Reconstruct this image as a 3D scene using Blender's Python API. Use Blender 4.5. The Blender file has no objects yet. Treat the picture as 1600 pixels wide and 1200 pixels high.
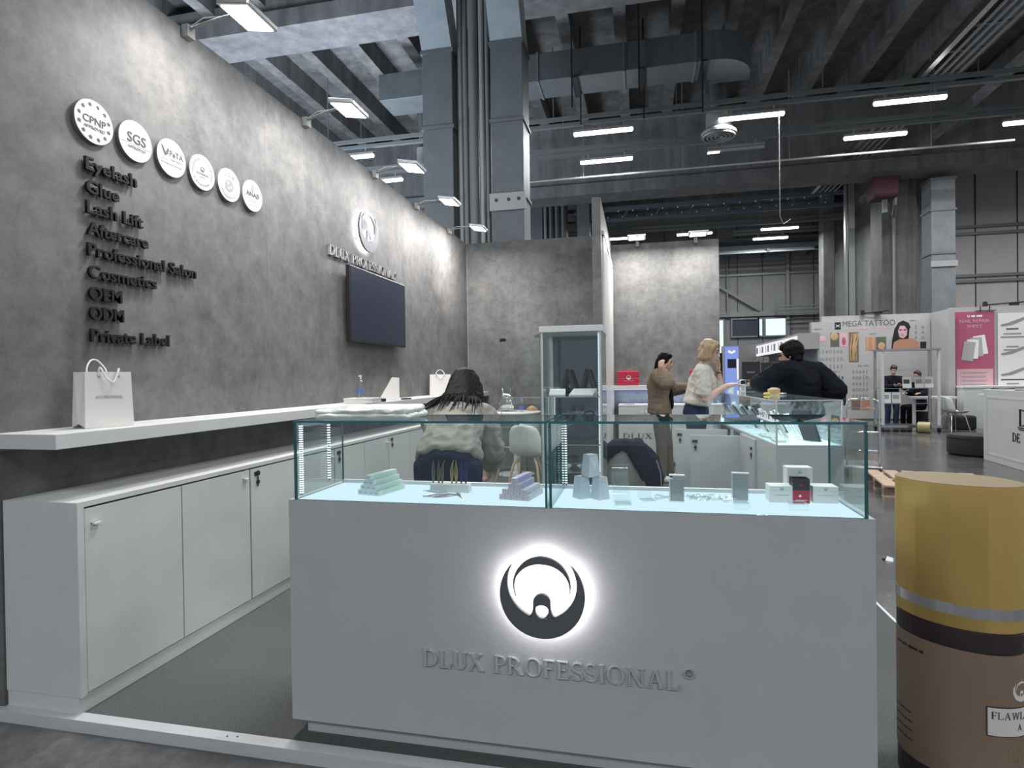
import bpy, bmesh, math, random
from mathutils import Vector, Matrix, noise

# ------------------------------------------------------------------ camera, world, exposure
sc = bpy.context.scene
C = sc.collection
PI = math.pi
random.seed(7)

YAW, PITCH, ROLL, FPX = 0.215512, 0.009774, -0.014018, 916.1
fw = Vector((-math.sin(YAW)*math.cos(PITCH), math.cos(YAW)*math.cos(PITCH), -math.sin(PITCH)))
rt = Vector((math.cos(YAW), math.sin(YAW), 0))
up = rt.cross(fw)
rt2 = rt*math.cos(ROLL)+up*math.sin(ROLL)
up2 = -rt*math.sin(ROLL)+up*math.cos(ROLL)
cam = bpy.data.cameras.new('camera')
cam.sensor_width = 36.0
cam.lens = FPX/1600*36
cam.clip_start = 0.05
cam.clip_end = 200
camo = bpy.data.objects.new('camera', cam)
C.objects.link(camo)
camo.matrix_world = Matrix(((rt2.x, up2.x, -fw.x, 0), (rt2.y, up2.y, -fw.y, 0), (rt2.z, up2.z, -fw.z, 1.35), (0, 0, 0, 1)))
sc.camera = camo

w = bpy.data.worlds.new('world')
sc.world = w
w.use_nodes = True
w.node_tree.nodes['Background'].inputs[0].default_value = (0.80, 0.88, 1.0, 1)
w.node_tree.nodes['Background'].inputs[1].default_value = 0.38

sc.view_settings.view_transform = 'Standard'
sc.view_settings.look = 'None'
sc.view_settings.gamma = 1
sc.view_settings.use_curve_mapping = False
sc.view_settings.exposure = 0.0
sc.cycles.use_denoising = True
sc.cycles.transparent_max_bounces = 40
sc.cycles.max_bounces = 8
sc.cycles.sample_clamp_indirect = 4.0
sc.cycles.caustics_reflective = False
sc.cycles.caustics_refractive = False
sc.cycles.blur_glossy = 0.5

FLOOD_W = 23.0      # booth flood lights
TUBE_W = 165.0       # hall fluorescent battens

# light of the rows of hall battens over and behind the photographer (out of the frame, at the height of the visible rows)
def area(name, loc, sx, sy, power, col=(1, 1, 1), rot=(0, 0, 0)):
    l = bpy.data.lights.new(name, 'AREA')
    l.shape = 'RECTANGLE'
    l.size = sx
    l.size_y = sy
    l.energy = power
    l.color = col
    o = bpy.data.objects.new(name, l)
    o.location = loc
    o.rotation_euler = rot
    C.objects.link(o)
    return o
for ty in (-5.8, 3.2):
    for tx in (-4.8, 0.2, 5.0, 9.0):
        area('unseen_hall_light', (tx, ty, 7.2), 1.4, 2.0, TUBE_W*1.22, (0.93, 0.97, 1.0))
for tx, ty in ((13.0, 19.0), (14.0, 12.0)):  # unseen lights added to brighten the far right wall panels
    area('unseen_hall_light', (tx, ty, 7.2), 1.4, 2.0, TUBE_W*3.0, (0.95, 0.97, 1.0))
# unseen fill lights added behind the left wall to brighten the ceiling
for ty in (6.0, 12.0):
    area('ceiling_fill_light', (-7.5, ty, 2.2), 3.0, 3.0, 1000, (0.72, 0.84, 1.0), (PI, 0, 0))

# ------------------------------------------------------------------ materials
def nodes(m):
    m.use_nodes = True
    return m.node_tree.nodes, m.node_tree.links
def pbr(name, col, rough=0.5, metal=0.0, emit=None, es=0.0, var=0.0, scale=8.0, bump=0.0, bscale=60.0, spec=None, stretch=None, detail=4.0):
    m = bpy.data.materials.new(name)
    n, l = nodes(m)
    b = n['Principled BSDF']
    b.inputs['Base Color'].default_value = (*col, 1)
    b.inputs['Roughness'].default_value = rough
    b.inputs['Metallic'].default_value = metal
    if spec is not None:
        b.inputs['Specular IOR Level'].default_value = spec
    if emit:
        b.inputs['Emission Color'].default_value = (*emit, 1)
        b.inputs['Emission Strength'].default_value = es
    if var or bump:
        tc = n.new('ShaderNodeTexCoord')
        mp = n.new('ShaderNodeMapping')
        l.new(tc.outputs['Object'], mp.inputs[0])
        if stretch:
            mp.inputs['Scale'].default_value = stretch
    if var:
        t = n.new('ShaderNodeTexNoise')
        t.inputs['Scale'].default_value = scale
        t.inputs['Detail'].default_value = detail
        t.inputs['Roughness'].default_value = 0.62
        l.new(mp.outputs[0], t.inputs['Vector'])
        r = n.new('ShaderNodeMapRange')
        r.inputs['From Min'].default_value = 0.3
        r.inputs['From Max'].default_value = 0.7
        r.inputs['To Min'].default_value = 1-var
        r.inputs['To Max'].default_value = 1+var
        l.new(t.outputs['Fac'], r.inputs['Value'])
        v = n.new('ShaderNodeVectorMath')
        v.operation = 'SCALE'
        v.inputs[0].default_value = col
        l.new(r.outputs[0], v.inputs['Scale'])
        l.new(v.outputs[0], b.inputs['Base Color'])
    if bump:
        t2 = n.new('ShaderNodeTexNoise')
        t2.inputs['Scale'].default_value = bscale
        t2.inputs['Detail'].default_value = 3
        l.new(mp.outputs[0], t2.inputs['Vector'])
        bp = n.new('ShaderNodeBump')
        bp.inputs['Strength'].default_value = bump
        bp.inputs['Distance'].default_value = 0.01
        l.new(t2.outputs['Fac'], bp.inputs['Height'])
        l.new(bp.outputs[0], b.inputs['Normal'])
    return m
def emat(name, col, s):
    m = bpy.data.materials.new(name)
    n, l = nodes(m)
    n.remove(n['Principled BSDF'])
    e = n.new('ShaderNodeEmission')
    e.inputs[0].default_value = (*col, 1)
    e.inputs[1].default_value = s
    l.new(e.outputs[0], n['Material Output'].inputs[0])
    return m
def glass(name, tint=(0.95, 0.985, 0.98), f0=0.05, rough=0.0):
    # a clear pane: what is behind shows through, with a mirror reflection that grows at grazing angles
    m = bpy.data.materials.new(name)
    n, l = nodes(m)
    n.remove(n['Principled BSDF'])
    tr = n.new('ShaderNodeBsdfTransparent')
    tr.inputs[0].default_value = (*tint, 1)
    gl = n.new('ShaderNodeBsdfGlossy')
    gl.inputs['Roughness'].default_value = rough
    gl.inputs['Color'].default_value = (0.95, 1, 1, 1)
    lw = n.new('ShaderNodeLayerWeight')
    lw.inputs[0].default_value = 0.5
    pw = n.new('ShaderNodeMath')
    pw.operation = 'POWER'
    pw.inputs[1].default_value = 5
    l.new(lw.outputs['Facing'], pw.inputs[0])
    mr = n.new('ShaderNodeMapRange')
    mr.inputs['To Min'].default_value = f0
    mr.inputs['To Max'].default_value = 1.0
    l.new(pw.outputs[0], mr.inputs['Value'])
    mx = n.new('ShaderNodeMixShader')
    l.new(mr.outputs[0], mx.inputs[0])
    l.new(tr.outputs[0], mx.inputs[1])
    l.new(gl.outputs[0], mx.inputs[2])
    l.new(mx.outputs[0], n['Material Output'].inputs[0])
    return m
def concrete(name, dark, mid, light, bscale=1.0, streak=0.0):
    # trowelled concrete-look panel: soft cloudy patches, finer mottling and small dark pores
    m = bpy.data.materials.new(name)
    n, l = nodes(m)
    b = n['Principled BSDF']
    b.inputs['Roughness'].default_value = 0.62
    b.inputs['Specular IOR Level'].default_value = 0.3
    tc = n.new('ShaderNodeTexCoord')
    def nz(scale, detail, rough, dist=0.0, st=None):
        t = n.new('ShaderNodeTexNoise')
        t.inputs['Scale'].default_value = scale
        t.inputs['Detail'].default_value = detail
        t.inputs['Roughness'].default_value = rough
        t.inputs['Distortion'].default_value = dist
        if st:
            mp = n.new('ShaderNodeMapping')
            mp.inputs['Scale'].default_value = st
            l.new(tc.outputs['Object'], mp.inputs[0])
            l.new(mp.outputs[0], t.inputs['Vector'])
        else:
            l.new(tc.outputs['Object'], t.inputs['Vector'])
        return t.outputs['Fac']
    def mth(op, a, bb):
        q = n.new('ShaderNodeMath')
        q.operation = op
        for i, v in enumerate((a, bb)):
            if isinstance(v, float):
                q.inputs[i].default_value = v
            else:
                l.new(v, q.inputs[i])
        return q.outputs[0]
    s = mth('ADD', mth('MULTIPLY', nz(1.3*bscale, 5, 0.6, 0.0), 0.4), mth('MULTIPLY', nz(7*bscale, 7, 0.74, 0.08), 0.6))
    s = mth('ADD', mth('MULTIPLY', s, 1-streak), mth('MULTIPLY', nz(3.0*bscale, 5, 0.6, 0.0, (3.5, 3.5, 0.35)), streak))
    cr = n.new('ShaderNodeValToRGB')
    e = cr.color_ramp.elements
    e[0].position = 0.38
    e[0].color = (*dark, 1)
    e[1].position = 0.62
    e[1].color = (*light, 1)
    k = e.new(0.5)
    k.color = (*mid, 1)
    l.new(s, cr.inputs[0])
    pr = n.new('ShaderNodeMapRange')
    pr.inputs['From Min'].default_value = 0.60
    pr.inputs['From Max'].default_value = 0.74
    pr.inputs['To Min'].default_value = 1.0
    pr.inputs['To Max'].default_value = 0.80
    l.new(nz(16*bscale, 6, 0.7, 0.0), pr.inputs['Value'])
    v = n.new('ShaderNodeVectorMath')
    v.operation = 'SCALE'
    l.new(cr.outputs[0], v.inputs[0])
    l.new(pr.outputs[0], v.inputs['Scale'])
    l.new(v.outputs[0], b.inputs['Base Color'])
    bp = n.new('ShaderNodeBump')
    bp.inputs['Strength'].default_value = 0.12
    bp.inputs['Distance'].default_value = 0.01
    l.new(s, bp.inputs['Height'])
    l.new(bp.outputs[0], b.inputs['Normal'])
    return m

M = {}
M['wall'] = concrete('trowelled_concrete', (0.084, 0.084, 0.084), (0.132, 0.131, 0.1295), (0.182, 0.179, 0.176), 1.0, 0.12)
M['hall_floor'] = concrete('polished_concrete_floor', (0.048, 0.047, 0.046), (0.080, 0.078, 0.075), (0.145, 0.14, 0.134), 0.7)
M['hall_floor'].node_tree.nodes['Principled BSDF'].inputs['Roughness'].default_value = 0.20
M['hall_floor'].node_tree.nodes['Principled BSDF'].inputs['Specular IOR Level'].default_value = 1.0
M['hall_conc'] = concrete('raw_hall_concrete', (0.10, 0.099, 0.097), (0.15, 0.147, 0.143), (0.22, 0.215, 0.208), 0.35, 0.5)
M['hall_beam'] = concrete('dark_hall_concrete', (0.105, 0.105, 0.105), (0.15, 0.148, 0.145), (0.205, 0.2, 0.196), 0.35, 0.5)
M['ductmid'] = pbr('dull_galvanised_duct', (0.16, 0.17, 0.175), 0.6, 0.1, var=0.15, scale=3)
M['carpet'] = pbr('grey_needle_felt', (0.125, 0.132, 0.130), 0.95, var=0.34, scale=160, bump=0.6, bscale=320, spec=0.1, detail=6)
M['white'] = pbr('white_painted_mdf', (0.60, 0.60, 0.585), 0.55, var=0.03, scale=6, bump=0.05, bscale=90, spec=0.3)
M['white2'] = pbr('white_roller_paint', (0.47, 0.48, 0.48), 0.6, var=0.03, scale=5, bump=0.10, bscale=45, spec=0.3)
M['whitegloss'] = pbr('white_plastic', (0.68, 0.68, 0.67), 0.3)
M['cream'] = pbr('off_white_plastic', (0.60, 0.585, 0.54), 0.4)
M['paper'] = pbr('white_card', (0.72, 0.69, 0.66), 0.6)
M['paper2'] = pbr('white_paper', (0.78, 0.78, 0.77), 0.7)
M['greyink'] = pbr('grey_print', (0.38, 0.37, 0.36), 0.6)
M['dark'] = pbr('charcoal_lettering', (0.013, 0.013, 0.016), 0.6, spec=0.2)
M['gap'] = pbr('shadow_gap', (0.03, 0.03, 0.03), 0.8)
M['badge'] = pbr('white_acrylic_badge', (0.62, 0.62, 0.61), 0.4)
M['badgeside'] = pbr('grey_badge_edge', (0.20, 0.20, 0.205), 0.5)
M['ink'] = pbr('dark_grey_print', (0.07, 0.07, 0.075), 0.5)
M['ink2'] = pbr('mid_grey_print', (0.25, 0.25, 0.26), 0.5)
M['alu'] = pbr('brushed_aluminium', (0.60, 0.61, 0.62), 0.40, 0.12, var=0.08, scale=30, stretch=(0.3, 6, 6))
M['chrome'] = pbr('chrome', (0.78, 0.78, 0.79), 0.12, 1.0)
M['steel'] = pbr('satin_steel', (0.55, 0.55, 0.56), 0.3, 1.0)
M['black'] = pbr('black_plastic', (0.015, 0.015, 0.017), 0.4)
M['blackmatte'] = pbr('black_matte', (0.012, 0.012, 0.014), 0.8)
M['screen'] = pbr('dark_screen', (0.022, 0.028, 0.048), 0.28, spec=0.5)
M['glass'] = glass('clear_glass')
M['glassedge'] = pbr('teal_glass_edge', (0.016, 0.15, 0.175), 0.12, spec=0.6)
M['acrylic'] = glass('clear_acrylic', (0.96, 0.98, 0.985), 0.035)
M['acryledge'] = pbr('frosted_acrylic_edge', (0.86, 0.92, 0.94), 0.2)
M['film'] = glass('clear_plastic_film', (0.90, 0.91, 0.91), 0.16, 0.12)
M['ledpanel'] = emat('light_panel', (0.70, 0.90, 1.0), 1.12)
M['ledpanel_bright'] = emat('bright_light_panel', (0.70, 0.90, 1.0), 1.9)
M['led'] = emat('led_dots', (0.80, 0.93, 1.0), 2.4)
M['halo'] = emat('logo_back_light', (1.0, 0.95, 1.0), 14.0)
M['flood'] = emat('flood_light_face', (1.0, 0.98, 0.95), 9.0)
M['tube'] = emat('fluorescent_diffuser', (1.0, 0.98, 0.95), 6.0)
M['emblem'] = pbr('grey_metal_emblem', (0.13, 0.136, 0.15), 0.5, 0.3)
M['emboss'] = pbr('white_raised_letter', (0.45, 0.455, 0.46), 0.4)
M['silver'] = pbr('silver_letter', (0.60, 0.60, 0.62), 0.3, 0.7)
M['gold'] = pbr('satin_gold', (0.62, 0.42, 0.135), 0.36, 0.45, var=0.06, scale=60, stretch=(1, 1, 6))
M['goldtop'] = pbr('gold_top', (0.20, 0.135, 0.052), 0.5, 0.3)
M['brownlabel'] = pbr('brown_bottle', (0.26, 0.185, 0.13), 0.42, 0.15, var=0.10, scale=240)
M['collar'] = pbr('dark_plum_collar', (0.030, 0.018, 0.022), 0.45)
M['navy'] = pbr('navy_cloth', (0.006, 0.009, 0.024), 0.85, spec=0.15, bump=0.3, bscale=180)
M['denim'] = pbr('dark_denim', (0.014, 0.022, 0.048), 0.85, var=0.2, scale=60, spec=0.15)
M['jeans'] = pbr('blue_jeans', (0.035, 0.055, 0.10), 0.85, spec=0.15, var=0.2, scale=20)
M['sweater'] = pbr('cream_knit', (0.29, 0.28, 0.245), 0.9, var=0.06, scale=50, bump=0.35, bscale=240, spec=0.1)
M['tee'] = pbr('off_white_knit', (0.48, 0.455, 0.40), 0.9, var=0.05, scale=60, bump=0.3, bscale=260, spec=0.1)
M['fleece'] = pbr('taupe_fleece', (0.22, 0.17, 0.125), 0.95, var=0.18, scale=90, bump=0.6, bscale=160, spec=0.05)
M['taupe'] = pbr('taupe_trousers', (0.135, 0.115, 0.095), 0.9, var=0.1, scale=20, spec=0.1)
M['blackcloth'] = pbr('black_cloth', (0.008, 0.009, 0.014), 0.85, spec=0.12, var=0.15, scale=30)
M['skin'] = pbr('skin', (0.52, 0.31, 0.225), 0.5, spec=0.35)
M['skin2'] = pbr('light_skin', (0.58, 0.37, 0.29), 0.5, spec=0.35)
M['lips'] = pbr('lips', (0.38, 0.13, 0.11), 0.45)
M['hairblack'] = pbr('black_hair', (0.006, 0.005, 0.006), 0.6, spec=0.12, var=0.4, scale=50, stretch=(1, 1, 0.1))
M['hairblond'] = pbr('dark_blond_hair', (0.30, 0.205, 0.115), 0.45, var=0.3, scale=45, stretch=(1, 1, 0.1))
M['hairbrown'] = pbr('brown_hair', (0.035, 0.023, 0.017), 0.45, var=0.3, scale=50)
M['eye'] = pbr('dark_eye', (0.02, 0.015, 0.012), 0.2)
M['red'] = pbr('red_case', (0.42, 0.018, 0.045), 0.4)
M['wood'] = pbr('pale_pallet_wood', (0.46, 0.33, 0.23), 0.75, var=0.18, scale=6, stretch=(8, 0.8, 8))
M['wooddark'] = pbr('weathered_pallet_block', (0.20, 0.15, 0.115), 0.8, var=0.2, scale=8)
M['beech'] = pbr('beech_wood', (0.42, 0.27, 0.16), 0.5, var=0.1, scale=10, stretch=(6, 6, 0.8))
M['boothwall'] = pbr('white_booth_wall', (0.40, 0.385, 0.375), 0.7, var=0.03, scale=2)
M['pink'] = pbr('pink_poster', (0.39, 0.085, 0.15), 0.6)
M['pinklight'] = pbr('pale_pink_print', (0.62, 0.38, 0.40), 0.5)
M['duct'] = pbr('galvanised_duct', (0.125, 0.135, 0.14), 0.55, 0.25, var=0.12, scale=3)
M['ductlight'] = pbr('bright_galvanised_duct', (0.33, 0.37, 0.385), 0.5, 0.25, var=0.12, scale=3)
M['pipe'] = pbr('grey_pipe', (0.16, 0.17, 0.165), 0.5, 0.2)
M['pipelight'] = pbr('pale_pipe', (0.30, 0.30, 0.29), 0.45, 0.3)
M['panel'] = pbr('hall_wall_panel', (0.50, 0.46, 0.44), 0.7, var=0.08, scale=1.5)
M['paneldark'] = pbr('dark_hall_panel', (0.17, 0.17, 0.165), 0.7, var=0.1, scale=1.5)
M['brick'] = M['hall_conc']
M['window'] = emat('daylight_pane', (0.70, 0.86, 1.0), 1.3)
M['bluelit'] = emat('blue_lit_sign', (0.30, 0.42, 0.95), 0.8)
M['litwhite'] = emat('backlit_white', (0.95, 0.95, 1.0), 0.95)
M['yellow'] = pbr('yellow_brush', (0.75, 0.55, 0.08), 0.5)
M['tape'] = pbr('brown_tape', (0.34, 0.27, 0.13), 0.35)
M['skinprint'] = pbr('skin_tone_print', (0.46, 0.22, 0.14), 0.6)
M['peach'] = pbr('peach_print', (0.50, 0.32, 0.17), 0.6)
M['olive'] = pbr('olive_print', (0.10, 0.11, 0.08), 0.6)
M['hairprint'] = pbr('hair_print', (0.19, 0.12, 0.09), 0.6)
M['bluecap'] = pbr('blue_bottle_label', (0.12, 0.16, 0.42), 0.4)
M['mirror'] = pbr('smoked_mirror', (0.16, 0.165, 0.18), 0.03, 1.0)
M['bluegrey'] = pbr('blue_grey_panel', (0.10, 0.115, 0.145), 0.6)

# ------------------------------------------------------------------ mesh helpers
def basis(x, y, z, o=(0, 0, 0)):
    x, y, z, o = Vector(x), Vector(y), Vector(z), Vector(o)
    return Matrix(((x.x, y.x, z.x, o.x), (x.y, y.y, z.y, o.y), (x.z, y.z, z.z, o.z), (0, 0, 0, 1)))
def on_left(y, z, x=-2.62):      # a drawing plane on the left wall: x runs into the depth, y up, z into the room
    return basis((0, 1, 0), (0, 0, 1), (1, 0, 0), (x, y, z))
def on_front(x, z, y):           # a drawing plane that faces the photographer
    return basis((1, 0, 0), (0, 0, 1), (0, -1, 0), (x, y, z))
ID = Matrix.Identity(4)

class MB:
    def __init__(s):
        s.v, s.f, s.m = [], [], []
    def add(s, vs, fs, mi=0):
        o = len(s.v)
        s.v += [tuple(v) for v in vs]
        s.f += [tuple(i+o for i in f) for f in fs]
        s.m += [mi]*len(fs)
        return s
    def box(s, x0, x1, y0, y1, z0, z1, mi=0, T=None):
        vs = [Vector((x, y, z)) for z in (z0, z1) for y in (y0, y1) for x in (x0, x1)]
        if T is not None:
            vs = [T @ v for v in vs]
        return s.add(vs, [(0, 2, 3, 1), (4, 5, 7, 6), (0, 1, 5, 4), (2, 6, 7, 3), (0, 4, 6, 2), (1, 3, 7, 5)], mi)
    def pane(s, x0, x1, y0, y1, z0, z1, T=None):
        # a glass sheet: the two largest faces are clear (slot 0), the four narrow ones are edge (slot 1)
        s.box(x0, x1, y0, y1, z0, z1, 0, T)
        d = [x1-x0, y1-y0, z1-z0]
        k = d.index(min(d))
        big = {2: (0, 1), 1: (2, 3), 0: (4, 5)}[k]
        for i in range(6):
            s.m[-6+i] = 0 if i in big else 1
        return s
    def tube(s, pts, r, n=8, mi=0, closed=False, caps=True):
        pts = [Vector(p) for p in pts]
        N = len(pts)
        rs = r if isinstance(r, (list, tuple)) else [r]*N
        vs, fs = [], []
        a = None
        for i, p in enumerate(pts):
            if closed:
                t = pts[(i+1) % N]-pts[i-1]
            else:
                t = pts[min(i+1, N-1)]-pts[max(i-1, 0)]
            t = t.normalized() if t.length > 1e-9 else Vector((0, 0, 1))
            if a is None:
                a = t.orthogonal().normalized()
            a = (a-t*a.dot(t))
            a = a.normalized() if a.length > 1e-6 else t.orthogonal().normalized()
            b = t.cross(a)
            for k in range(n):
                q = 2*PI*k/n
                vs.append(p+(a*math.cos(q)+b*math.sin(q))*rs[i])
        for i in range(N if closed else N-1):
            j = (i+1) % N
            for k in range(n):
                fs.append((i*n+k, i*n+(k+1) % n, j*n+(k+1) % n, j*n+k))
        if caps and not closed:
            fs.append(tuple(reversed(range(n))))
            fs.append(tuple((N-1)*n+k for k in range(n)))
        return s.add(vs, fs, mi)
    def cyl(s, p0, p1, r0, r1=None, n=20, mi=0):
        return s.tube([p0, p1], [r0, r0 if r1 is None else r1], n, mi)
    def lathe(s, prof, c=(0, 0, 0), n=32, mi=0, sx=1.0, sy=1.0, rot=0.0, T=None):
        vs, fs = [], []
        cr, sr = math.cos(rot), math.sin(rot)
        for r, z in prof:
            for k in range(n):
                q = 2*PI*k/n
                x, y = r*sx*math.cos(q), r*sy*math.sin(q)
                v = Vector((c[0]+x*cr-y*sr, c[1]+x*sr+y*cr, c[2]+z))
                vs.append(T @ v if T is not None else v)
        P = len(prof)
        for i in range(P-1):
            for k in range(n):
                fs.append((i*n+k, i*n+(k+1) % n, (i+1)*n+(k+1) % n, (i+1)*n+k))
        fs.append(tuple(reversed(range(n))))
        fs.append(tuple((P-1)*n+k for k in range(n)))
        return s.add(vs, fs, mi)
    def ball(s, c, r, n=16, mi=0, T=None):
        r = (r, r, r) if isinstance(r, (int, float)) else r
        h = n//2
        prof = [(max(1e-4, math.sin(PI*i/h)), -math.cos(PI*i/h)) for i in range(h+1)]
        vs, fs = [], []
        for a, z in prof:
            for k in range(n):
                q = 2*PI*k/n
                v = Vector((c[0]+r[0]*a*math.cos(q), c[1]+r[1]*a*math.sin(q), c[2]+r[2]*z))
                vs.append(T @ v if T is not None else v)
        for i in range(h):
            for k in range(n):
                fs.append((i*n+k, i*n+(k+1) % n, (i+1)*n+(k+1) % n, (i+1)*n+k))
        return s.add(vs, fs, mi)
    def poly(s, pts, T=ID, d0=0.0, d1=0.01, mi=0, ms=None):
        # extruded outline on a drawing plane
        n = len(pts)
        vs = [T @ Vector((x, y, d0)) for x, y in pts]+[T @ Vector((x, y, d1)) for x, y in pts]
        s.add(vs, [tuple(reversed(range(n))), tuple(range(n, 2*n))], mi)
        o = len(s.v)-2*n
        fs = [(i, (i+1) % n, n+(i+1) % n, n+i) for i in range(n)]
        s.f += [tuple(i+o for i in f) for f in fs]
        s.m += [mi if ms is None else ms]*n
        return s
    def strip(s, A, B, T=ID, d0=0.0, d1=0.01, closed=False, mi=0):
        # extruded band between two lines of points
        n = len(A)
        vs = []
        for (ax, ay), (bx, by) in zip(A, B):
            vs += [T @ Vector((ax, ay, d0)), T @ Vector((bx, by, d0)), T @ Vector((bx, by, d1)), T @ Vector((ax, ay, d1))]
        fs = []
        for i in range(n if closed else n-1):
            j = (i+1) % n
            for k in range(4):
                fs.append((i*4+k, j*4+k, j*4+(k+1) % 4, i*4+(k+1) % 4))
        if not closed:
            fs += [(0, 1, 2, 3), tuple((n-1)*4+k for k in (3, 2, 1, 0))]
        return s.add(vs, fs, mi)
    def mesh(s, name, mats):
        me = bpy.data.meshes.new(name)
        me.from_pydata(s.v, [], s.f)
        mats = mats if isinstance(mats, (list, tuple)) else [mats]
        for m in mats:
            me.materials.append(m)
        me.polygons.foreach_set('material_index', s.m)
        bm = bmesh.new()
        bm.from_mesh(me)
        bmesh.ops.recalc_face_normals(bm, faces=bm.faces)
        bm.to_mesh(me)
        bm.free()
        me.update()
        return me
    def build(s, name, mats, parent=None, loc=None, bevel=0.0, smooth=False, seg=2):
        o = bpy.data.objects.new(name, s.mesh(name, mats))
        C.objects.link(o)
        if parent is not None:
            o.parent = parent
        if loc is not None:
            o.location = loc
        if smooth:
            smoothen(o)
        if bevel:
            bv = o.modifiers.new('bevel', 'BEVEL')
            bv.width = bevel
            bv.segments = seg
            bv.limit_method = 'ANGLE'
        return o
def smoothen(o, ang=0.7):
    me = o.data
    me.polygons.foreach_set('use_smooth', [True]*len(me.polygons))
    bm = bmesh.new()
    bm.from_mesh(me)
    for e in bm.edges:
        if len(e.link_faces) == 2 and e.calc_face_angle(0) > ang:
            e.smooth = False
    bm.to_mesh(me)
    bm.free()
def curve(pts, n=6):
    # smooth path through points
    P = [Vector(p) for p in pts]
    out = []
    for i in range(len(P)-1):
        a, b, c, d = P[max(i-1, 0)], P[i], P[i+1], P[min(i+2, len(P)-1)]
        for k in range(n):
            u = k/n
            out.append(0.5*((2*b)+(c-a)*u+(2*a-5*b+4*c-d)*u*u+(3*b-a-3*c+d)*u**3))
    out.append(P[-1])
    return out
def scribble(mb, x0, x1, y, h, T, d0, d1, seed=0):
    # a line of print too small to read: short dashes of word length
    r = random.Random(seed)
    x = x0
    while x < x1-h*0.3:
        w_ = min(h*(1.2+2.6*r.random()), x1-x)
        mb.poly([(x, y), (x+w_, y), (x+w_, y+h), (x, y+h)], T, d0, d1)
        x += w_+h*0.7
    return mb
def tag(o, label, cat, group=None, kind=None):
    o['label'] = label
    o['category'] = cat
    if group:
        o['group'] = group
    if kind:
        o['kind'] = kind
    return o
def thing(name, label, cat, loc=(0, 0, 0), rz=0.0, group=None):
    o = bpy.data.objects.new(name, None)
    o.empty_display_size = 0.05
    C.objects.link(o)
    o.location = loc
    o.rotation_euler = (0, 0, rz)
    return tag(o, label, cat, group)
def struct(o):
    o['kind'] = 'structure'
    return o
def copy_tree(o, parent=None):
    c = o.copy()
    C.objects.link(c)
    if parent is not None:
        c.parent = parent
    for ch in list(o.children):
        copy_tree(ch, c)
    return c
def bxo(name, mat, parent, x0, x1, y0, y1, z0, z1, bevel=0.0):
    return MB().box(x0, x1, y0, y1, z0, z1).build(name, mat, parent, bevel=bevel)
def circ(cx, cy, r, a0=0.0, a1=2*PI, n=32, ry=None):
    ry = r if ry is None else ry
    return [(cx+r*math.cos(a0+(a1-a0)*i/n), cy+ry*math.sin(a0+(a1-a0)*i/n)) for i in range(n+1)]
def loopc(cx, cy, r, n=32, ry=None):
    return circ(cx, cy, r, n=n, ry=ry)[:-1]

# plain (sans) lettering from the built-in font, baked to a mesh on a drawing plane
_tc = {}
def text_mesh(body, size, depth, weight=0.0, align='LEFT', width=None, space=1.0):
    cu = bpy.data.curves.new('t', 'FONT')
    cu.body = body
    cu.size = size
    cu.extrude = depth/2
    cu.offset = weight
    cu.align_x = align
    cu.resolution_u = 3
    cu.space_character = space
    o = bpy.data.objects.new('t', cu)
    C.objects.link(o)
    dg = bpy.context.evaluated_depsgraph_get()
    me = bpy.data.meshes.new_from_object(o.evaluated_get(dg))
    bpy.data.objects.remove(o)
    xs = [v.co.x for v in me.vertices]
    ww = max(xs)-min(xs)
    if width:
        k = width/ww
        if align == 'LEFT':
            x0 = min(xs)
            me.transform(Matrix.Translation((-x0, 0, 0)))
        me.transform(Matrix.Diagonal((k, 1, 1, 1)))
    me.transform(Matrix.Translation((0, 0, depth/2)))
    return me
def text_obj(name, body, size, depth, T, mat, parent=None, weight=0.0, align='LEFT', width=None, space=1.0):
    me = text_mesh(body, size, depth, weight, align, width, space)
    me.transform(T)
    me.materials.clear()
    me.materials.append(mat)
    me.name = name
    o = bpy.data.objects.new(name, me)
    C.objects.link(o)
    if parent is not None:
        o.parent = parent
    return o
def text_into(mb, body, size, depth, T, mi=0, weight=0.0, align='CENTER', width=None):
    me = text_mesh(body, size, depth, weight, align, width)
    me.transform(T)
    mb.add([v.co for v in me.vertices], [tuple(p.vertices) for p in me.polygons], mi)

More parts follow.
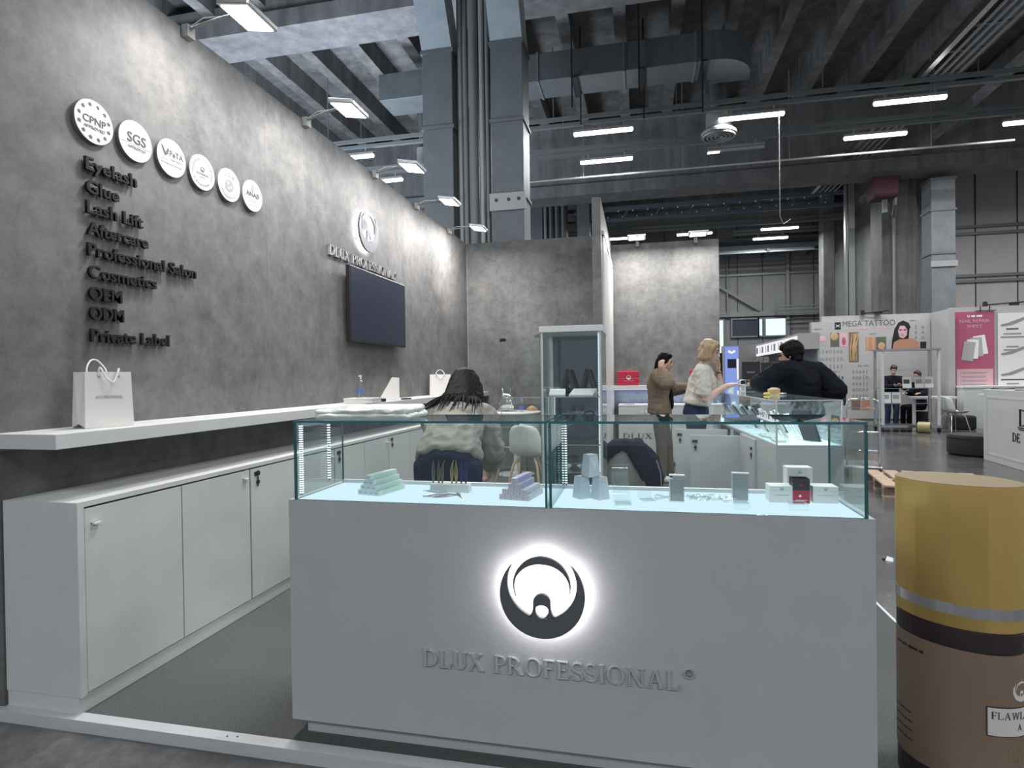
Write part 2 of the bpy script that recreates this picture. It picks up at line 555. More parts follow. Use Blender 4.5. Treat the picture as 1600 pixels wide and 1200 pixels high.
# Roman capitals with thick and thin strokes and bracket-less serifs, one unit high
def glyph(ch):
    t, h, s = 0.135, 0.05, 0.06
    P, S = [], []        # outlines, bands (A, B, closed)
    def R(x0, y0, x1, y1):
        P.append([(x0, y0), (x1, y0), (x1, y1), (x0, y1)])
    def stem(x, th=t, b=True, tp=True, y0=0.0, y1=1.0):
        R(x, y0, x+th, y1)
        if b:
            R(x-s, y0, x+th+s, y0+0.035)
        if tp:
            R(x-s, y1-0.035, x+th+s, y1)
    def ring(cx, cy, rx, ry, a0, a1, closed=False, thick=t):
        n = 28
        A, B = [], []
        for i in range(n if closed else n+1):
            a = a0+(a1-a0)*i/n
            k = abs(math.cos(a))
            w = h+(thick-h)*k**1.3
            A.append((cx+rx*math.cos(a), cy+ry*math.sin(a)))
            B.append((cx+(rx-w)*math.cos(a), cy+(ry-h)*math.sin(a)))
        S.append((A, B, closed))
    def diag(x0, y0, x1, y1, th):
        P.append([(x0, y0), (x0+th, y0), (x1+th, y1), (x1, y1)])
    if ch == 'I':
        stem(0.08); w = 0.30
    elif ch == 'D':
        stem(0.08); ring(0.30, 0.5, 0.52, 0.5, -PI/2, PI/2); R(0.2, 0, 0.32, h); R(0.2, 1-h, 0.32, 1); w = 0.86
    elif ch == 'L':
        stem(0.08); R(0.2, 0, 0.60, h); P.append([(0.58, 0), (0.62, 0), (0.66, 0.24), (0.63, 0.24)]); w = 0.68
    elif ch == 'U':
        stem(0.08, b=False, y0=0.3); R(0.62, 0.3, 0.62+h*1.3, 1); R(0.55, 0.965, 0.75, 1)
        n = 20; A = []; B = []
        for i in range(n+1):
            a = PI+PI*i/n
            A.append((0.3825+0.3025*math.cos(a), 0.32+0.32*math.sin(a)))
            k = 0.065+0.07*(0.5-0.5*math.cos(PI+PI*i/n))
            B.append((0.3825+(0.3025-(t if i < n/2 else t-(t-0.065)*(i-n/2)/(n/2)))*math.cos(a), 0.32+(0.32-h*1.4)*math.sin(a)))
        S.append((A, B, False)); w = 0.80
    elif ch == 'X':
        diag(0.60, 0, 0.08, 1, t*1.15); diag(0.05, 0, 0.60, 1, h*1.2)
        R(0.0, 0, 0.2, 0.03); R(0.5, 0, 0.82, 0.03); R(0.0, 0.97, 0.32, 1); R(0.52, 0.97, 0.74, 1); w = 0.82
    elif ch in 'PR':
        stem(0.08); ring(0.27, 0.735, 0.34, 0.265, -PI/2, PI/2); R(0.2, 0.47, 0.28, 0.47+h); R(0.2, 1-h, 0.28, 1); w = 0.64
        if ch == 'R':
            diag(0.62, 0, 0.30, 0.49, t*1.1); R(0.62, 0, 0.84, 0.03); w = 0.80
    elif ch == 'O':
        ring(0.46, 0.5, 0.43, 0.515, 0, 2*PI, True); w = 0.92
    elif ch == 'G':
        ring(0.46, 0.5, 0.43, 0.515, 0.55, 2*PI-0.5); R(0.72, 0.0, 0.72+t, 0.42); R(0.62, 0.385, 0.92, 0.42); w = 0.94
    elif ch == 'C':
        ring(0.46, 0.5, 0.43, 0.515, 0.65, 2*PI-0.65); w = 0.85
    elif ch == 'F':
        stem(0.08); R(0.2, 1-h, 0.58, 1); R(0.2, 0.49, 0.46, 0.49+h); P.append([(0.55, 0.80), (0.575, 0.80), (0.60, 1), (0.53, 1)]); R(0.44, 0.42, 0.475, 0.60); w = 0.62
    elif ch == 'E':
        stem(0.08); R(0.2, 1-h, 0.56, 1); R(0.2, 0.49, 0.46, 0.49+h); R(0.2, 0, 0.60, h)
        P.append([(0.53, 0.80), (0.555, 0.80), (0.58, 1), (0.51, 1)]); R(0.44, 0.42, 0.475, 0.60); P.append([(0.56, 0), (0.61, 0), (0.66, 0.22), (0.63, 0.22)]); w = 0.68
    elif ch == 'S':
        n = 40; A = []; B = []
        for i in range(n+1):
            u = i/n
            if u < 0.5:
                a = 0.35+(1.5*PI-0.35)*(u/0.5); cx, cy, rx, ry = 0.30, 0.74, 0.215, 0.235
            else:
                a = PI/2-(1.5*PI-0.35)*((u-0.5)/0.5); cx, cy, rx, ry = 0.30, 0.25, 0.245, 0.225
            x, y = cx+rx*math.cos(a), cy+ry*math.sin(a)
            k = math.exp(-((u-0.5)/0.16)**2)
            wd = (0.028+0.045*k)
            dx, dy = rx*math.cos(a), ry*math.sin(a)
            L = math.hypot(dx, dy)
            sgn = 1 if u < 0.5 else -1
            A.append((x+dx/L*wd*sgn, y+dy/L*wd*sgn)); B.append((x-dx/L*wd*sgn, y-dy/L*wd*sgn))
        S.append((A, B, False)); R(0.475, 0.74, 0.51, 0.95); R(0.055, 0.05, 0.09, 0.27); w = 0.62
    elif ch == 'N':
        R(0.12, 0, 0.12+h*1.2, 1); R(0.72, 0, 0.72+h*1.2, 1); diag(0.64, 0, 0.10, 1, t*1.1); R(0.04, 0, 0.26, 0.03); R(0.02, 0.97, 0.2, 1); R(0.62, 0.97, 0.88, 1); w = 0.92
    elif ch == 'A':
        diag(0.08, 0, 0.37, 1, h*1.2); diag(0.62, 0, 0.34, 1, t*1.1); R(0.2, 0.33, 0.64, 0.33+h); R(0.0, 0, 0.22, 0.03); R(0.54, 0, 0.84, 0.03); w = 0.84
    elif ch == 'W':
        diag(0.28, 0, 0.06, 1, t); diag(0.28, 0, 0.52, 1, h*1.2); diag(0.72, 0, 0.50, 1, t); diag(0.74, 0, 1.0, 1, h*1.2); R(0.0, 0.97, 0.28, 1); R(0.9, 0.97, 1.12, 1); w = 1.12
    elif ch == 'M':
        R(0.12, 0, 0.12+h*1.2, 1); R(0.82, 0, 0.82+t, 1); diag(0.44, 0, 0.12, 1, t*0.9); diag(0.46, 0, 0.82, 1, h*1.2); R(0.04, 0, 0.26, 0.03); R(0.76, 0, 1.02, 0.03); w = 1.06
    else:
        w = 0.42
    return P, S, w
def serif(mb, text, height, T, depth, width=None, gap=0.07, mi=0):
    x = 0.0
    items = []
    for ch in text:
        P, S, w = glyph(ch)
        items.append((x, P, S))
        x += w+gap
    k = (width/(x-gap) if width else height)
    for i, (ox, P, S) in enumerate(items):
        e = 0.0
        def at(a, b):      # no two strokes of a letter share a face
            f = 1-e*60
            return ((ox+0.4+(a-0.4)*f)*k, (0.5+(b-0.5)*f)*height)
        for p in P:
            e += 0.00011
            mb.poly([at(a, b) for a, b in p], T, 0, depth+e, mi)
        for A, B, cl in S:
            e += 0.00011
            mb.strip([at(a, b) for a, b in A], [at(a, b) for a, b in B], T, 0, depth+e, cl, mi)
    return (x-gap)*k
def registered(mb, cx, cy, r, T, depth, mi=0):
    mb.strip(loopc(cx, cy, r, 24), loopc(cx, cy, r*0.80, 24), T, 0, depth, True, mi)
    P, S, w_ = glyph('R')
    k = r*1.0
    for p in P:
        mb.poly([(cx-0.4*k+a*k, cy-0.5*k+b*k) for a, b in p], T, 0, depth, mi)
    for A, B, cl in S:
        mb.strip([(cx-0.4*k+a*k, cy-0.5*k+b*k) for a, b in A], [(cx-0.4*k+a*k, cy-0.5*k+b*k) for a, b in B], T, 0, depth, cl, mi)

def emblem_shape(mb, R, T, d0, d1, grow=0.0):
    # round emblem: heavy crescent, thin inner crescent, and a small arch with an oval opening
    n = 48
    c2y, r2 = 0.285, 0.815
    a = math.acos(max(-1, min(1, (1+c2y**2-r2**2)/(2*c2y))))       # angle from the top where the two circles meet
    th0, th1 = PI/2+a, PI/2+2*PI-a
    A = [(R*(1+grow)*math.cos(th0+(th1-th0)*i/n), R*(1+grow)*math.sin(th0+(th1-th0)*i/n)) for i in range(n+1)]
    tx, ty = math.cos(th0), math.sin(th0)-c2y
    b0 = math.atan2(ty, tx)
    if b0 < 0:
        b0 += 2*PI
    b1 = 3*PI-b0
    B = [(R*(r2-grow)*math.cos(b0+(b1-b0)*i/n), R*(c2y+(r2-grow)*math.sin(b0+(b1-b0)*i/n))) for i in range(n+1)]
    mb.strip(A, B, T, d0, d1)
    # inner crescent, thick at the top
    A, B = [], []
    for i in range(n+1):
        q = -0.42+(PI+0.84)*i/n
        k = 0.5-0.5*math.cos(2*PI*i/n)
        A.append((R*0.68*math.cos(q), R*(0.225+0.68*math.sin(q))))
        B.append((R*(0.68-0.01-0.16*k)*math.cos(q), R*(0.225+(0.68-0.01-0.16*k)*math.sin(q))))
    mb.strip(A, B, T, d0, d1)
    # arch
    A, B = [], []
    for i in range(n+1):
        u = i/n
        if u < 0.25:
            f = u/0.25
            x = -0.205-0.10*(1-f)**3; y = -0.50+0.35*f
        elif u > 0.75:
            f = (1-u)/0.25
            x = 0.205+0.10*(1-f)**3; y = -0.50+0.35*f
        else:
            q = PI-PI*(u-0.25)/0.5
            x = 0.205*math.cos(q); y = -0.15+0.19*math.sin(q)
        A.append((R*x, R*y))
        q = -PI/2-2*PI*u*1.0
        ex, ey = 0.15*math.cos(q), -0.325+(0.19 if math.sin(q) < 0 else 0.105)*math.sin(q)
        B.append((R*ex, R*ey))
    mb.strip(A, B, T, d0, d1)

# ------------------------------------------------------------------ the hall (setting)
FZ = -0.045
struct(MB().box(-14, 22, -8, 33, FZ-0.2, FZ).build('floor', M['hall_floor']))
cb = MB().box(-16, 22, -9, 33, 9.9, 10.2)
x = -15.5
while x < 22:
    cb.box(x, x+0.28, -9, 33, 9.35, 9.9)
    x += 1.25
struct(cb.build('ceiling', M['hall_conc']))
for gy, gz in ((1.0, 8.3), (11.2, 8.8), (18.9, 7.15), (27.0, 8.3)):
    g = MB().box(-16, 22, gy, gy+0.75, gz+0.35, 9.5).box(-16, 22, gy-0.12, gy+0.87, gz, gz+0.36)
    struct(g.build('ceiling_beam', M['hall_beam']))

# far walls with their cladding panels and rails
def clad(name, x0, x1, y, z1, mat, pitch, rails):
    b = MB().box(x0, x1, y, y+0.2, FZ, z1)
    q = x0+0.3
    while q < x1:
        b.box(q, q+0.03, y-0.02, y+0.01, FZ, z1, 1)
        q += pitch
    for rz in rails:
        b.box(x0, x1, y-0.12, y-0.001, rz, rz+0.10, 2)
    return struct(b.build(name, [mat, M['gap'], M['pipe']]))
clad('wall_far', -14, 8.6, 30.6, 10, M['paneldark'], 1.15, (6.2, 4.35))
clad('wall_far_right', 8.9, 22, 24.2, 10, M['panel'], 1.3, (4.55, 4.75, 6.25, 6.5))
struct(MB().box(8.6, 8.9, 24.2, 30.8, FZ, 10).build('wall_far_return', M['paneldark']))
# windows of the far wall
def win(name, x0, x1, z0, z1, pane):
    f = MB()
    for a in ((x0-0.07, x1+0.07, z0-0.07, z0), (x0-0.07, x1+0.07, z1, z1+0.07), (x0-0.07, x0, z0, z1), (x1, x1+0.07, z0, z1)):
        f.box(a[0], a[1], 30.46, 30.6, a[2], a[3])
    o = struct(f.build(name, M['pipe']))
    p = MB().box(x0, x1, 30.53, 30.56, z0, z1).build('pane', pane, o)
    return o
win('window_1', 5.98, 6.88, 3.26, 4.06, M['window'])
win('window_2', 5.68, 5.82, 3.26, 4.06, M['window'])
win('window_3', 4.45, 5.62, 3.26, 4.06, M['screen'])
win('window_4', 3.72, 4.02, 1.9, 4.06, M['window'])
# slanting brace and frame of the hall door
dr = MB()
dr.tube([(3.4, 30.45, 6.0), (5.7, 30.45, 4.5)], 0.09, 4)
dr.box(6.90, 7.04, 30.38, 30.58, 0, 7.2).box(3.3, 8.3, 30.4, 30.58, 4.2, 4.36).box(4.2, 4.26, 30.43, 30.58, 4.37, 7.2)
struct(dr.build('door_1', M['paneldark']))

# concrete columns and the post of the far side
for nm, x0, x1, y0, y1, z1, mt in (('column', 7.75, 8.75, 21.3, 22.3, 9.5, 'hall_conc'), ('column', 7.3, 7.75, 26.0, 26.6, 9.5, 'hall_conc'), ('column', 9.35, 9.75, 22.6, 23.2, 9.5, 'paneldark'), ('column', -3.05, -2.65, 10.55, 11.3, 8.4, 'hall_conc'), ('column', -3.6, -2.7, 22.3, 23.1, 8.4, 'hall_conc')):
    struct(MB().box(x0, x1, y0, y1, FZ, z1).build(nm, M[mt], bevel=0.03))
tag(MB().box(6.95, 7.15, 21.9, 22.1, FZ, 8.3).box(6.86, 6.92, 21.9, 22.1, FZ, 8.3).build('steel_post', M['pipelight'], bevel=0.01), 'pale upright steel post before the far hall wall', 'post')

# sheet-metal ducts beside the column behind the booth
def tall_duct(name, x0, x1, y0, y1, ztop, lean, label, side):
    t = thing(name, label, 'duct', ((x0+x1)/2, (y0+y1)/2, FZ), 0)
    hw, hd = (x1-x0)/2, (y1-y0)/2
    b = MB().box(-hw, hw, -hd, hd, 0, ztop)
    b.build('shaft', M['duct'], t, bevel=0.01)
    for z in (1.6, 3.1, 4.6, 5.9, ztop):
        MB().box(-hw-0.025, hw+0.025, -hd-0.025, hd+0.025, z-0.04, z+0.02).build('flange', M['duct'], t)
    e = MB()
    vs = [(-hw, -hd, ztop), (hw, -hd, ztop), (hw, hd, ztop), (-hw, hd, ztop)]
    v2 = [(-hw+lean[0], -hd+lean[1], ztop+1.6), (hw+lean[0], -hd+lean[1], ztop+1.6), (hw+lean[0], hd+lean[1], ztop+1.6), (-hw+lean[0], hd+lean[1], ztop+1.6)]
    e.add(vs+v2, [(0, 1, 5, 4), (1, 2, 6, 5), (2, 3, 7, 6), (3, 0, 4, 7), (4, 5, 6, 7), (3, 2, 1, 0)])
    e.build('offset_piece', M['ductlight'], t)  # paler metal puts the light on this leaning piece into its colour
    return t
tall_duct('ventilation_duct', -3.76, -3.20, 10.0, 10.6, 7.25, (-0.12, -0.45), 'tall sheet-metal duct rising behind the concrete-look wall, left of the pipes', 'l')
d2 = tall_duct('ventilation_duct', -2.50, -1.93, 10.0, 10.6, 7.25, (-0.05, -0.45), 'tall sheet-metal duct with a pale drilled band, right of the pipes', 'r')
br = MB().box(-0.32, 0.32, -0.34, -0.30, 4.32, 4.62).build('drilled_band', M['pipelight'], d2)
hb = MB()
for hx in (-0.2, 0.02, 0.2):
    hb.cyl((hx, -0.35, 4.5), (hx, -0.339, 4.5), 0.03, n=12)
hb.build('bolt', M['black'], br)
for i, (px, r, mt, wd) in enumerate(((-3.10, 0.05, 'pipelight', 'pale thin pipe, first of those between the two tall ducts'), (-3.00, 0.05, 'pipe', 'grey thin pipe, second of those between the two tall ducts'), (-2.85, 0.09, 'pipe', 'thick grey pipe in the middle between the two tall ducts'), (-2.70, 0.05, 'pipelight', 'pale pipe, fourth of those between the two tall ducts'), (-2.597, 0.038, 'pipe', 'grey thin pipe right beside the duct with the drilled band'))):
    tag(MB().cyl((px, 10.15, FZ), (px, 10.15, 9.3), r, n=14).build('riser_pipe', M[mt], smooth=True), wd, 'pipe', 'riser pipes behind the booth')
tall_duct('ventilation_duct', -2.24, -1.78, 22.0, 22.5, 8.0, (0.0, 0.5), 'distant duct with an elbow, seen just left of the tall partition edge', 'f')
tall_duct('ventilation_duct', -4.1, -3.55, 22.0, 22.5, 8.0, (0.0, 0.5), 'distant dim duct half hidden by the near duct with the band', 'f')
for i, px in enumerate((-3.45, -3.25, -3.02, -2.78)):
    tag(MB().cyl((px, 22.05, FZ), (px, 22.05, 9.0), 0.06, n=10).build('riser_pipe', M['pipelight' if i == 0 else 'pipe'], smooth=True), ('pale', 'slim', 'thick', 'last')[i]+' distant riser pipe beside the far dim column, %s from its left' % ('first', 'second', 'third', 'fourth')[i], 'pipe', 'distant riser pipes')

# duct run on the right with joints
rd = thing('ventilation_duct', 'tall jointed metal duct in front of the pale hall panels', 'duct', (8.62, 19.6, FZ))
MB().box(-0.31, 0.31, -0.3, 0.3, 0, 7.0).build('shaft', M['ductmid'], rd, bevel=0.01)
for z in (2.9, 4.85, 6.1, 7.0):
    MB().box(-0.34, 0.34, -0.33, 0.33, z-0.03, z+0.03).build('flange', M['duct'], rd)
MB().box(-0.34, 0.34, -0.35, -0.31, 4.45, 4.62).build('drilled_band', M['pipelight'], rd)

# big ceiling duct with a rounded end
bd = thing('ceiling_duct', 'large dark rectangular ceiling duct ending in a rounded bend', 'duct', (0, 13.5, 8.0))
MB().box(-6.0, 1.6, -0.45, 0.40, 0, 0.62).build('straight_run', M['duct'], bd, bevel=0.01)
ev = MB()
A = [(1.6+0.85*math.sin(q), 0.40-0.85*math.cos(q)) for q in [PI/2*i/14 for i in range(15)]]
B = [(1.6, 0.40) for _ in A]
ev.strip(A, B, basis((1, 0, 0), (0, 1, 0), (0, 0, 1)), 0.0, 0.62)
ev.box(1.6, 2.45, 0.40, 0.62, 0.0, 0.62)
ev.build('bend', M['duct'], bd)
for q in (-4.2, -2.2, -0.3, 1.2):
    MB().box(q, q+0.05, -0.47, 0.42, -0.02, 0.64).build('joint_strip', M['pipe'], bd)
for q in (-1.4, 0.05, 1.35):
    tag(MB().tube([(q, 13.0, 7.3), (q, 13.0, 9.6)], 0.018, 6).tube([(q+0.1, 13.95, 7.3), (q+0.1, 13.95, 9.6)], 0.018, 6).box(q-0.02, q+0.12, 12.98, 13.97, 7.96, 7.99).build('duct_hanger', M['black']), 'thin black hanger rods under the large ceiling duct, %s' % {-1.4: 'near the tall column', 0.05: 'in its middle', 1.35: 'by its rounded bend'}[q], 'hanger')

# suspended battens: a channel along each row, the lit fittings under it
TUBES = [
    (-8.10, 14.2, 1, 'lit ceiling batten seen just above the left wall edge, nearer of two'), (-1.50, 14.2, 1, 'upper lit batten right of the tall column, nearer row'),
    (1.82, 14.2, 1, 'lit batten above the round ceiling diffuser'), (5.02, 14.2, 1, 'large lit batten at the upper right, nearer row'),
    (-8.10, 16.1, 1, 'lit ceiling batten seen just above the left wall edge, farther of two'), (-1.53, 16.1, 1, 'lower lit batten right of the tall column'),
    (1.78, 16.1, 0, 'dim batten with only its end lit, under the diffuser'), (5.02, 16.1, 1, 'lit batten in the second row above the cable tray'),
    (8.45, 16.1, 1, 'lit batten cut off by the right picture edge'), (-1.60, 25.3, 1, 'distant lit batten beside the partition top'),
    (1.55, 25.3, 1, 'distant lit batten over the end of the right back wall'), (4.82, 25.3, 1, 'distant lit batten before the ribbed canopy, upper of two'),
    (4.82, 27.0, 1, 'distant lit batten before the ribbed canopy, lower of two')]
for tx, ty, lit, lab in TUBES:
    t = thing('batten_light', lab, 'light', (tx, ty, 7.2), 0, 'fluorescent battens under the hall ceiling')
    MB().box(0, 1.4, -0.045, 0.045, 0.03, 0.09).box(0.2, 0.24, -0.02, 0.02, 0.09, 0.2).box(1.16, 1.2, -0.02, 0.02, 0.09, 0.2).build('housing', M['pipelight'], t)
    df = MB()
    df.tube([(0.0, 0, 0.0), (0.02, 0, 0.0), (1.38, 0, 0.0), (1.40, 0, 0.0)], [0.03, 0.055, 0.055, 0.03], 12)
    df.build('diffuser', M['tube'] if lit else M['pipelight'], t, smooth=True)
    if not lit:
        MB().box(0.0, 0.3, -0.05, 0.05, -0.062, -0.05).build('lit_end', M['tube'], t)
    else:
        l = area('batten_lamp', (0.7, 0, -0.08), 1.4, 0.1, TUBE_W, (0.93, 0.97, 1.0))
        l.parent = t
for ty, x0, x1, lab in ((14.2, -9, 9.5, 'nearer'), (16.1, -9, 11, 'second'), (25.3, -4, 8, 'far'), (27.0, 4, 8, 'farthest')):
    cm = MB()
    for q in range(int(x0)+1, int(x1), 3):
        cm.box(q, q+0.02, ty-0.01, ty+0.01, 7.48, 9.34 if ty < 26 else 8.29)
    tag(cm.box(x0, x1, ty-0.05, ty+0.05, 7.40, 7.48).box(x0, x1, ty-0.14, ty-0.11, 7.5, 7.6).build('lighting_channel', M['pipe']), 'grey mounting channel along the %s row of ceiling battens' % lab, 'channel')
cp = MB().tube([(-4, 16.7, 7.0), (9.0, 16.7, 7.0)], 0.03, 10)
for q in (-1.5, 1.2, 3.9, 7.2):
    cp.box(q-0.01, q+0.01, 16.69, 16.71, 7.02, 9.34)
cp = cp.build('conduit_pipe', M['pipelight'], smooth=True)
tag(cp, 'long pale conduit running across under the second row of battens', 'pipe')
for nm, pts, lab in (('conduit_pipe', [(7.62, 19.95, 7.1), (7.62, 19.95, 6.5), (8.05, 21.2, 6.35), (8.05, 21.2, 0)], 'pale pipe with a bend running down the concrete column'), ('conduit_pipe', [(8.95, 22.0, 7.2), (9.1, 22.2, 6.9), (9.1, 22.2, 0)], 'dark pipe with a bend between the column and the jointed duct')):
    tag(MB().tube(pts, 0.06, 10).build(nm, M['pipelight' if '7' in str(pts[0][0]) else 'pipe'], smooth=True), lab, 'pipe')
tag(MB().tube([(3.11, 14.2, 7.15), (3.11, 14.2, 4.9), (3.2, 14.3, 4.75), (3.4, 14.5, 4.9)], 0.008, 5).build('hanging_cable', M['pipelight']), 'thin pale cable hanging from the batten by the diffuser', 'cable')

# round ceiling diffusers
def diffuser(loc, r, lab):
    t = thing('air_diffuser', lab, 'vent', loc)
    MB().lathe([(r, 0.0), (r, 0.06), (r*0.72, 0.16), (r*0.72, 0.5), (r*0.6, 0.5)], n=32).build('neck', M['pipelight'], t, smooth=True)
    MB().cyl((0, 0, 0.5), (0, 0, 2.33), r*0.45, n=20).build('duct_riser', M['duct'], t, smooth=True)
    for k in (0.92, 0.7, 0.48, 0.26):
        MB().strip(loopc(0, 0, r*k, 32), loopc(0, 0, r*(k-0.09), 32), basis((1, 0, 0), (0, 1, 0), (0, 0, 1)), -0.05, -0.01, True).build('ring', M['pipelight'], t)
diffuser((1.87, 14.6, 7.0), 0.40, 'round ceiling air diffuser with rings beneath a lit batten')
diffuser((-5.6, 14.85, 7.0), 0.22, 'small round diffuser half hidden by the left duct')

# cable trays along the hall
for y0, y1, lab in ((10.5, 14.2, 'cable tray of parallel bars at the upper right'), (16.6, 22.2, 'cable tray running towards the far wall under the battens')):
    t = thing('cable_tray', lab, 'cable tray', (5.9, y0, 7.6))
    MB().box(-0.05, 0.06, 0, y1-y0, 0, 0.1).build('side_rail', M['steel'], t)
    for q in (0.22, 0.38, 0.54, 0.70):
        MB().box(q, q+0.035, 0, y1-y0, 0.02, 0.06).build('bar', M['pipelight'], t)
    rg = MB()
    for k in range(int((y1-y0)/0.9)+1):
        rg.box(0, 0.75, k*0.9, k*0.9+0.05, 0.06, 0.1)
    rg.build('cross_bars', M['pipe'], t)
tag(MB().tube([(8.2, 13.0, 8.2), (7.7, 19.6, 7.6), (7.4, 22, 7.2)], 0.14, 6).build('slanting_beam', M['hall_conc']), 'heavy slanting beam running from the upper right to the column', 'beam')
ht = thing('fan_heater', 'dark red unit heater hanging beside the concrete column', 'heater', (7.15, 19.6, 6.55))
bxo('case', pbr('dark_red_case', (0.075, 0.016, 0.022), 0.6), ht, -0.32, 0.32, -0.3, 0.3, 0, 0.75, 0.02)
bxo('bracket', M['pipe'], ht, 0.0, 0.12, -0.05, 0.05, -0.4, 0.0)
MB().tube([(-0.2, 0, 0.75), (-0.2, 0, 2.4)], 0.02, 6).tube([(0.2, 0, 0.75), (0.2, 0, 2.4)], 0.02, 6).build('hanger_rod', M['pipe'], ht)

# lighting truss with small pale bolts, and the ribbed canopy by the far door
t = thing('ceiling_truss', 'long dark blue-grey truss with rows of small pale bolts', 'truss', (-3, 23, 7.35))
MB().box(0, 10.5, 0, 0.12, 0.42, 0.56).build('upper_chord', M['bluegrey'], t)
MB().box(0, 10.5, 0, 0.12, 0, 0.10).build('lower_chord', M['bluegrey'], t)
wb = MB()
for k in range(9):
    wb.tube([(k*1.2, 0.06, 0.05), (k*1.2+0.25, 0.06, 0.48)], 0.04, 4)
wb.build('web_bars', M['bluegrey'], t)
bl = MB()
for k in range(17):
    bl.ball((0.6+k*0.55, -0.03, 0.36), 0.035, 6)
    bl.ball((0.75+k*0.55, -0.03, 0.14), 0.028, 6)
b_ = bl.build('bolts', M['whitegloss'], t)
b_['kind'] = 'stuff'
t = thing('ribbed_canopy', 'pale ribbed canopy hanging over the far hall door', 'canopy', (3.3, 28.2, 6.85))
for k in range(9):
    MB().box(0, 4.9, k*0.16, k*0.16+0.09, k*0.07, k*0.07+0.05).build('rib', M['ductlight'], t)
MB().box(0, 4.9, 0, 1.5, 0.62, 0.66).build('top_sheet', M['duct'], t)
MB().box(0.2, 0.23, 0.7, 0.73, 0.66, 2.6).box(4.6, 4.63, 0.7, 0.73, 0.66, 2.6).build('hanger_rods', M['black'], t)
for q in (2.3, 4.3):
    MB().box(q, q+0.14, -0.05, 1.4, 0.02, 0.16).build('support', M['black'], t)
# wall pipes on the far panels
for z in (4.25, 4.42, 4.58):
    tag(MB().tube([(6.3, 29.9, z+0.25), (6.4, 29.9, z), (8.5, 29.9, z)], 0.035, 6).build('wall_pipe', M['pipe'], smooth=True), 'thin grey pipe along the far wall, %s of three' % {4.25: 'lowest', 4.42: 'middle', 4.58: 'highest'}[z], 'pipe')

# ------------------------------------------------------------------ other stands in the hall
struct(MB().box(4.62, 7.55, 17.6, 17.75, FZ, 2.78).box(4.9, 7.9, 17.62, 17.78, 2.78, 2.93).build('booth_wall_graphic', M['boothwall']))
struct(MB().box(7.55, 7.70, 16.7, 17.75, FZ, 2.93).build('booth_wall_corner', M['boothwall']))
struct(MB().box(7.70, 12.5, 16.9, 17.05, FZ, 2.98).build('booth_wall_poster', M['boothwall']))

# tattoo aftercare graphic: a printed wall sheet with its pictures
GW = 17.58
gr = thing('wall_graphic', 'large printed wall graphic headed MEGA TATTOO with photos', 'poster', (4.62, GW, 0))
def gx(px):  # picture column 1268..1450 -> metres along the sheet
    return (px-1268)/182*2.9
def gz(py, px=1330):
    return 2.78-(py-503+(px-1268)*0.02)/((17.6*0.98)**-1*916)
GT = basis((1, 0, 0), (0, 0, 1), (0, -1, 0), (0, 0, 0))
sh = MB().box(0.0, 2.9, -0.012, 0.0, 0.12, 2.76).build('printed_sheet', M['boothwall'], gr)
def gbox(name, mat, x0, x1, y0, y1, d=0.014, parent=None):
    return MB().box(gx(x0), gx(x1), -d-0.002, -0.011, gz(y1, (x0+x1)/2), gz(y0, (x0+x1)/2)).build(name, mat, parent or gr)
lg = gbox('logo_square', M['black'], 1305, 1314.5, 503.5, 514)
zz = gz(513, 1340)
text_obj('heading', 'MEGA TATTOO', 0.21, 0.003, basis((1, 0, 0), (0, 0, 1), (0, -1, 0), (gx(1317.5), -0.013, gz(509.7, 1317))), M['ink'], gr, width=gx(1398)-gx(1317.5), weight=-0.002)
lm = MB()
for s_ in (1, -1):
    cx, cz = gx(1309.7), gz(508.8, 1309)
    lm.poly([(cx-0.05, cz+0.045*s_), (cx, cz), (cx+0.05, cz+0.045*s_), (cx+0.05, cz+0.03*s_), (cx, cz-0.02*s_), (cx-0.05, cz+0.03*s_)], GT, 0.016, 0.019)
lm.build('logo_mark', M['paper2'], lg)
scribble(MB(), gx(1322), gx(1394), gz(513.5, 1356), 0.035, GT, 0.0125, 0.015, 3).build('subtitle', M['pinklight'], gr)
text_obj('series_text', 'SERIES 14', 0.05, 0.003, basis((1, 0, 0), (0, 0, 1), (0, -1, 0), (gx(1272), -0.013, gz(514.3, 1272))), M['ink2'], gr)
text_obj('series_text', 'SERIES 5', 0.05, 0.003, basis((1, 0, 0), (0, 0, 1), (0, -1, 0), (gx(1420), -0.013, gz(503, 1420))), M['ink2'], gr)
text_obj('series_text', 'SERIES 8', 0.05, 0.003, basis((1, 0, 0), (0, 0, 1), (0, -1, 0), (gx(1359), -0.013, gz(521.5, 1359))), M['ink2'], gr)
# photos
p = gbox('photo_wrist', M['greyink'], 1270, 1291, 520, 537)
MB().ball((gx(1283), -0.016, gz(528, 1283)), (0.15, 0.006, 0.08), 14).build('hand_print', M['pinklight'], p)
p = gbox('photo_shoulder', M['olive'], 1298, 1312, 519, 539)
MB().ball((gx(1304), -0.016, gz(524, 1304)), (0.10, 0.006, 0.11), 14).build('arm_print', M['peach'], p)
p = gbox('photo_neck', M['pinklight'], 1312, 1325, 519, 539)
MB().ball((gx(1319), -0.016, gz(531, 1319)), (0.05, 0.006, 0.11), 12).build('flower_print', M['pink'], p)
p = gbox('photo_long_hair', M['hairprint'], 1327, 1342, 518, 561)
ls = MB()
for k in range(7):
    a0 = gx(1329+k*1.6)
    ls.tube([(a0+0.05, -0.018, gz(520, 1335)), (a0+0.08*math.sin(k), -0.018, gz(540, 1335)), (a0, -0.018, gz(560, 1335))], [0.012, 0.02, 0.008], 5)
ls.build('hair_strand_print', M['peach'], p)
p = gbox('photo_back', M['skinprint'], 1353, 1368.5, 525, 544)
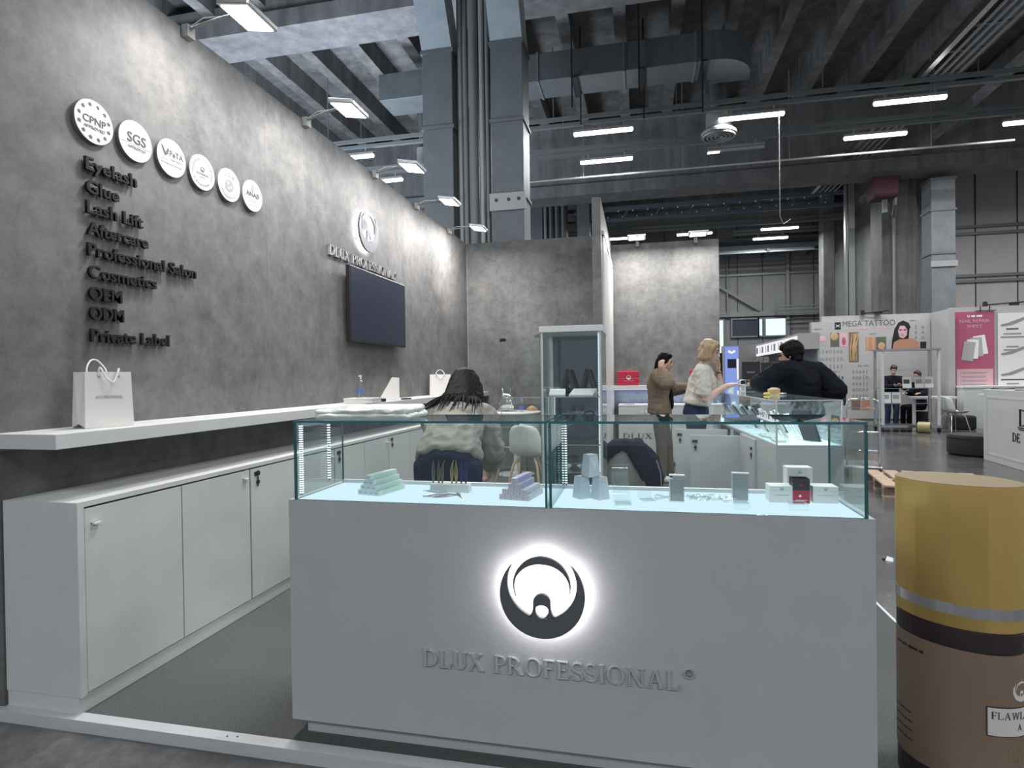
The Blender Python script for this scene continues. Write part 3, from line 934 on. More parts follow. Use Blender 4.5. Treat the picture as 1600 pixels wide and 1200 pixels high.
MB().box(gx(1354), gx(1357), -0.018, -0.014, gz(543, 1355), gz(526, 1355)).box(gx(1363), gx(1366), -0.018, -0.014, gz(543, 1355), gz(526, 1355)).build('strap_print', M['peach'], p)
p = gbox('photo_neckline', M['olive'], 1368.5, 1384, 525, 544)
MB().ball((gx(1377), -0.016, gz(538, 1377)), (0.09, 0.006, 0.10), 14).build('skin_print', M['peach'], p)
# portrait print of a dark-haired woman looking over a bare shoulder
p = MB().poly([(gx(1392), gz(545)), (gx(1393), gz(531)), (gx(1397), gz(515)), (gx(1403), gz(506)), (gx(1410), gz(503.5)), (gx(1418), gz(507)), (gx(1421), gz(513)), (gx(1419), gz(516)), (gx(1418), gz(530)), (gx(1420), gz(545))], GT, 0.012, 0.016).build('portrait_hair', M['black'], gr)
MB().poly([(gx(1402), gz(518)), (gx(1405), gz(511)), (gx(1412), gz(511)), (gx(1416), gz(517)), (gx(1415), gz(525)), (gx(1410), gz(529)), (gx(1404), gz(527))], GT, 0.016, 0.019).build('portrait_face', M['pinklight'], p)
MB().box(gx(1403.5), gx(1408), -0.021, -0.019, gz(517.5), gz(516)).box(gx(1410), gx(1414), -0.021, -0.019, gz(517.5), gz(516)).build('portrait_eye', M['black'], p)
MB().box(gx(1406), gx(1410.5), -0.021, -0.019, gz(525), gz(523.6)).build('portrait_lips', M['skinprint'], p)
MB().poly([(gx(1393), gz(546)), (gx(1396), gz(534)), (gx(1404), gz(530)), (gx(1414), gz(530)), (gx(1424), gz(529)), (gx(1432), gz(534)), (gx(1434), gz(545))], GT, 0.016, 0.0185).build('portrait_shoulder', M['skinprint'], p)
gbox('photo_dark', M['black'], 1435, 1444, 532, 544)
# grid of small tattoo motifs, one printed part per block of the sheet
def motifs(name, x0, x1, y0, y1, nx, ny, mat):
    b = MB()
    rnd = random.Random(x0)
    for i in range(nx):
        for j in range(ny):
            cx, cz = gx(x0+(x1-x0)*(i+.5)/nx), gz(y0+(y1-y0)*(j+.5)/ny, x0)
            kind = rnd.random()
            s_ = 0.042
            if kind < .35:
                b.box(cx-s_*.3, cx+s_*.3, -0.016, -0.0125, cz-s_*1.5, cz+s_*1.5)
            elif kind < .7:
                b.poly([(cx, cz+s_*1.3), (cx+s_*.7, cz), (cx, cz-s_*1.3), (cx-s_*.7, cz)], GT, 0.0125, 0.016)
            else:
                b.strip(loopc(cx, cz, s_, 10), loopc(cx, cz, s_*.6, 10), GT, 0.0125, 0.016, True)
    return b.build(name, mat, gr)
motifs('tattoo_motifs', 1272, 1318, 541, 574, 8, 3, M['ink2'])
motifs('tattoo_motifs', 1298, 1319, 580, 614, 4, 4, M['ink'])
motifs('tattoo_motifs', 1331, 1357, 571, 614, 5, 5, M['ink2'])
motifs('tattoo_motifs', 1424, 1444, 508, 530, 2, 3, M['ink2'])
text_obj('series_text', 'SERIES 10', 0.05, 0.003, basis((1, 0, 0), (0, 0, 1), (0, -1, 0), (gx(1300), -0.013, gz(576, 1300))), M['ink2'], gr)
scribble(MB(), gx(1340), gx(1358), gz(567.5, 1345), 0.04, GT, 0.0125, 0.015, 5).build('series_text', M['ink2'], gr)
gbox('photo_low', M['hairprint'], 1330, 1344, 616, 630)
gbox('photo_low', M['skinprint'], 1346, 1358, 616, 630)
gbox('photo_dark', M['black'], 1313, 1322, 607, 624)

# posters right of the corner
t = thing('pink_poster', 'pink poster with fanned white sheets on the white booth wall', 'poster', (7.78, 16.89, 0))
MB().box(0, 0.86, -0.015, 0, 0.97, 2.86).build('sheet', M['pink'], t)
PT = basis((1, 0, 0), (0, 0, 1), (0, -1, 0), (0, 0, 0))
text_obj('brand_text', 'U', 0.085, 0.004, basis((1, 0, 0), (0, 0, 1), (0, -1, 0), (0.30, -0.016, 2.72)), M['paper2'], t, align='CENTER', weight=0.003)
scribble(MB(), 0.36, 0.60, 2.725, 0.045, PT, 0.0155, 0.018, 8).build('brand_text', M['paper2'], t)
text_obj('heading', 'NAIL REPAIR', 0.12, 0.004, basis((1, 0, 0), (0, 0, 1), (0, -1, 0), (0.43, -0.016, 2.58)), M['pinklight'], t, align='CENTER')
text_obj('heading', 'SHEET', 0.12, 0.004, basis((1, 0, 0), (0, 0, 1), (0, -1, 0), (0.43, -0.016, 2.45)), M['pinklight'], t, align='CENTER')
for k in range(4):
    a = 0.16-0.10*k
    ca, sa = math.cos(a), math.sin(a)
    cx, cy = 0.56-0.09*k, 2.02-0.05*k
    pts = [(cx+u*ca-v*sa, cy+u*sa+v*ca) for u, v in ((-0.13, -0.24), (0.13, -0.24), (0.13, 0.24), (-0.13, 0.24))]
    MB().poly(pts, PT, 0.017+0.002*k, 0.0185+0.002*k).build('white_sheet_print', M['paper2'] if k % 2 == 0 else M['boothwall'], t)
MB().box(0.03, 0.83, -0.019, -0.015, 0.98, 1.42).build('text_panel', M['pinklight'], t)
for k, ln in enumerate(('stick the nail sheet', 'press and trim to fit', 'seal with top coat', 'ready in ten minutes')):
    tb = MB().box(0.14, 0.72-0.05*(k % 2), -0.021, -0.019, 1.33-0.10*k, 1.345-0.10*k).box(0.14, 0.66, -0.021, -0.019, 1.30-0.10*k, 1.31-0.10*k)
    tb.build('text_line', M['ink2'], t)
bc = MB()
for q in (0.55, 0.75):
    bc.tube([(q, -0.02, 2.86), (q-0.03, -0.10, 2.98), (q+0.02, -0.02, 3.0)], 0.012, 5)
bc.box(0.45, 0.9, -0.03, -0.01, 2.87, 2.885)
bc.build('hook', M['black'], t)
t = thing('product_poster', 'grey and white poster of three lash strips beside the pink poster', 'poster', (8.72, 16.89, 0))
MB().box(0, 0.62, -0.012, 0, 0.98, 2.80).build('sheet', M['paper'], t)
for k, z in enumerate((2.52, 1.80, 1.28)):
    MB().poly([(0.06, z), (0.2, z+0.03), (0.56, z+0.17), (0.56, z+0.10), (0.3, z-0.02), (0.08, z-0.05)], PT, 0.012, 0.016).build('strip_print', M['ink2'], t)
for k, z in enumerate((2.42, 2.30, 2.22, 1.98, 1.9, 1.16, 1.06)):
    MB().box(0.18-0.06*(k % 3), 0.44+0.06*(k % 3), -0.015, -0.012, z-0.035, z).build('text_line', M['ink' if k in (0, 5) else 'ink2'], t)
t = thing('product_poster', 'grey poster with a slanted nail file at the right picture edge', 'poster', (9.40, 16.89, 0))
MB().box(0, 0.9, -0.012, 0, 0.98, 2.80).build('sheet', M['boothwall'], t)
MB().poly([(0.05, 1.55), (0.18, 1.55), (0.55, 2.4), (0.42, 2.4)], PT, 0.012, 0.016).build('file_print', M['ink2'], t)
# clip-on spot rails on top of those walls
for x0, x1, y, z, lab in ((5.9, 6.5, 17.55, 2.97, 'small black clip lamp lying on top of the tattoo wall'), (8.5, 9.6, 16.99, 3.03, 'black spotlight arm lying along the top of the poster wall')):
    t = thing('clip_lamp', lab, 'lamp', (x0, y, z))
    MB().tube([(0, 0, 0), (x1-x0, -0.12, 0.05)], 0.02, 6).build('arm', M['black'], t)
    MB().cyl((0, 0, -0.04), (0, 0, 0.08), 0.05, n=10).build('head', M['black'], t)
    MB().box((x1-x0)*.5, (x1-x0)*.5+0.15, -0.08, 0.06, -0.03, 0.03).build('clamp', M['black'], t)

# shell chairs (shared by this stand and the booth)
def shell_chair_parts(t, seat_mat, legs='metal', leg_mat=None):
    # moulded one-piece seat and back on four splayed legs; the sitter faces +x
    vs, fs = [], []
    nu, nv = 13, 11
    prof = [(0.24, 0.425), (0.22, 0.45), (0.14, 0.445), (0.04, 0.435), (-0.06, 0.435), (-0.13, 0.45), (-0.18, 0.50), (-0.205, 0.56), (-0.22, 0.63), (-0.235, 0.70), (-0.25, 0.76), (-0.26, 0.80), (-0.265, 0.82)]
    wid = [0.17, 0.20, 0.22, 0.23, 0.23, 0.23, 0.225, 0.22, 0.215, 0.205, 0.185, 0.15, 0.09]
    for i, (px, pz) in enumerate(prof):
        back = max(0, min(1, (i-4)/3))
        for j in range(nv):
            u = (j/(nv-1)-0.5)*2
            e = abs(u)**2.5
            vs.append((px+back*0.07*e, u*wid[i], pz+(1-back)*0.05*e))
    for i in range(nu-1):
        for j in range(nv-1):
            fs.append((i*nv+j, i*nv+j+1, (i+1)*nv+j+1, (i+1)*nv+j))
    o = MB().add(vs, fs).build('seat_shell', seat_mat, t, smooth=True)
    so = o.modifiers.new('thickness', 'SOLIDIFY')
    so.thickness = 0.012
    su = o.modifiers.new('round', 'SUBSURF')
    su.levels = su.render_levels = 1
    lm = leg_mat or M['steel']
    r = 0.011 if legs == 'metal' else 0.016
    for sx in (-1, 1):
        for sy in (-1, 1):
            MB().tube([(0.10*sx, 0.09*sy, 0.435), (0.16*sx, 0.15*sy, 0.36), (0.23*sx, 0.22*sy, 0.0)], [r, r, r*0.8], 8).build('leg', lm, t, smooth=True)
    MB().tube([(-0.13, -0.12, 0.39), (0.13, 0.12, 0.39)], 0.006, 6).tube([(-0.13, 0.12, 0.39), (0.13, -0.12, 0.39)], 0.006, 6).build('brace', lm, t)
def shell_chair(loc, rz, lab, mat='cream', legs='metal'):
    t = thing('shell_chair', lab, 'chair', loc, rz, 'moulded shell chairs')
    shell_chair_parts(t, M[mat], legs, M['beech'] if legs == 'wood' else None)
    return t
shell_chair((7.15, 15.6, FZ), 0.25, 'white shell chair on steel legs right of the wheeled glass rack', 'whitegloss')
shell_chair((8.35, 15.75, FZ), 2.6, 'white shell chair with thin legs tucked behind the bar table', 'whitegloss')

# meeting table, shelf desk and folding bar table at that stand
t = thing('meeting_table', 'white meeting table behind the wheeled rack', 'table', (7.0, 16.42, FZ))
bxo('table_top', M['whitegloss'], t, -0.40, 0.52, -0.22, 0.22, 0.74, 0.80, 0.01)
for sx in (-0.34, 0.46):
    MB().box(sx-0.03, sx+0.03, -0.03, 0.03, 0, 0.74).build('leg', M['whitegloss'], t)
t = thing('wall_desk', 'long white desk against the poster wall', 'desk', (7.72, 16.2, FZ))
bxo('desk_top', M['whitegloss'], t, 0, 3.5, 0.2, 0.68, 1.00, 1.05, 0.005)
bxo('end_panel', M['white'], t, 0.02, 0.62, 0.22, 0.66, 0, 1.00, 0.004)
bxo('back_panel', M['white'], t, 0.62, 3.4, 0.60, 0.66, 0.1, 1.00)
t = thing('folding_table', 'small white table on slanted chrome legs beside the white counter', 'table', (7.75, 14.7, FZ))
bxo('table_top', M['whitegloss'], t, -0.38, 0.5, -0.3, 0.3, 0.86, 0.90, 0.008)
for sy in (-0.2, 0.2):
    for s_ in (1, -1):
        MB().tube([(-0.32*s_+0.05, sy, 0.86), (0.34*s_+0.05, sy, 0.0)], 0.018, 8).build('leg', M['chrome'], t, smooth=True)
MB().tube([(0.39, -0.2, 0.02), (0.39, 0.2, 0.02)], 0.018, 8).build('foot_bar', M['chrome'], t)
tag(MB().box(0, 0.45, -0.15, 0.15, 0, 0.34).box(0.05, 0.2, -0.16, 0.16, 0.05, 0.3).build('black_bag', M['blackmatte'], loc=(7.42, 16.22, FZ), bevel=0.05), 'black bag on the floor behind the white shell chair', 'bag')

# wheeled glass rack
t = thing('display_trolley', 'tall wheeled display rack with glass shelves and pale posts', 'rack', (6.2, 15.7, FZ))
RT, RM = M['whitegloss'], M['steel']
for sx in (-0.58, 0.60):
    for sy in (-0.22, 0.24):
        MB().box(sx-0.025, sx+0.025, sy-0.025, sy+0.025, 0.14, 1.92).build('post', RT if sy < 0 else RM, t)
        MB().cyl((sx-0.02, sy, 0.05), (sx+0.02, sy, 0.05), 0.05, n=14).build('caster', M['black'], t)
bxo('top_frame', RM, t, -0.62, 0.64, -0.26, 0.28, 1.92, 1.96)
bxo('bottom_frame', RM, t, -0.62, 0.64, -0.26, 0.28, 0.10, 0.16)
for z in (0.66, 1.02, 1.45):
    MB().pane(-0.56, 0.58, -0.21, 0.23, z, z+0.01).build('glass_shelf', [M['glass'], M['steel']], t)
for (x0, z0, lab, mt) in ((-0.10, 1.035, 'white leaflet with a dark picture on the upper rack shelf', 'paper2'), (0.16, 1.035, 'plain leaflet in the middle of the upper rack shelf', 'paper'), (0.36, 1.035, 'plain leaflet at the right of the upper rack shelf', 'paper'), (-0.54, 0.675, 'pale leaflet behind the near post on the lower rack shelf', 'paper2'), (-0.33, 0.675, 'pale leaflet in the middle of the lower rack shelf', 'paper')):
    o = MB().box(0, 0.19, -0.004, 0.004, 0, 0.26, T=Matrix.Rotation(-0.12, 4, 'X')).build('leaflet', M[mt], loc=(6.2+x0, 15.62, FZ+z0))
    tag(o, lab, 'leaflet', 'leaflets on the wheeled rack')
    MB().box(0.02, 0.15, -0.006, -0.0045, 0.10, 0.20, T=Matrix.Rotation(-0.12, 4, 'X')).build('print', M['ink'] if 'dark' in lab else M['greyink'], o)
tp = thing('tape_roll', 'roll of brown packing tape leaning on the foot of the rack', 'tape', (6.38, 15.2, FZ))
MB().strip(loopc(0, 0, 0.13, 28), loopc(0, 0, 0.075, 28), basis((0.55, 0.83, 0), (0, 0, 1), (0.83, -0.55, 0), (0, 0, 0.13)), -0.12, 0.12, True).build('tape', M['tape'], tp)
MB().strip(loopc(0, 0, 0.075, 28), loopc(0, 0, 0.065, 28), basis((0.55, 0.83, 0), (0, 0, 1), (0.83, -0.55, 0), (0, 0, 0.13)), -0.121, 0.121, True).build('core', M['wooddark'], tp)

# platform trolley and pallet
t = thing('hand_trolley', 'chrome platform trolley with a tall handle behind the pallet', 'trolley', (2.93, 8.75, FZ), -0.22)
hd = MB().tube([(-0.19, 0, 0.14), (-0.19, 0, 0.97), (-0.17, 0, 1.03), (-0.12, 0, 1.05), (0.12, 0, 1.05), (0.17, 0, 1.03), (0.19, 0, 0.97), (0.19, 0, 0.14)], 0.014, 10).tube([(-0.18, 0.02, 0.90), (-0.14, 0.02, 0.93), (0.14, 0.02, 0.93), (0.18, 0.02, 0.90)], 0.008, 8)
hd.build('handle', M['chrome'], t, smooth=True)
MB().tube([(-0.19, 0, 0.60), (0.19, 0, 0.60)], 0.008, 8).tube([(-0.19, 0, 0.35), (0.19, 0, 0.35)], 0.006, 8).build('cross_bar', M['chrome'], t, smooth=True)
MB().pane(-0.178, 0.178, -0.004, 0.004, 0.15, 0.59).build('front_panel', [M['film'], M['steel']], t)
bxo('platform', M['steel'], t, -0.22, 0.22, -0.05, 0.65, 0.10, 0.14, 0.01)
for sx in (-0.19, 0.19):
    for sy in (0.0, 0.58):
        MB().cyl((sx-0.02, sy, 0.05), (sx+0.02, sy, 0.05), 0.05, n=16).build('wheel', M['black'], t)
t = thing('wooden_pallet', 'pale wooden pallet on the floor beside the display counter', 'pallet', (3.30, 7.76, FZ), -0.17)
for k in range(6):
    xx = -0.56+k*0.2
    MB().box(xx, xx+0.145, -0.6, 0.6, 0.122, 0.144).build('deck_board', M['wood'], t, bevel=0.003)
for sy in (-0.5, 0, 0.5):
    MB().box(-0.56, 0.585, sy-0.05, sy+0.05, 0.10, 0.122).build('stringer_board', M['wood'], t)
    for sx in (-0.5, 0, 0.5):
        MB().box(sx-0.06, sx+0.085, sy-0.05, sy+0.05, 0.022, 0.10).build('block', M['wooddark'], t)
    MB().box(-0.56, 0.585, sy-0.05, sy+0.05, 0.0, 0.022).build('base_board', M['wood'], t)

# white counter of the neighbouring stand with its dark logo
t = thing('neighbour_counter', 'white boxy counter with a black logo at the right edge', 'counter', (5.32, 10.7, FZ), -1.67)
bxo('body', M['white'], t, 0, 2.2, 0, 0.6, 0, 1.12, 0.006)
fr = MB()
for a in ((0.10, 2.1, 0.10, 0.13), (0.10, 2.1, 0.98, 1.01), (0.10, 0.13, 0.10, 1.01)):
    fr.box(a[0], a[1], -0.006, 0.0, a[2], a[3])
fr.build('panel_moulding', M['white'], t)
lt = MB()
serif(lt, 'DE', 0.13, basis((1, 0, 0), (0, 0, 1), (0, -1, 0), (0.93, -0.002, 0.385)), 0.006)
lt.build('lettering', M['dark'], t)
lt = MB()
serif(lt, 'D', 0.24, basis((1.3, 0, 0), (0, 0, 1), (0, -1, 0), (1.10, -0.002, 0.62)), 0.006)
lt.box(1.08, 1.42, -0.008, -0.001, 0.59, 0.605).box(1.11, 1.39, -0.008, -0.001, 0.565, 0.577)
lt.build('logo', M['dark'], t)
for k, (u, v, rz) in enumerate(((0.25, 0.2, 0.3), (0.60, 0.35, -0.2), (0.95, 0.2, 0.5), (1.35, 0.35, 0.1))):
    q = Matrix.Rotation(-1.67, 3, 'Z') @ Vector((u, v, 0))
    o = MB().box(-0.15, 0.15, -0.105, 0.105, 0, 0.012).build('brochure', M['black'] if k != 1 else M['paper2'], loc=(5.32+q.x, 10.7+q.y, FZ+1.121))
    o.rotation_euler = (0, 0, rz)
    tag(o, ('dark glossy brochure at the left end of the white counter', 'white brochure among dark ones on the white counter', 'dark glossy brochure lying past the white one on the counter', 'dark brochure farthest right on the white counter')[k], 'brochure', 'brochures on the neighbour counter')
    if k != 1:
        MB().box(-0.11, 0.02, -0.07, 0.07, 0.012, 0.0135).build('cover_print', M['paper2'], o)
t = thing('floor_pouf', 'low round black pouf beside the white counter', 'pouf', (5.55, 11.3, FZ))
MB().lathe([(0.40, 0.0), (0.44, 0.03), (0.44, 0.30), (0.41, 0.34)], n=36).build('cushion', M['blackmatte'], t, smooth=True)
MB().lathe([(0.445, 0.285), (0.445, 0.295)], n=36).build('seam', M['black'], t)

# lit kiosks and dark screens behind the man
t = thing('blue_kiosk', 'blue lit advertising kiosk behind the woman in white', 'kiosk', (2.05, 13.6, FZ))
bxo('body', M['boothwall'], t, -0.24, 0.42, 0.0, 0.5, 0, 2.05)
bxo('light_face', M['bluelit'], t, -0.23, 0.05, -0.03, 0.0, 0.0, 2.02)
bxo('dark_window', M['screen'], t, -0.18, 0.0, -0.04, -0.03, 1.55, 1.75)
MB().box(0.015, 0.05, -0.04, -0.03, 1.3, 1.75).build('light_strip', M['litwhite'], t)
MB().poly([(-0.17, 1.90), (-0.09, 1.86), (-0.01, 1.90), (-0.03, 1.95), (-0.09, 1.91), (-0.15, 1.95)], on_front(0, 0, 0), 0.031, 0.034).build('sign_mark', M['litwhite'], t)
t = thing('menu_stand', 'white stand with a bright back-lit strip above the dark screens', 'stand', (2.5, 10.3, FZ))
bxo('light_box', M['litwhite'], t, 0.0, 0.02, 0.0, 3.7, 1.80, 2.02)
bxo('fascia_end', M['boothwall'], t, 0.0, 0.33, -0.02, -0.001, 1.80, 2.06)
bxo('roof', M['boothwall'], t, 0.021, 0.33, 0.0, 3.7, 1.80, 2.06)
bxo('back_board', M['ductlight'], t, 0.30, 0.33, 0.0, 3.7, 0.0, 1.80)
for k in range(3):
    MB().pane(0.02, 0.29, 0.02, 3.68, 0.9+0.28*k, 0.91+0.28*k).build('glass_shelf', [M['glass'], M['steel']], t)
for k in range(12):
    bxo('menu_text', M['greyink'], t, -0.003, 0.0, 0.2+k*0.28, 0.24+k*0.28+0.10*(k % 2), 1.85, 1.98)
MB().box(0.0, 0.03, 0.0, 0.03, 0, 1.8).box(0.0, 0.03, 3.67, 3.7, 0, 1.8).build('corner_post', M['steel'], t)
tag(MB().box(0, 0.22, 0, 0.3, 0, 1.85).box(0.03, 0.19, -0.012, 0, 1.3, 1.75).build('dark_cabinet', M['blackmatte'], loc=(1.42, 12.6, FZ)), 'dark cabinet between the right back wall and the blue kiosk', 'cabinet')
for x0, x1, y, z0, z1, lab in ((1.51, 1.76, 9.4, 0.80, 1.60, 'dark upright screen behind the raised hand of the woman in white'), (1.80, 2.32, 9.5, 0.8, 1.585, 'dark screen between the upright screen and the man in black')):
    t = thing('display_screen', lab, 'screen', ((x0+x1)/2, y, FZ))
    hw = (x1-x0)/2
    bxo('casing', M['black'], t, -hw, hw, 0, 0.06, z0, z1, 0.006)
    bxo('panel', M['black'], t, -hw+0.02, hw-0.02, -0.004, 0, z0+0.03, z1-0.03)
    bxo('stand_pole', M['black'], t, -0.04, 0.04, 0.02, 0.08, 0.02, z0)
    bxo('foot', M['black'], t, -0.12, 0.12, -0.15, 0.2, 0, 0.02)
    for k in range(5):
        bxo('text_line', M['bluegrey'], t, -hw+0.06, hw*0.4, -0.006, -0.004, z1-0.18-k*0.12, z1-0.15-k*0.12)

# ------------------------------------------------------------------ the booth: shell
YB, YR = 8.79, 9.5
struct(MB().box(-2.80, 1.33, 1.945, 9.7, FZ, 0.0).build('floor_booth', M['carpet']))
kb = MB().box(-2.85, 1.34, 1.905, 1.9449, FZ, 0.004).box(-2.85, 1.34, 1.9451, 1.958, 0.0002, 0.0038)
kb.cyl((-1.55, 1.93, 0.004), (-1.55, 1.93, 0.005), 0.004, n=8, mi=1).cyl((-1.51, 1.935, 0.004), (-1.51, 1.935, 0.005), 0.004, n=8, mi=1)
struct(kb.build('trim_1', [M['alu'], M['gap']]))
struct(MB().box(1.33, 1.345, 1.945, 9.7, FZ, 0.004).build('trim_2', M['alu']))
struct(MB().box(-2.72, -2.62, 1.93, YB+0.1, 0.0, 3.45).build('wall_left', M['wall'], bevel=0.002))
struct(MB().box(-2.62, -0.532, YB, YB+0.1, 0.0, 3.45).build('wall_back', M['wall']))
struct(MB().box(-0.532, -0.431, 6.92, YR+0.1, 0.0, 3.45).build('wall_partition', M['wall'], bevel=0.002))
struct(MB().box(-0.431, 1.20, YR, YR+0.1, 0.0, 3.45).build('wall_back_right', M['wall']))
# thin joint lines between the wall sheets
for y in (3.77,):
    struct(MB().box(-2.6195, -2.619, y, y+0.003, 0.0, 3.45).build('trim_3', M['badgeside']))
struct(MB().box(-2.62, -2.616, YB-0.004, YB, 0, 3.45).build('trim_4', M['boothwall']))
t = thing('light_panel', 'white panel on the side of the tall partition', 'panel', (-0.431, 8.2, 0))
bxo('panel', M['whitegloss'], t, 0.0, 0.02, -1.05, 1.15, 0.05, 3.05)
bxo('frame', M['boothwall'], t, 0.0, 0.028, 1.15, 1.2, 0.05, 3.1)
bxo('top_rail', M['boothwall'], t, 0.0, 0.028, -1.1, 1.2, 3.05, 3.1)

# ------------------------------------------------------------------ flood lights on arms over the wall
def flood_light(loc, arm_vec, lab, tilt, power, axis='x'):
    t = thing('flood_light', lab, 'light', loc, 0, 'flood lights over the booth walls')
    R_ = Matrix.Rotation(tilt, 4, 'Y') if axis == 'x' else Matrix.Rotation(tilt, 4, 'X')
    sx, sy = (0.10, 0.135) if axis == 'x' else (0.135, 0.09)
    MB().box(-sx, sx, -sy, sy, 0.0, 0.035, T=R_).build('housing', M['steel'], t, bevel=0.008)
    MB().box(-sx*0.82, sx*0.82, -sy*0.86, sy*0.86, -0.004, 0.0, T=R_).build('light_face', M['flood'], t)
    a = Vector(arm_vec)
    pts = [Vector((0, 0, 0.03)), a*0.35+Vector((0, 0, 0.035)), a*0.7+Vector((0, 0, 0.02)), a]
    MB().tube(pts, 0.009, 8).build('arm', M['pipelight'], t, smooth=True)
    MB().tube([p+Vector((0.0, 0.012*math.sin(i*2.2), 0.016+0.008*math.cos(i*3))) for i, p in enumerate(pts)], 0.004, 6).build('cable', M['whitegloss'], t, smooth=True)
    MB().box(a.x-0.015, a.x+0.03, a.y-0.03, a.y+0.03, a.z-0.05, a.z+0.02).build('wall_bracket', M['pipelight'], t)
    l = area('flood_lamp', (0, 0, -0.012), sx*1.7, sy*1.7, power, (1.0, 0.965, 0.94))
    l.rotation_euler = (0, tilt, 0) if axis == 'x' else (tilt, 0, 0)
    l.parent = t
    return t
for i, y in enumerate((2.91, 4.07, 5.32, 6.45, 7.68)):
    flood_light((-2.12, y, 3.38), (-0.48, 0.10 if i == 0 else 0.2, 0.06), ('rectangular flood light nearest the photographer over the left wall', 'second flood light along the top of the left wall', 'third flood light along the left wall, above the emblem', 'fourth flood light on a thin arm before the column ducts', 'last flood light on the left wall near the back corner')[i], 0.16, FLOOD_W*(2.4 if i == 4 else 1.0))
flood_light((-0.03, 9.0, 3.42), (0.0, 0.47, 0.03), 'flood light over the right back wall beside the partition', -0.1, FLOOD_W*1.6, 'y')
flood_light((0.85, 9.0, 3.42), (0.0, 0.47, 0.03), 'flood light over the outer end of the right back wall', -0.1, FLOOD_W*1.6, 'y')

# ------------------------------------------------------------------ lettering and badges on the left wall
LINES = [('Eyelash', 2.390, 2.332, 2.626), ('Glue', 2.279, 2.333, 2.516), ('Lash Lift', 2.180, 2.334, 2.662), ('Aftercare', 2.078, 2.335, 2.693), ('Professional Salon', 1.975, 2.336, 3.042), ('Cosmetics', 1.867, 2.337, 2.744), ('OEM', 1.763, 2.338, 2.521), ('ODM', 1.667, 2.339, 2.530), ('Private Label', 1.558, 2.343, 2.826)]
for s_, z, y0, y1 in LINES:
    o = text_obj('wall_lettering', s_, 0.088, 0.016, on_left(0, 0, 0), M['dark'], width=y1-y0, weight=0.0016)
    o.location = (-2.610, y0, z)
    tag(o, 'raised charcoal lettering reading "%s" on the concrete wall' % s_, 'lettering', 'service list lettering on the left wall')
    for (py, pz) in ((0.02, 0.03), (y1-y0-0.03, 0.03)):
        MB().cyl((-0.0105, py, pz), (0.004, py, pz), 0.004, n=8).build('spacer_pin', M['badgeside'], o)
BT = on_left(0, 0, 0)
def badge(y, lab, r=0.105):
    o = thing('wall_badge', lab, 'badge', (-2.608, y, 2.633), 0, 'round white certificate badges on the left wall')
    MB().cyl((-0.012, 0, 0), (0.008, 0, 0), r, n=56, mi=1).build('edge', [M['badge'], M['badgeside']], o, smooth=True)
    MB().cyl((0.008, 0, 0), (0.0095, 0, 0), r*0.995, n=56).build('face', M['badge'], o)
    return o
def BD(u, v):
    return on_left(u, v, 0.0095)
b = badge(2.385, 'round white badge reading CPNP APPROVED inside a ring of stars')
text_obj('lettering', 'CPNP', 0.050, 0.002, BD(0, -0.012), M['ink'], b, align='CENTER', width=0.125)
text_obj('lettering', 'APPROVED', 0.021, 0.002, BD(0, -0.038), M['ink2'], b, align='CENTER', width=0.115)
for k in range(12):
    a = 2*PI*k/12+0.26
    cx, cy = 0.082*math.cos(a), 0.082*math.sin(a)
    pts = [(cx+(0.011 if j % 2 == 0 else 0.0045)*math.cos(PI/2+PI*j/5), cy+(0.011 if j % 2 == 0 else 0.0045)*math.sin(PI/2+PI*j/5)) for j in range(10)]
    MB().poly(pts, BD(0, 0), 0, 0.002).build('star', M['ink'], b)
b = badge(2.627, 'round white badge reading SGS APPROVED')
text_obj('lettering', 'SGS', 0.072, 0.002, BD(0.005, -0.012), M['ink'], b, align='CENTER', width=0.118, weight=0.001)
MB().box(0, 0.001, -0.09, 0.095, -0.0225, -0.0205, T=Matrix.Translation((0.0095, 0, 0))).build('rule', M['ink2'], b)
text_obj('lettering', 'APPROVED', 0.021, 0.002, BD(0.006, -0.044), M['ink2'], b, align='CENTER', width=0.115)
b = badge(2.871, 'round white badge with a leafy V and the word PeTA')
text_obj('lettering', 'PeTA', 0.048, 0.002, BD(0.033, 0.008), M['ink'], b, align='CENTER', width=0.098)
MB().poly([(-0.075, 0.055), (-0.062, 0.05), (-0.045, 0.018), (-0.030, 0.045), (-0.018, 0.045), (-0.028, 0.012), (-0.050, 0.0)], BD(0, 0), 0, 0.002).build('leaf_mark', M['ink'], b)
scribble(MB(), -0.005, 0.078, -0.014, 0.009, BD(0, 0), 0, 0.0012, 6).build('text_line', M['ink2'], b)
scribble(MB(), -0.07, -0.025, -0.020, 0.010, BD(0, 0), 0, 0.0012, 7).build('text_line', M['greyink'], b)
scribble(MB(), -0.075, 0.078, -0.042, 0.008, BD(0, 0), 0, 0.0012, 4).build('text_line', M['ink2'], b)
MB().box(0, 0.001, -0.02, 0.088, -0.024, -0.023, T=Matrix.Translation((0.0095, 0, 0))).build('rule', M['ink2'], b)
b = badge(3.111, 'round white badge with tiny circular lettering around a small emblem')
for k0, k1 in ((0.25, 2.0), (2.4, 4.1), (4.6, 6.0)):
    rg_ = MB()
    q = k0
    j = 0
    while q < k1:
        w_ = 0.06+0.05*(j % 3)
        A = [(0.084*math.sin(q+w_*i/3), 0.084*math.cos(q+w_*i/3)) for i in range(4)]
        B = [(0.072*math.sin(q+w_*i/3), 0.072*math.cos(q+w_*i/3)) for i in range(4)]
        rg_.strip(A, B, BD(0, 0), 0, 0.0015)
        q += w_+0.06
        j += 1
    rg_.build('ring_lettering', M['ink2'], b)
em = MB()
emblem_shape(em, 0.017, BD(0, 0.018), 0, 0.002)
em.build('emblem', M['ink'], b)
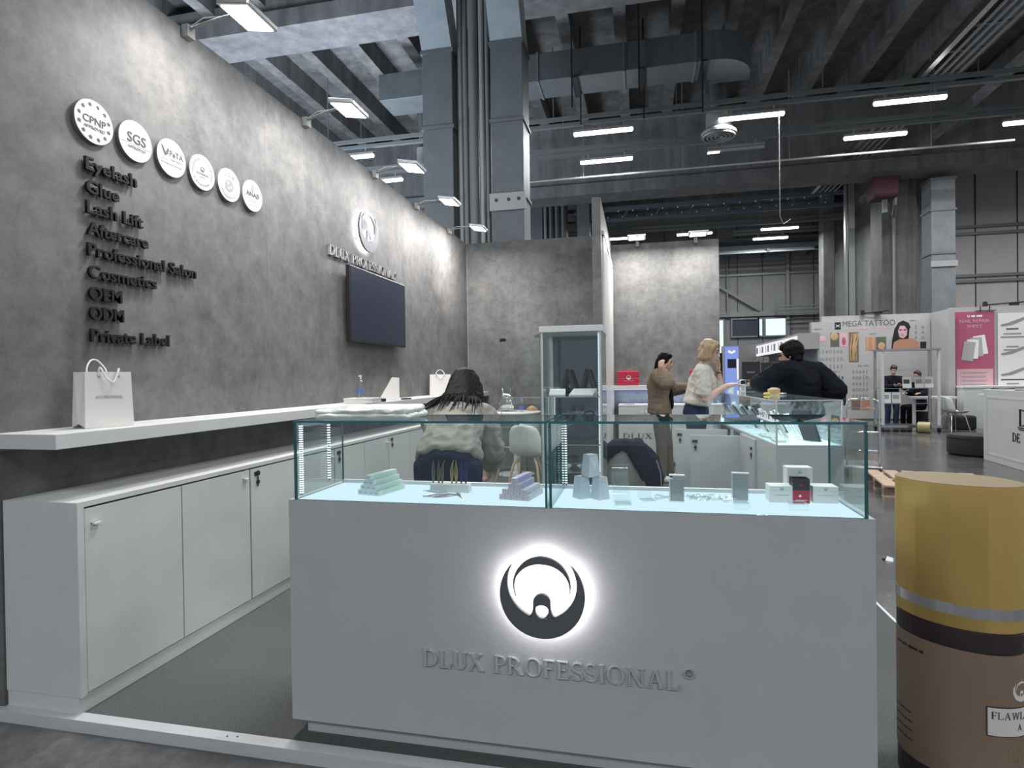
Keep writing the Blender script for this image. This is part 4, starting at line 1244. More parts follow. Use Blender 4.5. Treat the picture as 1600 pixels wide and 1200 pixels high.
text_obj('lettering', 'DLUX PROFESSIONAL', 0.016, 0.002, BD(0, -0.016), M['ink2'], b, align='CENTER', width=0.10)
scribble(MB(), -0.025, 0.03, -0.032, 0.006, BD(0, 0), 0, 0.0012, 2).build('text_line', M['ink2'], b)
b = badge(3.351, 'round white badge reading ICA above a grey ringed globe')
for ch, a in (('I', 2.1), ('C', PI/2), ('A', 1.04)):
    text_obj('lettering', ch, 0.036, 0.002, on_left(0.058*math.cos(a), 0.058*math.sin(a)-0.005, 0.0095) @ Matrix.Rotation(a-PI/2, 4, 'Z'), M['ink2'], b, align='CENTER')
MB().poly(loopc(0, -0.005, 0.040, 30), BD(0, 0), 0, 0.0015).build('globe', M['ink2'], b)
MB().strip(circ(0, -0.005, 0.078, PI+0.1, 2*PI-0.1, 24), circ(0, -0.005, 0.056, PI+0.1, 2*PI-0.1, 24), BD(0, 0), 0, 0.0015).build('lower_band', M['greyink'], b)
MB().strip(loopc(0, 0, 0.088, 40), loopc(0, 0, 0.084, 40), BD(0, 0), 0, 0.001, True).build('ring', M['greyink'], b)
for u, v in ((-0.012, 0.01), (0.016, -0.012), (-0.01, -0.022)):
    MB().poly(loopc(u, v, 0.008, 12), BD(0, 0), 0.0015, 0.0025).build('dot', M['badge'], b)
b = badge(3.586, 'round white badge reading ANAB under a small flame')
text_obj('lettering', 'ANAB', 0.046, 0.002, BD(0, -0.006), M['ink'], b, align='CENTER', width=0.135, weight=0.001)
MB().poly([(-0.01, 0.03), (-0.014, 0.048), (0.002, 0.085), (0.014, 0.05), (0.008, 0.03)], BD(0, 0), 0, 0.002).build('flame_mark', M['ink2'], b)
for k, wd in enumerate((0.08, 0.12, 0.11, 0.10)):
    MB().box(0, 0.0012, -wd/2, wd/2, -0.034-0.011*k, -0.030-0.011*k, T=Matrix.Translation((0.0095, 0, 0))).build('text_line', M['ink2'] if k == 0 else M['greyink'], b)

# emblem with its halo and the silver letters
t = thing('wall_emblem', 'back-lit round grey emblem glowing on the left wall', 'emblem', (-2.62, 5.285, 2.80))
e = MB()
emblem_shape(e, 0.205, on_left(0, 0, 0.0), 0.045, 0.065)
plate = e.build('emblem_plate', M['emblem'], t)
e = MB()
emblem_shape(e, 0.205, on_left(0, 0, 0.0), 0.030, 0.044, -0.02)
e.build('back_light', M['halo'], plate)
pn = MB()
for u, v in ((-0.15, -0.1), (0.15, -0.1), (0, -0.17), (0, 0.15)):
    pn.cyl((0.0, u, v), (0.031, u, v), 0.006, n=8)
pn.build('spacer_pin', M['badgeside'], t)
lt = MB()
serif(lt, 'DLUX PROFESSIONAL', 0.088, on_left(0, 0, 0), 0.022, width=1.39, gap=0.06)
registered(lt, 1.425, 0.075, 0.022, on_left(0, 0, 0), 0.022)
o = lt.build('wall_lettering', M['silver'], loc=(-2.62, 4.61, 2.44))
tag(o, 'silver raised letters DLUX PROFESSIONAL above the television', 'lettering')

# television
t = thing('television', 'large dark flat television on the left concrete wall', 'television', (-2.62, 5.475, 2.05))
bxo('wall_mount', M['black'], t, 0.0, 0.045, -0.25, 0.25, -0.2, 0.2)
bxo('housing', M['black'], t, 0.04, 0.085, -0.63, 0.63, -0.345, 0.345, 0.006)
bxo('screen', M['screen'], t, 0.085, 0.087, -0.62, 0.62, -0.325, 0.337)
bxo('bottom_bezel', M['black'], t, 0.085, 0.089, -0.62, 0.62, -0.343, -0.326)

# ------------------------------------------------------------------ shelf and base cabinets along the left wall
t = thing('wall_shelf', 'long thick white shelf along the left concrete wall', 'shelf', (-2.62, 1.90, 1.088))
bxo('board', M['white'], t, 0.0, 0.33, 0.0, YB-1.90, 0.0, 0.062, 0.002)
bxo('under_strip', M['badgeside'], t, 0.0, 0.02, 0.01, YB-1.91, -0.012, 0.0)
def handle_tab(parent, x, y, z):
    MB().box(x, x+0.022, y-0.016, y+0.016, z-0.004, z+0.004).box(x, x+0.004, y-0.016, y+0.016, z-0.022, z+0.004).build('handle', M['whitegloss'], parent)
def lock(parent, x, y, z):
    k = MB().cyl((x, y, z), (x+0.008, y, z), 0.016, n=16).box(x, x+0.006, y-0.030, y+0.012, z-0.011, z+0.011).build('lock', M['black'], parent)
    MB().cyl((x+0.004, y-0.005, z-0.05), (x+0.012, y-0.005, z-0.05), 0.012, n=12).box(x+0.006, x+0.009, y-0.009, y-0.001, z-0.075, z-0.02).build('key', M['black'], k)
edges = [1.943, 3.02, 3.99, 4.96, 5.93, 6.90, 7.87, YB-0.005]
for i in range(7):
    y0, y1 = edges[i], edges[i+1]
    L = y1-y0
    lab = ['white base cabinet nearest the photographer with plain side panel', 'second white base cabinet from the front, black lock at its top', 'third white base cabinet from the front, half behind the glass case', 'fourth white base cabinet from the front, behind the bending woman', 'fifth white base cabinet along the left wall', 'sixth white base cabinet along the left wall', 'last white base cabinet in the back left corner'][i]
    t = thing('base_cabinet', lab, 'cabinet', (-2.6175, y0, 0), 0, 'white base cabinets along the left wall')
    y_in = 0.0265 if i == 0 else 0.0005
    bxo('carcass', M['white'], t, 0.0, 0.3525, y_in, L-0.0005, 0.07, 0.868, 0.0015)
    bxo('top_edge', M['white'], t, 0.3526, 0.38, y_in, L-0.0005, 0.845, 0.868, 0.001)
    bxo('plinth', M['white'], t, 0.0, 0.365, 0.0005, L-0.0005, 0.0, 0.07)
    if i == 0:
        bxo('side_panel', M['white'], t, 0.0, 0.38, -0.004, 0.026, 0.0705, 0.868)
    bxo('shadow_gap', M['gap'], t, 0.354, 0.356, 0.02, L-0.002, 0.075, 0.842)
    a = 0.03 if i == 0 else 0.006
    mid = (a+L)/2
    for k, (ya, yb) in enumerate(((a, mid-0.003), (mid+0.003, L-0.006))):
        d = bxo('door', M['white'], t, 0.357, 0.378, ya, yb, 0.078, 0.836, 0.0015)
        if k == 0 and i == 0:
            handle_tab(d, 0.378, ya+0.044, 0.770)
        elif k == 0:
            lock(d, 0.378, ya+0.062, 0.805)
        else:
            handle_tab(d, 0.378, yb-0.045, 0.79)

# ------------------------------------------------------------------ what stands on the left shelf
def paper_bag(loc, rz, w_, d_, h_, lab, text=True, sl=0.06):
    t = thing('paper_bag', lab, 'bag', loc, rz)
    b = MB()
    hw, hd = w_/2, d_/2
    k = 1-sl
    vs = [(-hw, -hd, 0), (hw, -hd, 0), (hw, hd, 0), (-hw, hd, 0), (-hw*k, -hd*0.86, h_), (hw*k, -hd*0.86, h_), (hw*k, hd*0.86, h_), (-hw*k, hd*0.86, h_), (-hw*1.0, 0.0, 0.02), (-hw*k+0.02, 0, h_), (hw, 0, 0.02), (hw*k-0.02, 0, h_)]
    b.add(vs, [(0, 1, 5, 4), (2, 3, 7, 6), (0, 4, 9, 8), (8, 9, 7, 3), (1, 10, 11, 5), (10, 2, 6, 11), (0, 8, 3, 2, 10, 1)])
    o = b.build('body', M['paper'], t)
    so = o.modifiers.new('thickness', 'SOLIDIFY')
    so.thickness = 0.0015
    for sy in (-1, 1):
        yy = sy*hd*0.86
        pts = [(-w_*0.2, yy, h_-0.02), (-w_*0.19, yy+sy*0.008, h_+0.02), (-w_*0.08, yy+sy*0.02, h_+0.055 if sy > 0 else h_-0.03), (w_*0.06, yy+sy*0.022, h_+0.055 if sy > 0 else h_-0.045), (w_*0.19, yy+sy*0.01, h_+0.015), (w_*0.2, yy, h_-0.02)]
        MB().tube(curve(pts), 0.004, 8).build('cord_handle', M['paper2'], t, smooth=True)
        MB().cyl((-w_*0.2, yy-0.002, h_-0.02), (-w_*0.2, yy+0.002, h_-0.02), 0.007, n=10).cyl((w_*0.2, yy-0.002, h_-0.02), (w_*0.2, yy+0.002, h_-0.02), 0.007, n=10).build('eyelet', M['greyink'], t)
    if text:
        text_obj('print', 'DLUX PROFESSIONAL', 0.02, 0.0006, basis((1, 0, 0), (0, 0.02, 1), (0, -1, 0), (0, -hd-0.0012+hd*0.07, h_*0.52)), M['greyink'], t, align='CENTER', width=w_*0.55)
    return t
SZ = 1.151
paper_bag((-2.455, 2.27, SZ), 1.28, 0.21, 0.115, 0.255, 'white paper bag with cord handles nearest on the left shelf')
paper_bag((-2.46, 7.02, SZ), 0.35, 0.27, 0.12, 0.26, 'white paper bag farther along the left shelf, near the seated figure'.replace('the seated figure', 'the back corner'), False, 0.05)
t = thing('wedge_stand', 'white wedge-shaped display stand with a slanted edge on the left shelf', 'display', (-2.45, 5.45, SZ), 0.45)
MB().poly([(-0.10, 0), (0.10, 0), (0.10, 0.22), (0.03, 0.225)], basis((1, 0, 0), (0, 0, 1), (0, -1, 0)), -0.05, 0.05).build('block', M['paper'], t, bevel=0.002)
t = thing('low_box', 'low white box on the left shelf under the wedge stand', 'box', (-2.40, 4.72, SZ), 0.05)
bxo('carton', M['paper'], t, -0.10, 0.16, -0.10, 0.10, 0, 0.045, 0.002)
bxo('lid', M['paper'], t, -0.102, 0.162, -0.102, 0.102, 0.036, 0.046)
t = thing('water_bottle', 'clear plastic water bottle with a blue label on the left shelf', 'bottle', (-2.36, 4.66, SZ+0.046))
MB().lathe([(0.030, 0), (0.032, 0.01), (0.031, 0.05), (0.033, 0.09), (0.029, 0.11), (0.031, 0.13), (0.024, 0.16), (0.012, 0.175), (0.012, 0.185)], n=20).build('body', M['film'], t, smooth=True)
MB().lathe([(0.0325, 0.045), (0.0335, 0.085)], n=20).build('label', M['bluecap'], t, smooth=True)
MB().lathe([(0.0145, 0.183), (0.0145, 0.198)], n=16).build('cap', M['whitegloss'], t, smooth=True)
for y, sx, lab in ((5.02, 0.06, 'small black box on the left shelf right of the low white box'), (5.6, 0.14, 'flat black tray on the left shelf in front of the wedge stand')):
    tag(MB().box(-0.03, 0.03, -sx/2, sx/2, 0, 0.028 if sx < 0.1 else 0.012).box(-0.025, 0.025, -sx/2+0.006, sx/2-0.006, 0.02 if sx < .1 else 0.01, 0.03 if sx < .1 else 0.014).build('small_box', M['black'], loc=(-2.33, y, SZ), bevel=0.003), lab, 'box')

# ------------------------------------------------------------------ soft shapes: overlapping hulls fused into one continuous surface
def ell_pts(c, r, R3=None, n=10):
    r = (r, r, r) if isinstance(r, (int, float)) else r
    out = []
    for i in range(n//2+1):
        a = PI*i/(n//2)
        for k in range(n if 0 < i < n//2 else 1):
            q = 2*PI*k/n
            v = Vector((r[0]*math.sin(a)*math.cos(q), r[1]*math.sin(a)*math.sin(q), r[2]*math.cos(a)))
            out.append(Vector(c)+(R3 @ v if R3 is not None else v))
    return out
def fuse(name, pieces, voxel, mat, parent=None, smooth=4, wrinkle=0.0, wscale=12.0, wdir=None, loc=None, seed=0.0):
    # pieces: each a list of (centre, radii[, rotation]); their convex hulls are voxel-fused and smoothed
    bm = bmesh.new()
    for pc in pieces:
        pts = []
        for e in pc:
            pts += ell_pts(e[0], e[1], e[2] if len(e) > 2 else None)
        vs = [bm.verts.new(p) for p in pts]
        r = bmesh.ops.convex_hull(bm, input=vs)
        junk = [g for g in r['geom_interior']+r['geom_unused'] if isinstance(g, bmesh.types.BMVert)]
        bmesh.ops.delete(bm, geom=list(set(junk)), context='VERTS')
    me = bpy.data.meshes.new(name)
    bm.to_mesh(me)
    bm.free()
    o = bpy.data.objects.new(name, me)
    C.objects.link(o)
    rm = o.modifiers.new('fuse', 'REMESH')
    rm.mode = 'VOXEL'
    rm.voxel_size = voxel
    rm.use_smooth_shade = True
    if smooth:
        sm = o.modifiers.new('soften', 'SMOOTH')
        sm.iterations = smooth
        sm.factor = 0.5
    dg = bpy.context.evaluated_depsgraph_get()
    m2 = bpy.data.meshes.new_from_object(o.evaluated_get(dg))
    o.modifiers.clear()
    o.data = m2
    m2.name = name
    bpy.data.meshes.remove(me)
    if wrinkle:
        st = Vector(wdir) if wdir else Vector((1, 1, 1))
        ns = [v.normal.copy() for v in m2.vertices]
        for v, nn in zip(m2.vertices, ns):
            p = Vector((v.co.x*st.x, v.co.y*st.y, v.co.z*st.z))*wscale+Vector((seed, seed, seed))
            h = noise.noise(p)+0.5*noise.noise(p*2.1)
            v.co += nn*(wrinkle*(1-abs(h)*1.8))
    m2.materials.clear()
    m2.materials.append(mat)
    m2.polygons.foreach_set('use_smooth', [True]*len(m2.polygons))
    if parent is not None:
        o.parent = parent
    if loc is not None:
        o.location = loc
    return o
def chain(pts, rs):
    # a limb: consecutive hulls along points with a radius each
    return [[(pts[i], rs[i]), (pts[i+1], rs[i+1])] for i in range(len(pts)-1)]

# ------------------------------------------------------------------ front display counter with its lit glass case
XL, XR, YF = -1.3145, 0.7025, 1.994
XC = (XL+XR)/2
hw = (XR-XL)/2
fc = thing('display_counter', 'long white front display counter with glass case, glowing emblem and raised lettering', 'counter', (XC, YF, 0))
bo = MB().box(-hw, hw, 0, 0.40, 0.06, 0.8985)
bo.build('body', M['white2'], fc, bevel=0.002)
bxo('plinth', M['white2'], fc, -hw+0.045, hw-0.045, 0.035, 0.38, 0.0, 0.0599)
ZD = 0.90
rim = MB().box(-hw, hw, 0, 0.016, 0.8986, ZD).box(-hw, hw, 0.372, 0.40, 0.8986, ZD).box(-hw, -hw+0.026, 0.016, 0.372, 0.8986, ZD).box(hw-0.02, hw, 0.016, 0.372, 0.8986, ZD)
rim.build('top_rim', M['white2'], fc)
gxl, gxr, gm = -hw+0.0245, hw-0.0195, -0.315-XC
lp = fc
for n_, a, b_ in (('l', gxl+0.008, gm-0.010), ('r', gm+0.010, gxr-0.008)):
    bxo('light_panel', M['ledpanel'], fc, a, b_, 0.0165, 0.365, 0.8986, ZD+0.0005)
bxo('back_rail', M['alu'], fc, gxl, gxr, 0.366, 0.385, ZD, ZD+0.014)
GZ0, GZ1 = ZD+0.0006, 1.2
gm_ = [M['glass'], M['glassedge']]
for a, b_ in ((gxl, gm-0.004), (gm+0.004, gxr)):
    MB().pane(a, b_, 0.003, 0.011, GZ0, GZ1-0.0085).build('front_pane', gm_, fc)
    MB().pane(a, b_, 0.003, 0.37, GZ1-0.008, GZ1).build('top_pane', gm_, fc)
    MB().pane(a, a+0.008, 0.0115, 0.37, GZ0, GZ1-0.0085).build('side_pane', gm_, fc)
    MB().pane(b_-0.008, b_, 0.0115, 0.37, GZ0, GZ1-0.0085).build('side_pane', gm_, fc)
def led_strip(parent, x, y, z0, z1, pitch, size=0.0035, hz=None, mat='led'):
    # narrow carrier with a column of bright dots
    hz = size*0.6 if hz is None else hz
    o = MB().box(x-0.003, x+0.003, y-0.003, y+0.003, z0, z1).build('led_strip', M['badgeside'], parent)
    d = MB()
    z = z0+pitch
    while z < z1-pitch/2:
        d.box(x-size, x+size, y-0.0042, y+0.0042, z-hz, z+hz)
        d.box(x-0.0042, x+0.0042, y-size, y+size, z-hz, z+hz)
        z += pitch
    q = d.build('led_dots', M[mat], o)
    q['kind'] = 'stuff'
    return o
led_strip(fc, gxl+0.018, 0.024, 0.915, 1.186, 0.0085, 0.0065, 0.0016)
led_strip(fc, gxl+0.016, 0.232, 0.935, 1.186, 0.0105, 0.005, 0.0018)  # dot column standing partway along the left pane
led_strip(fc, gm+0.018, 0.362, 0.915, 1.186, 0.010, 0.0022, 0.0018)  # dot column at the back end of the divider
# emblem with its hidden lamp: grey plate, lit from behind
EC = (-0.333-XC, 0.6155)
e = MB()
emblem_shape(e, 0.145, on_front(EC[0], EC[1], 0), 0.038, 0.054)
pl = e.build('emblem_plate', M['emblem'], fc)
e = MB()
emblem_shape(e, 0.145, on_front(EC[0], EC[1], 0), 0.028, 0.0375, -0.02)
e.build('back_light', M['halo'], pl)
pn = MB()
for u, v in ((-0.11, -0.07), (0.11, -0.07), (0, -0.12), (0, 0.10)):
    pn.cyl((EC[0]+u, 0.0, EC[1]+v), (EC[0]+u, -0.0285, EC[1]+v), 0.005, n=8)
pn.build('spacer_pin', M['badgeside'], pl)
lt = MB()
serif(lt, 'DLUX PROFESSIONAL', 0.061, on_front(-0.779-XC, 0.3165, 0), 0.010, width=0.897, gap=0.06)
registered(lt, 0.145-XC, 0.375, 0.0165, on_front(0, 0, 0), 0.010)
lt.build('lettering', M['emboss'], fc, bevel=0.0012)

# things in the case; all stand on the lit deck
DK = ZD+0.0012
END_INK = pbr('pale_end_print', (0.45, 0.49, 0.50), 0.5)
def box_pile(x, y, rows, bw, bh, L, rz, mats, words, grp):
    R_ = Matrix.Rotation(rz, 3, 'Z')
    n0 = rows[0]
    for j, n in enumerate(rows):
        for i in range(n):
            off = Vector(((i-(n-1)/2)*(bw+0.0012), 0, 0))
            p = R_ @ off
            t = thing('slim_carton', '', 'box', (x+p.x, y+p.y, DK+j*(bh+0.0003)), rz, grp)
            m1, m2 = mats[(i+j) % len(mats)]
            bxo('carton', M[m1] if isinstance(m1, str) else m1, t, -bw/2, bw/2, -L/2, L/2, 0, bh, 0.0006)
            s = MB().box(-bw/2+0.001, bw/2-0.001, -L/2+0.03, L/2-0.01, bh, bh+0.0004)
            if i == n-1:
                s.box(bw/2, bw/2+0.0004, -L/2+0.02, L/2-0.01, 0.002, bh-0.002)
            s.build('printed_panel', m2, t)
            MB().box(-bw*0.3, bw*0.3, -L/2-0.0004, -L/2, bh*0.3, bh*0.7).build('end_print', END_INK, t)
            row = ('bottom row', 'second row', 'third row', 'fourth row')[j] if n > 1 else 'topmost'
            if n > 1:
                t['label'] = '%s carton in the %s of the %s' % (['first', 'second', 'third', 'fourth', 'fifth'][i], row, words)
            else:
                t['label'] = 'topmost carton of the %s' % words
G1 = pbr('green_carton_print', (0.52, 0.64, 0.42), 0.4)
G2 = pbr('mint_carton_print', (0.54, 0.70, 0.62), 0.4)
G3 = pbr('cream_carton_print', (0.70, 0.70, 0.58), 0.4)
V1 = pbr('lilac_carton_print', (0.42, 0.38, 0.62), 0.4)
V2 = pbr('silver_lilac_print', (0.60, 0.60, 0.68), 0.35)
WC = pbr('pale_carton', (0.66, 0.74, 0.74), 0.45)
PC = pbr('pinkish_carton', (0.60, 0.50, 0.56), 0.45)
box_pile(-1.022, 2.19, [4, 3, 2, 1], 0.0245, 0.0195, 0.17, -0.22, [(WC, G3), (WC, G1), (WC, G3), (WC, G2)], 'green-printed carton pyramid', 'slim cartons in the green pyramid')
box_pile(-0.446, 2.18, [5, 4, 2, 1], 0.0225, 0.0200, 0.16, -0.16, [(PC, V2), (PC, V1)], 'lilac-printed carton pyramid', 'slim cartons in the lilac pyramid')
t = thing('tweezer_stand', 'low white stand holding seven upright tweezers in the glass case', 'stand', (-0.742, 2.225, DK))
bxo('block', M['whitegloss'], t, -0.08, 0.08, -0.022, 0.022, 0, 0.034, 0.002)
bxo('slot_strip', M['greyink'], t, -0.076, 0.076, -0.004, 0.006, 0.034, 0.0345)
TWM = [pbr('tweezer_steel', (0.16, 0.165, 0.16), 0.35, 0.8), pbr('tweezer_bronze', (0.17, 0.14, 0.10), 0.35, 0.8), pbr('tweezer_gold', (0.42, 0.33, 0.15), 0.35, 0.8), pbr('tweezer_blue', (0.03, 0.045, 0.15), 0.35, 0.7)]
def tweezer(name_lab, loc, rot, mat, bend=0.0, group=None, L=0.118):
    t = thing('tweezer', name_lab, 'tweezers', loc, 0, group)
    t.rotation_euler = rot
    for s_ in (-1, 1):
        pts, rs = [], []
        for k in range(9):
            u = k/8
            sp = 0.0042*math.sin(PI*min(1, u*1.1))*s_
            pts.append((sp+bend*max(0, u-0.55)**2*0.6, 0, L*u))
            rs.append(0.0032 if u < 0.5 else 0.0032-0.0022*(u-0.5)/0.5)
        MB().tube(pts, rs, 6).build('blade', mat, t, smooth=True)
    MB().ball((0, 0, 0.006), (0.0045, 0.0035, 0.009), 8).build('joined_end', mat, t, smooth=True)
    return t
xs = [-0.822, -0.799, -0.784, -0.744, -0.726, -0.705, -0.686]
for i, x_ in enumerate(xs):
    mt = TWM[(0, 1, 1, 2, 2, 3, 3)[i]]
    tweezer('%s upright tweezers, %s from the left in the white stand' % (('steel grey', 'bronze', 'bronze', 'gold', 'gold', 'dark blue', 'dark blue')[i], ('first', 'second', 'third', 'fourth', 'fifth', 'sixth', 'last')[i]), (x_+0.006, 2.226, DK+0.036), (0, 0, 0), mt, (0, 0, 1, 0.6, 0, 0, 0.4)[i]*0.12, 'upright tweezers in the white stand', 0.092)
for i, (x_, y_, a, bd_) in enumerate(((-0.805, 2.085, 1.05, 0.0), (-0.765, 2.075, 0.85, 0.3), (-0.700, 2.165, 2.6, 0.3), (-0.735, 2.17, -1.35, 0.1))):
    q = tweezer(('steel tweezers lying farthest left on the lit deck', 'curved tweezers lying second from the left on the lit deck', 'curved tweezers lying at the right of the loose group', 'tweezers lying across the back of the loose group')[i], (x_, y_, DK+0.0085), (0, PI/2, PI/2-a), M['steel'], bd_*0.2, 'loose tweezers on the lit deck')
# tapered white boxes
FW = pbr('frosted_white_box', (0.62, 0.66, 0.72), 0.35)
def taper_box(loc, lab, rz):
    t = thing('tapered_box', lab, 'box', loc, rz, 'tapered white gift boxes')
    a, b_, h = 0.0255, 0.0195, 0.080
    MB().add([(-a, -a, 0), (a, -a, 0), (a, a, 0), (-a, a, 0), (-b_, -b_, h), (b_, -b_, h), (b_, b_, h), (-b_, b_, h)], [(0, 1, 2, 3), (4, 5, 6, 7), (0, 1, 5, 4), (1, 2, 6, 5), (2, 3, 7, 6), (3, 0, 4, 7)]).build('carton', FW, t, bevel=0.0012)
    MB().box(-b_*0.98, b_*0.98, -b_*0.98, b_*0.98, h, h+0.0015).build('lid_seam', M['greyink'], t)
    for k in range(4):
        T_ = Matrix.Rotation(k*PI/2, 4, 'Z') @ basis((1, 0, 0), (0, 0.075, 1), (0, -1, 0.075), (0, -a-0.0003, 0))
        MB().poly([(-0.018, 0.072), (0.018, 0.072), (0, 0.015)], T_, 0, 0.0006).build('facet_print', pbr('facet', (0.70, 0.74, 0.80), 0.3) if k == 0 and 'topmost' in lab else FW, t)
    text_obj('print', 'DLUX', 0.008, 0.0005, basis((1, 0, 0), (0, 0.075, 1), (0, -1, 0), (0, -a+0.0042, 0.062)), M['greyink'], t, align='CENTER')
taper_box((-0.218, 2.185, DK), 'tapered white box at the lower left of its stack of three', 0.72)
taper_box((-0.150, 2.178, DK), 'tapered white box at the lower right of its stack of three', 0.72)
taper_box((-0.184, 2.182, DK+0.0822), 'topmost tapered white box resting on two others', 0.72)
# clear acrylic stands
ac = [M['acrylic'], M['acryledge']]
t = thing('acrylic_stand', 'empty clear acrylic easel stand beside the tapered boxes', 'stand', (-0.070, 2.13, DK), 0.12)
Tt = Matrix.Translation((0, 0.0, 0.0)) @ Matrix.Rotation(-0.32, 4, 'X')
MB().pane(-0.029, 0.029, 0.0, 0.003, 0.004, 0.135, Tt).build('back_sheet', ac, t)
MB().pane(-0.029, 0.029, -0.055, 0.0, 0.0, 0.003).build('foot_sheet', ac, t)
MB().pane(-0.029, 0.029, -0.055, -0.052, 0.003, 0.022).build('front_lip', ac, t)
MB().pane(-0.029, 0.029, 0.085, 0.088, 0.0, 0.10, Matrix.Rotation(0.15, 4, 'X')).build('rear_leg', ac, t)
t = thing('acrylic_stand', 'small clear acrylic holder lying open beside the easel stand', 'stand', (0.012, 2.20, DK), 0.35)
MB().pane(-0.024, 0.024, 0.0, 0.003, 0.0, 0.03, Matrix.Rotation(-0.2, 4, 'X')).build('back_sheet', ac, t)
MB().pane(-0.024, 0.024, -0.05, 0.0, 0.0, 0.003).build('foot_sheet', ac, t)
MB().pane(-0.024, 0.024, -0.05, -0.047, 0.003, 0.016).build('front_lip', ac, t)
for loc, lab, w_, h in (((0.123, 2.165, DK), 'thick clear acrylic block with a frosted back, centre of the right case half', 0.054, 0.094), ((0.344, 2.215, DK), 'upright clear acrylic holder between the plastic rings and white boxes', 0.058, 0.098)):
    t = thing('acrylic_holder', lab, 'stand', loc, -0.08)
    MB().pane(-w_/2, w_/2, -0.012, -0.009, 0.0, h).build('front_sheet', ac, t)
    MB().pane(-w_/2, w_/2, 0.009, 0.012, 0.0, h).build('back_sheet', ac, t)
    MB().pane(-w_/2, -w_/2+0.003, -0.009, 0.009, 0.0, h).build('side_sheet', ac, t)
    bxo('insert', M['greyink'], t, -w_/2+0.004, w_/2-0.003, -0.002, 0.002, 0.002, h*0.86)
    MB().box(-w_/2, w_/2, -0.012, 0.012, h, h+0.003).build('top_edge', M['acryledge'], t)
for loc, lab, w_ in (((0.505, 2.085, DK), 'low clear acrylic bracket in front of the black and red carton', 0.06), ((0.325, 2.07, DK), 'low clear acrylic bracket in front of the upright holder', 0.05)):
    t = thing('acrylic_bracket', lab, 'stand', loc, 0.05)
    MB().pane(-w_/2, w_/2, -0.001, 0.002, 0.0, 0.022).build('front_sheet', ac, t)
    MB().pane(-w_/2, w_/2, 0.002, 0.05, 0.019, 0.022).build('top_sheet', ac, t)
for i, (x_, y_, rx, ry) in enumerate(((0.085, 2.20, 0.036, 0.026), (0.165, 2.235, 0.040, 0.024), (0.205, 2.20, 0.034, 0.028), (0.255, 2.225, 0.042, 0.022), (0.30, 2.20, 0.030, 0.022))):
    if i == 0:
        lab = 'clear plastic ring left of the thick acrylic block'
    else:
        lab = ('', 'clear plastic ring just right of the thick acrylic block', 'clear plastic ring in the middle of the ring group', 'wide clear plastic ring second from the right in the group', 'small clear plastic ring by the upright holder')[i]
    pts = [(rx*math.cos(q), ry*math.sin(q), 0.008+0.004*math.sin(3*q+i)) for q in [2*PI*k/28 for k in range(28)]]
    o = MB().tube(pts, 0.0045, 8, closed=True).build('plastic_ring', M['film'], loc=(x_, y_, DK), smooth=True)
    tag(o, lab, 'ring', 'clear plastic rings on the lit deck')
def carton(loc, rz, w_, d_, h, lab, mat, extra=None):
    t = thing('small_carton', lab, 'box', loc, rz)
    bxo('carton', mat, t, -w_/2, w_/2, -d_/2, d_/2, 0, h, 0.0008)
    bxo('lid_seam', M['greyink'], t, -w_/2-0.0003, w_/2+0.0003, -d_/2-0.0003, d_/2+0.0003, h*0.72, h*0.727)
    if extra:
        extra(t, w_, d_, h)
    return t
def mark(t, w_, d_, h):
    e = MB()
    emblem_shape(e, 0.006, on_front(0, h*0.86, -d_/2-0.0005), 0, 0.0006)
    e.build('emblem', M['greyink'], t)
    MB().box(-w_*0.3, w_*0.3, -d_/2-0.0008, -d_/2, h*0.45, h*0.47).build('print', M['greyink'], t)
carton((0.478, 2.235, DK), 0.02, 0.078, 0.07, 0.058, 'white carton left of the black and red carton', M['paper2'], mark)
carton((0.622, 2.245, DK), 0.02, 0.082, 0.07, 0.058, 'white carton right of the black and red carton', M['paper2'], mark)
carton((0.558, 2.315, DK), 0.02, 0.085, 0.06, 0.112, 'taller white carton standing behind the black and red carton', M['paper2'], mark)
def rb(t, w_, d_, h):
    bxo('red_half', M['red'], t, -w_/2-0.0004, w_/2+0.0004, -d_/2-0.0004, d_/2+0.0004, 0.0, h*0.52)
    bxo('black_half', M['black'], t, -w_/2-0.0004, w_/2+0.0004, -d_/2-0.0004, d_/2+0.0004, h*0.52, h)
    e = MB()
    emblem_shape(e, 0.007, on_front(0, h*0.78, -d_/2-0.0008), 0, 0.0006)
    e.build('emblem', M['red'], t)
    MB().poly(loopc(-0.004, h*0.30, 0.0045, 14), on_front(0, 0, -d_/2-0.0006), 0, 0.0006).build('dot_print', M['paper2'], t)
    MB().box(-w_*0.35, w_*0.35, -d_/2-0.0011, -d_/2-0.0005, h*0.12, h*0.14).build('print', M['paper2'], t)
carton((0.541, 2.222, DK), 0.04, 0.054, 0.045, 0.086, 'black and red carton among the white cartons in the case', M['red'], rb)

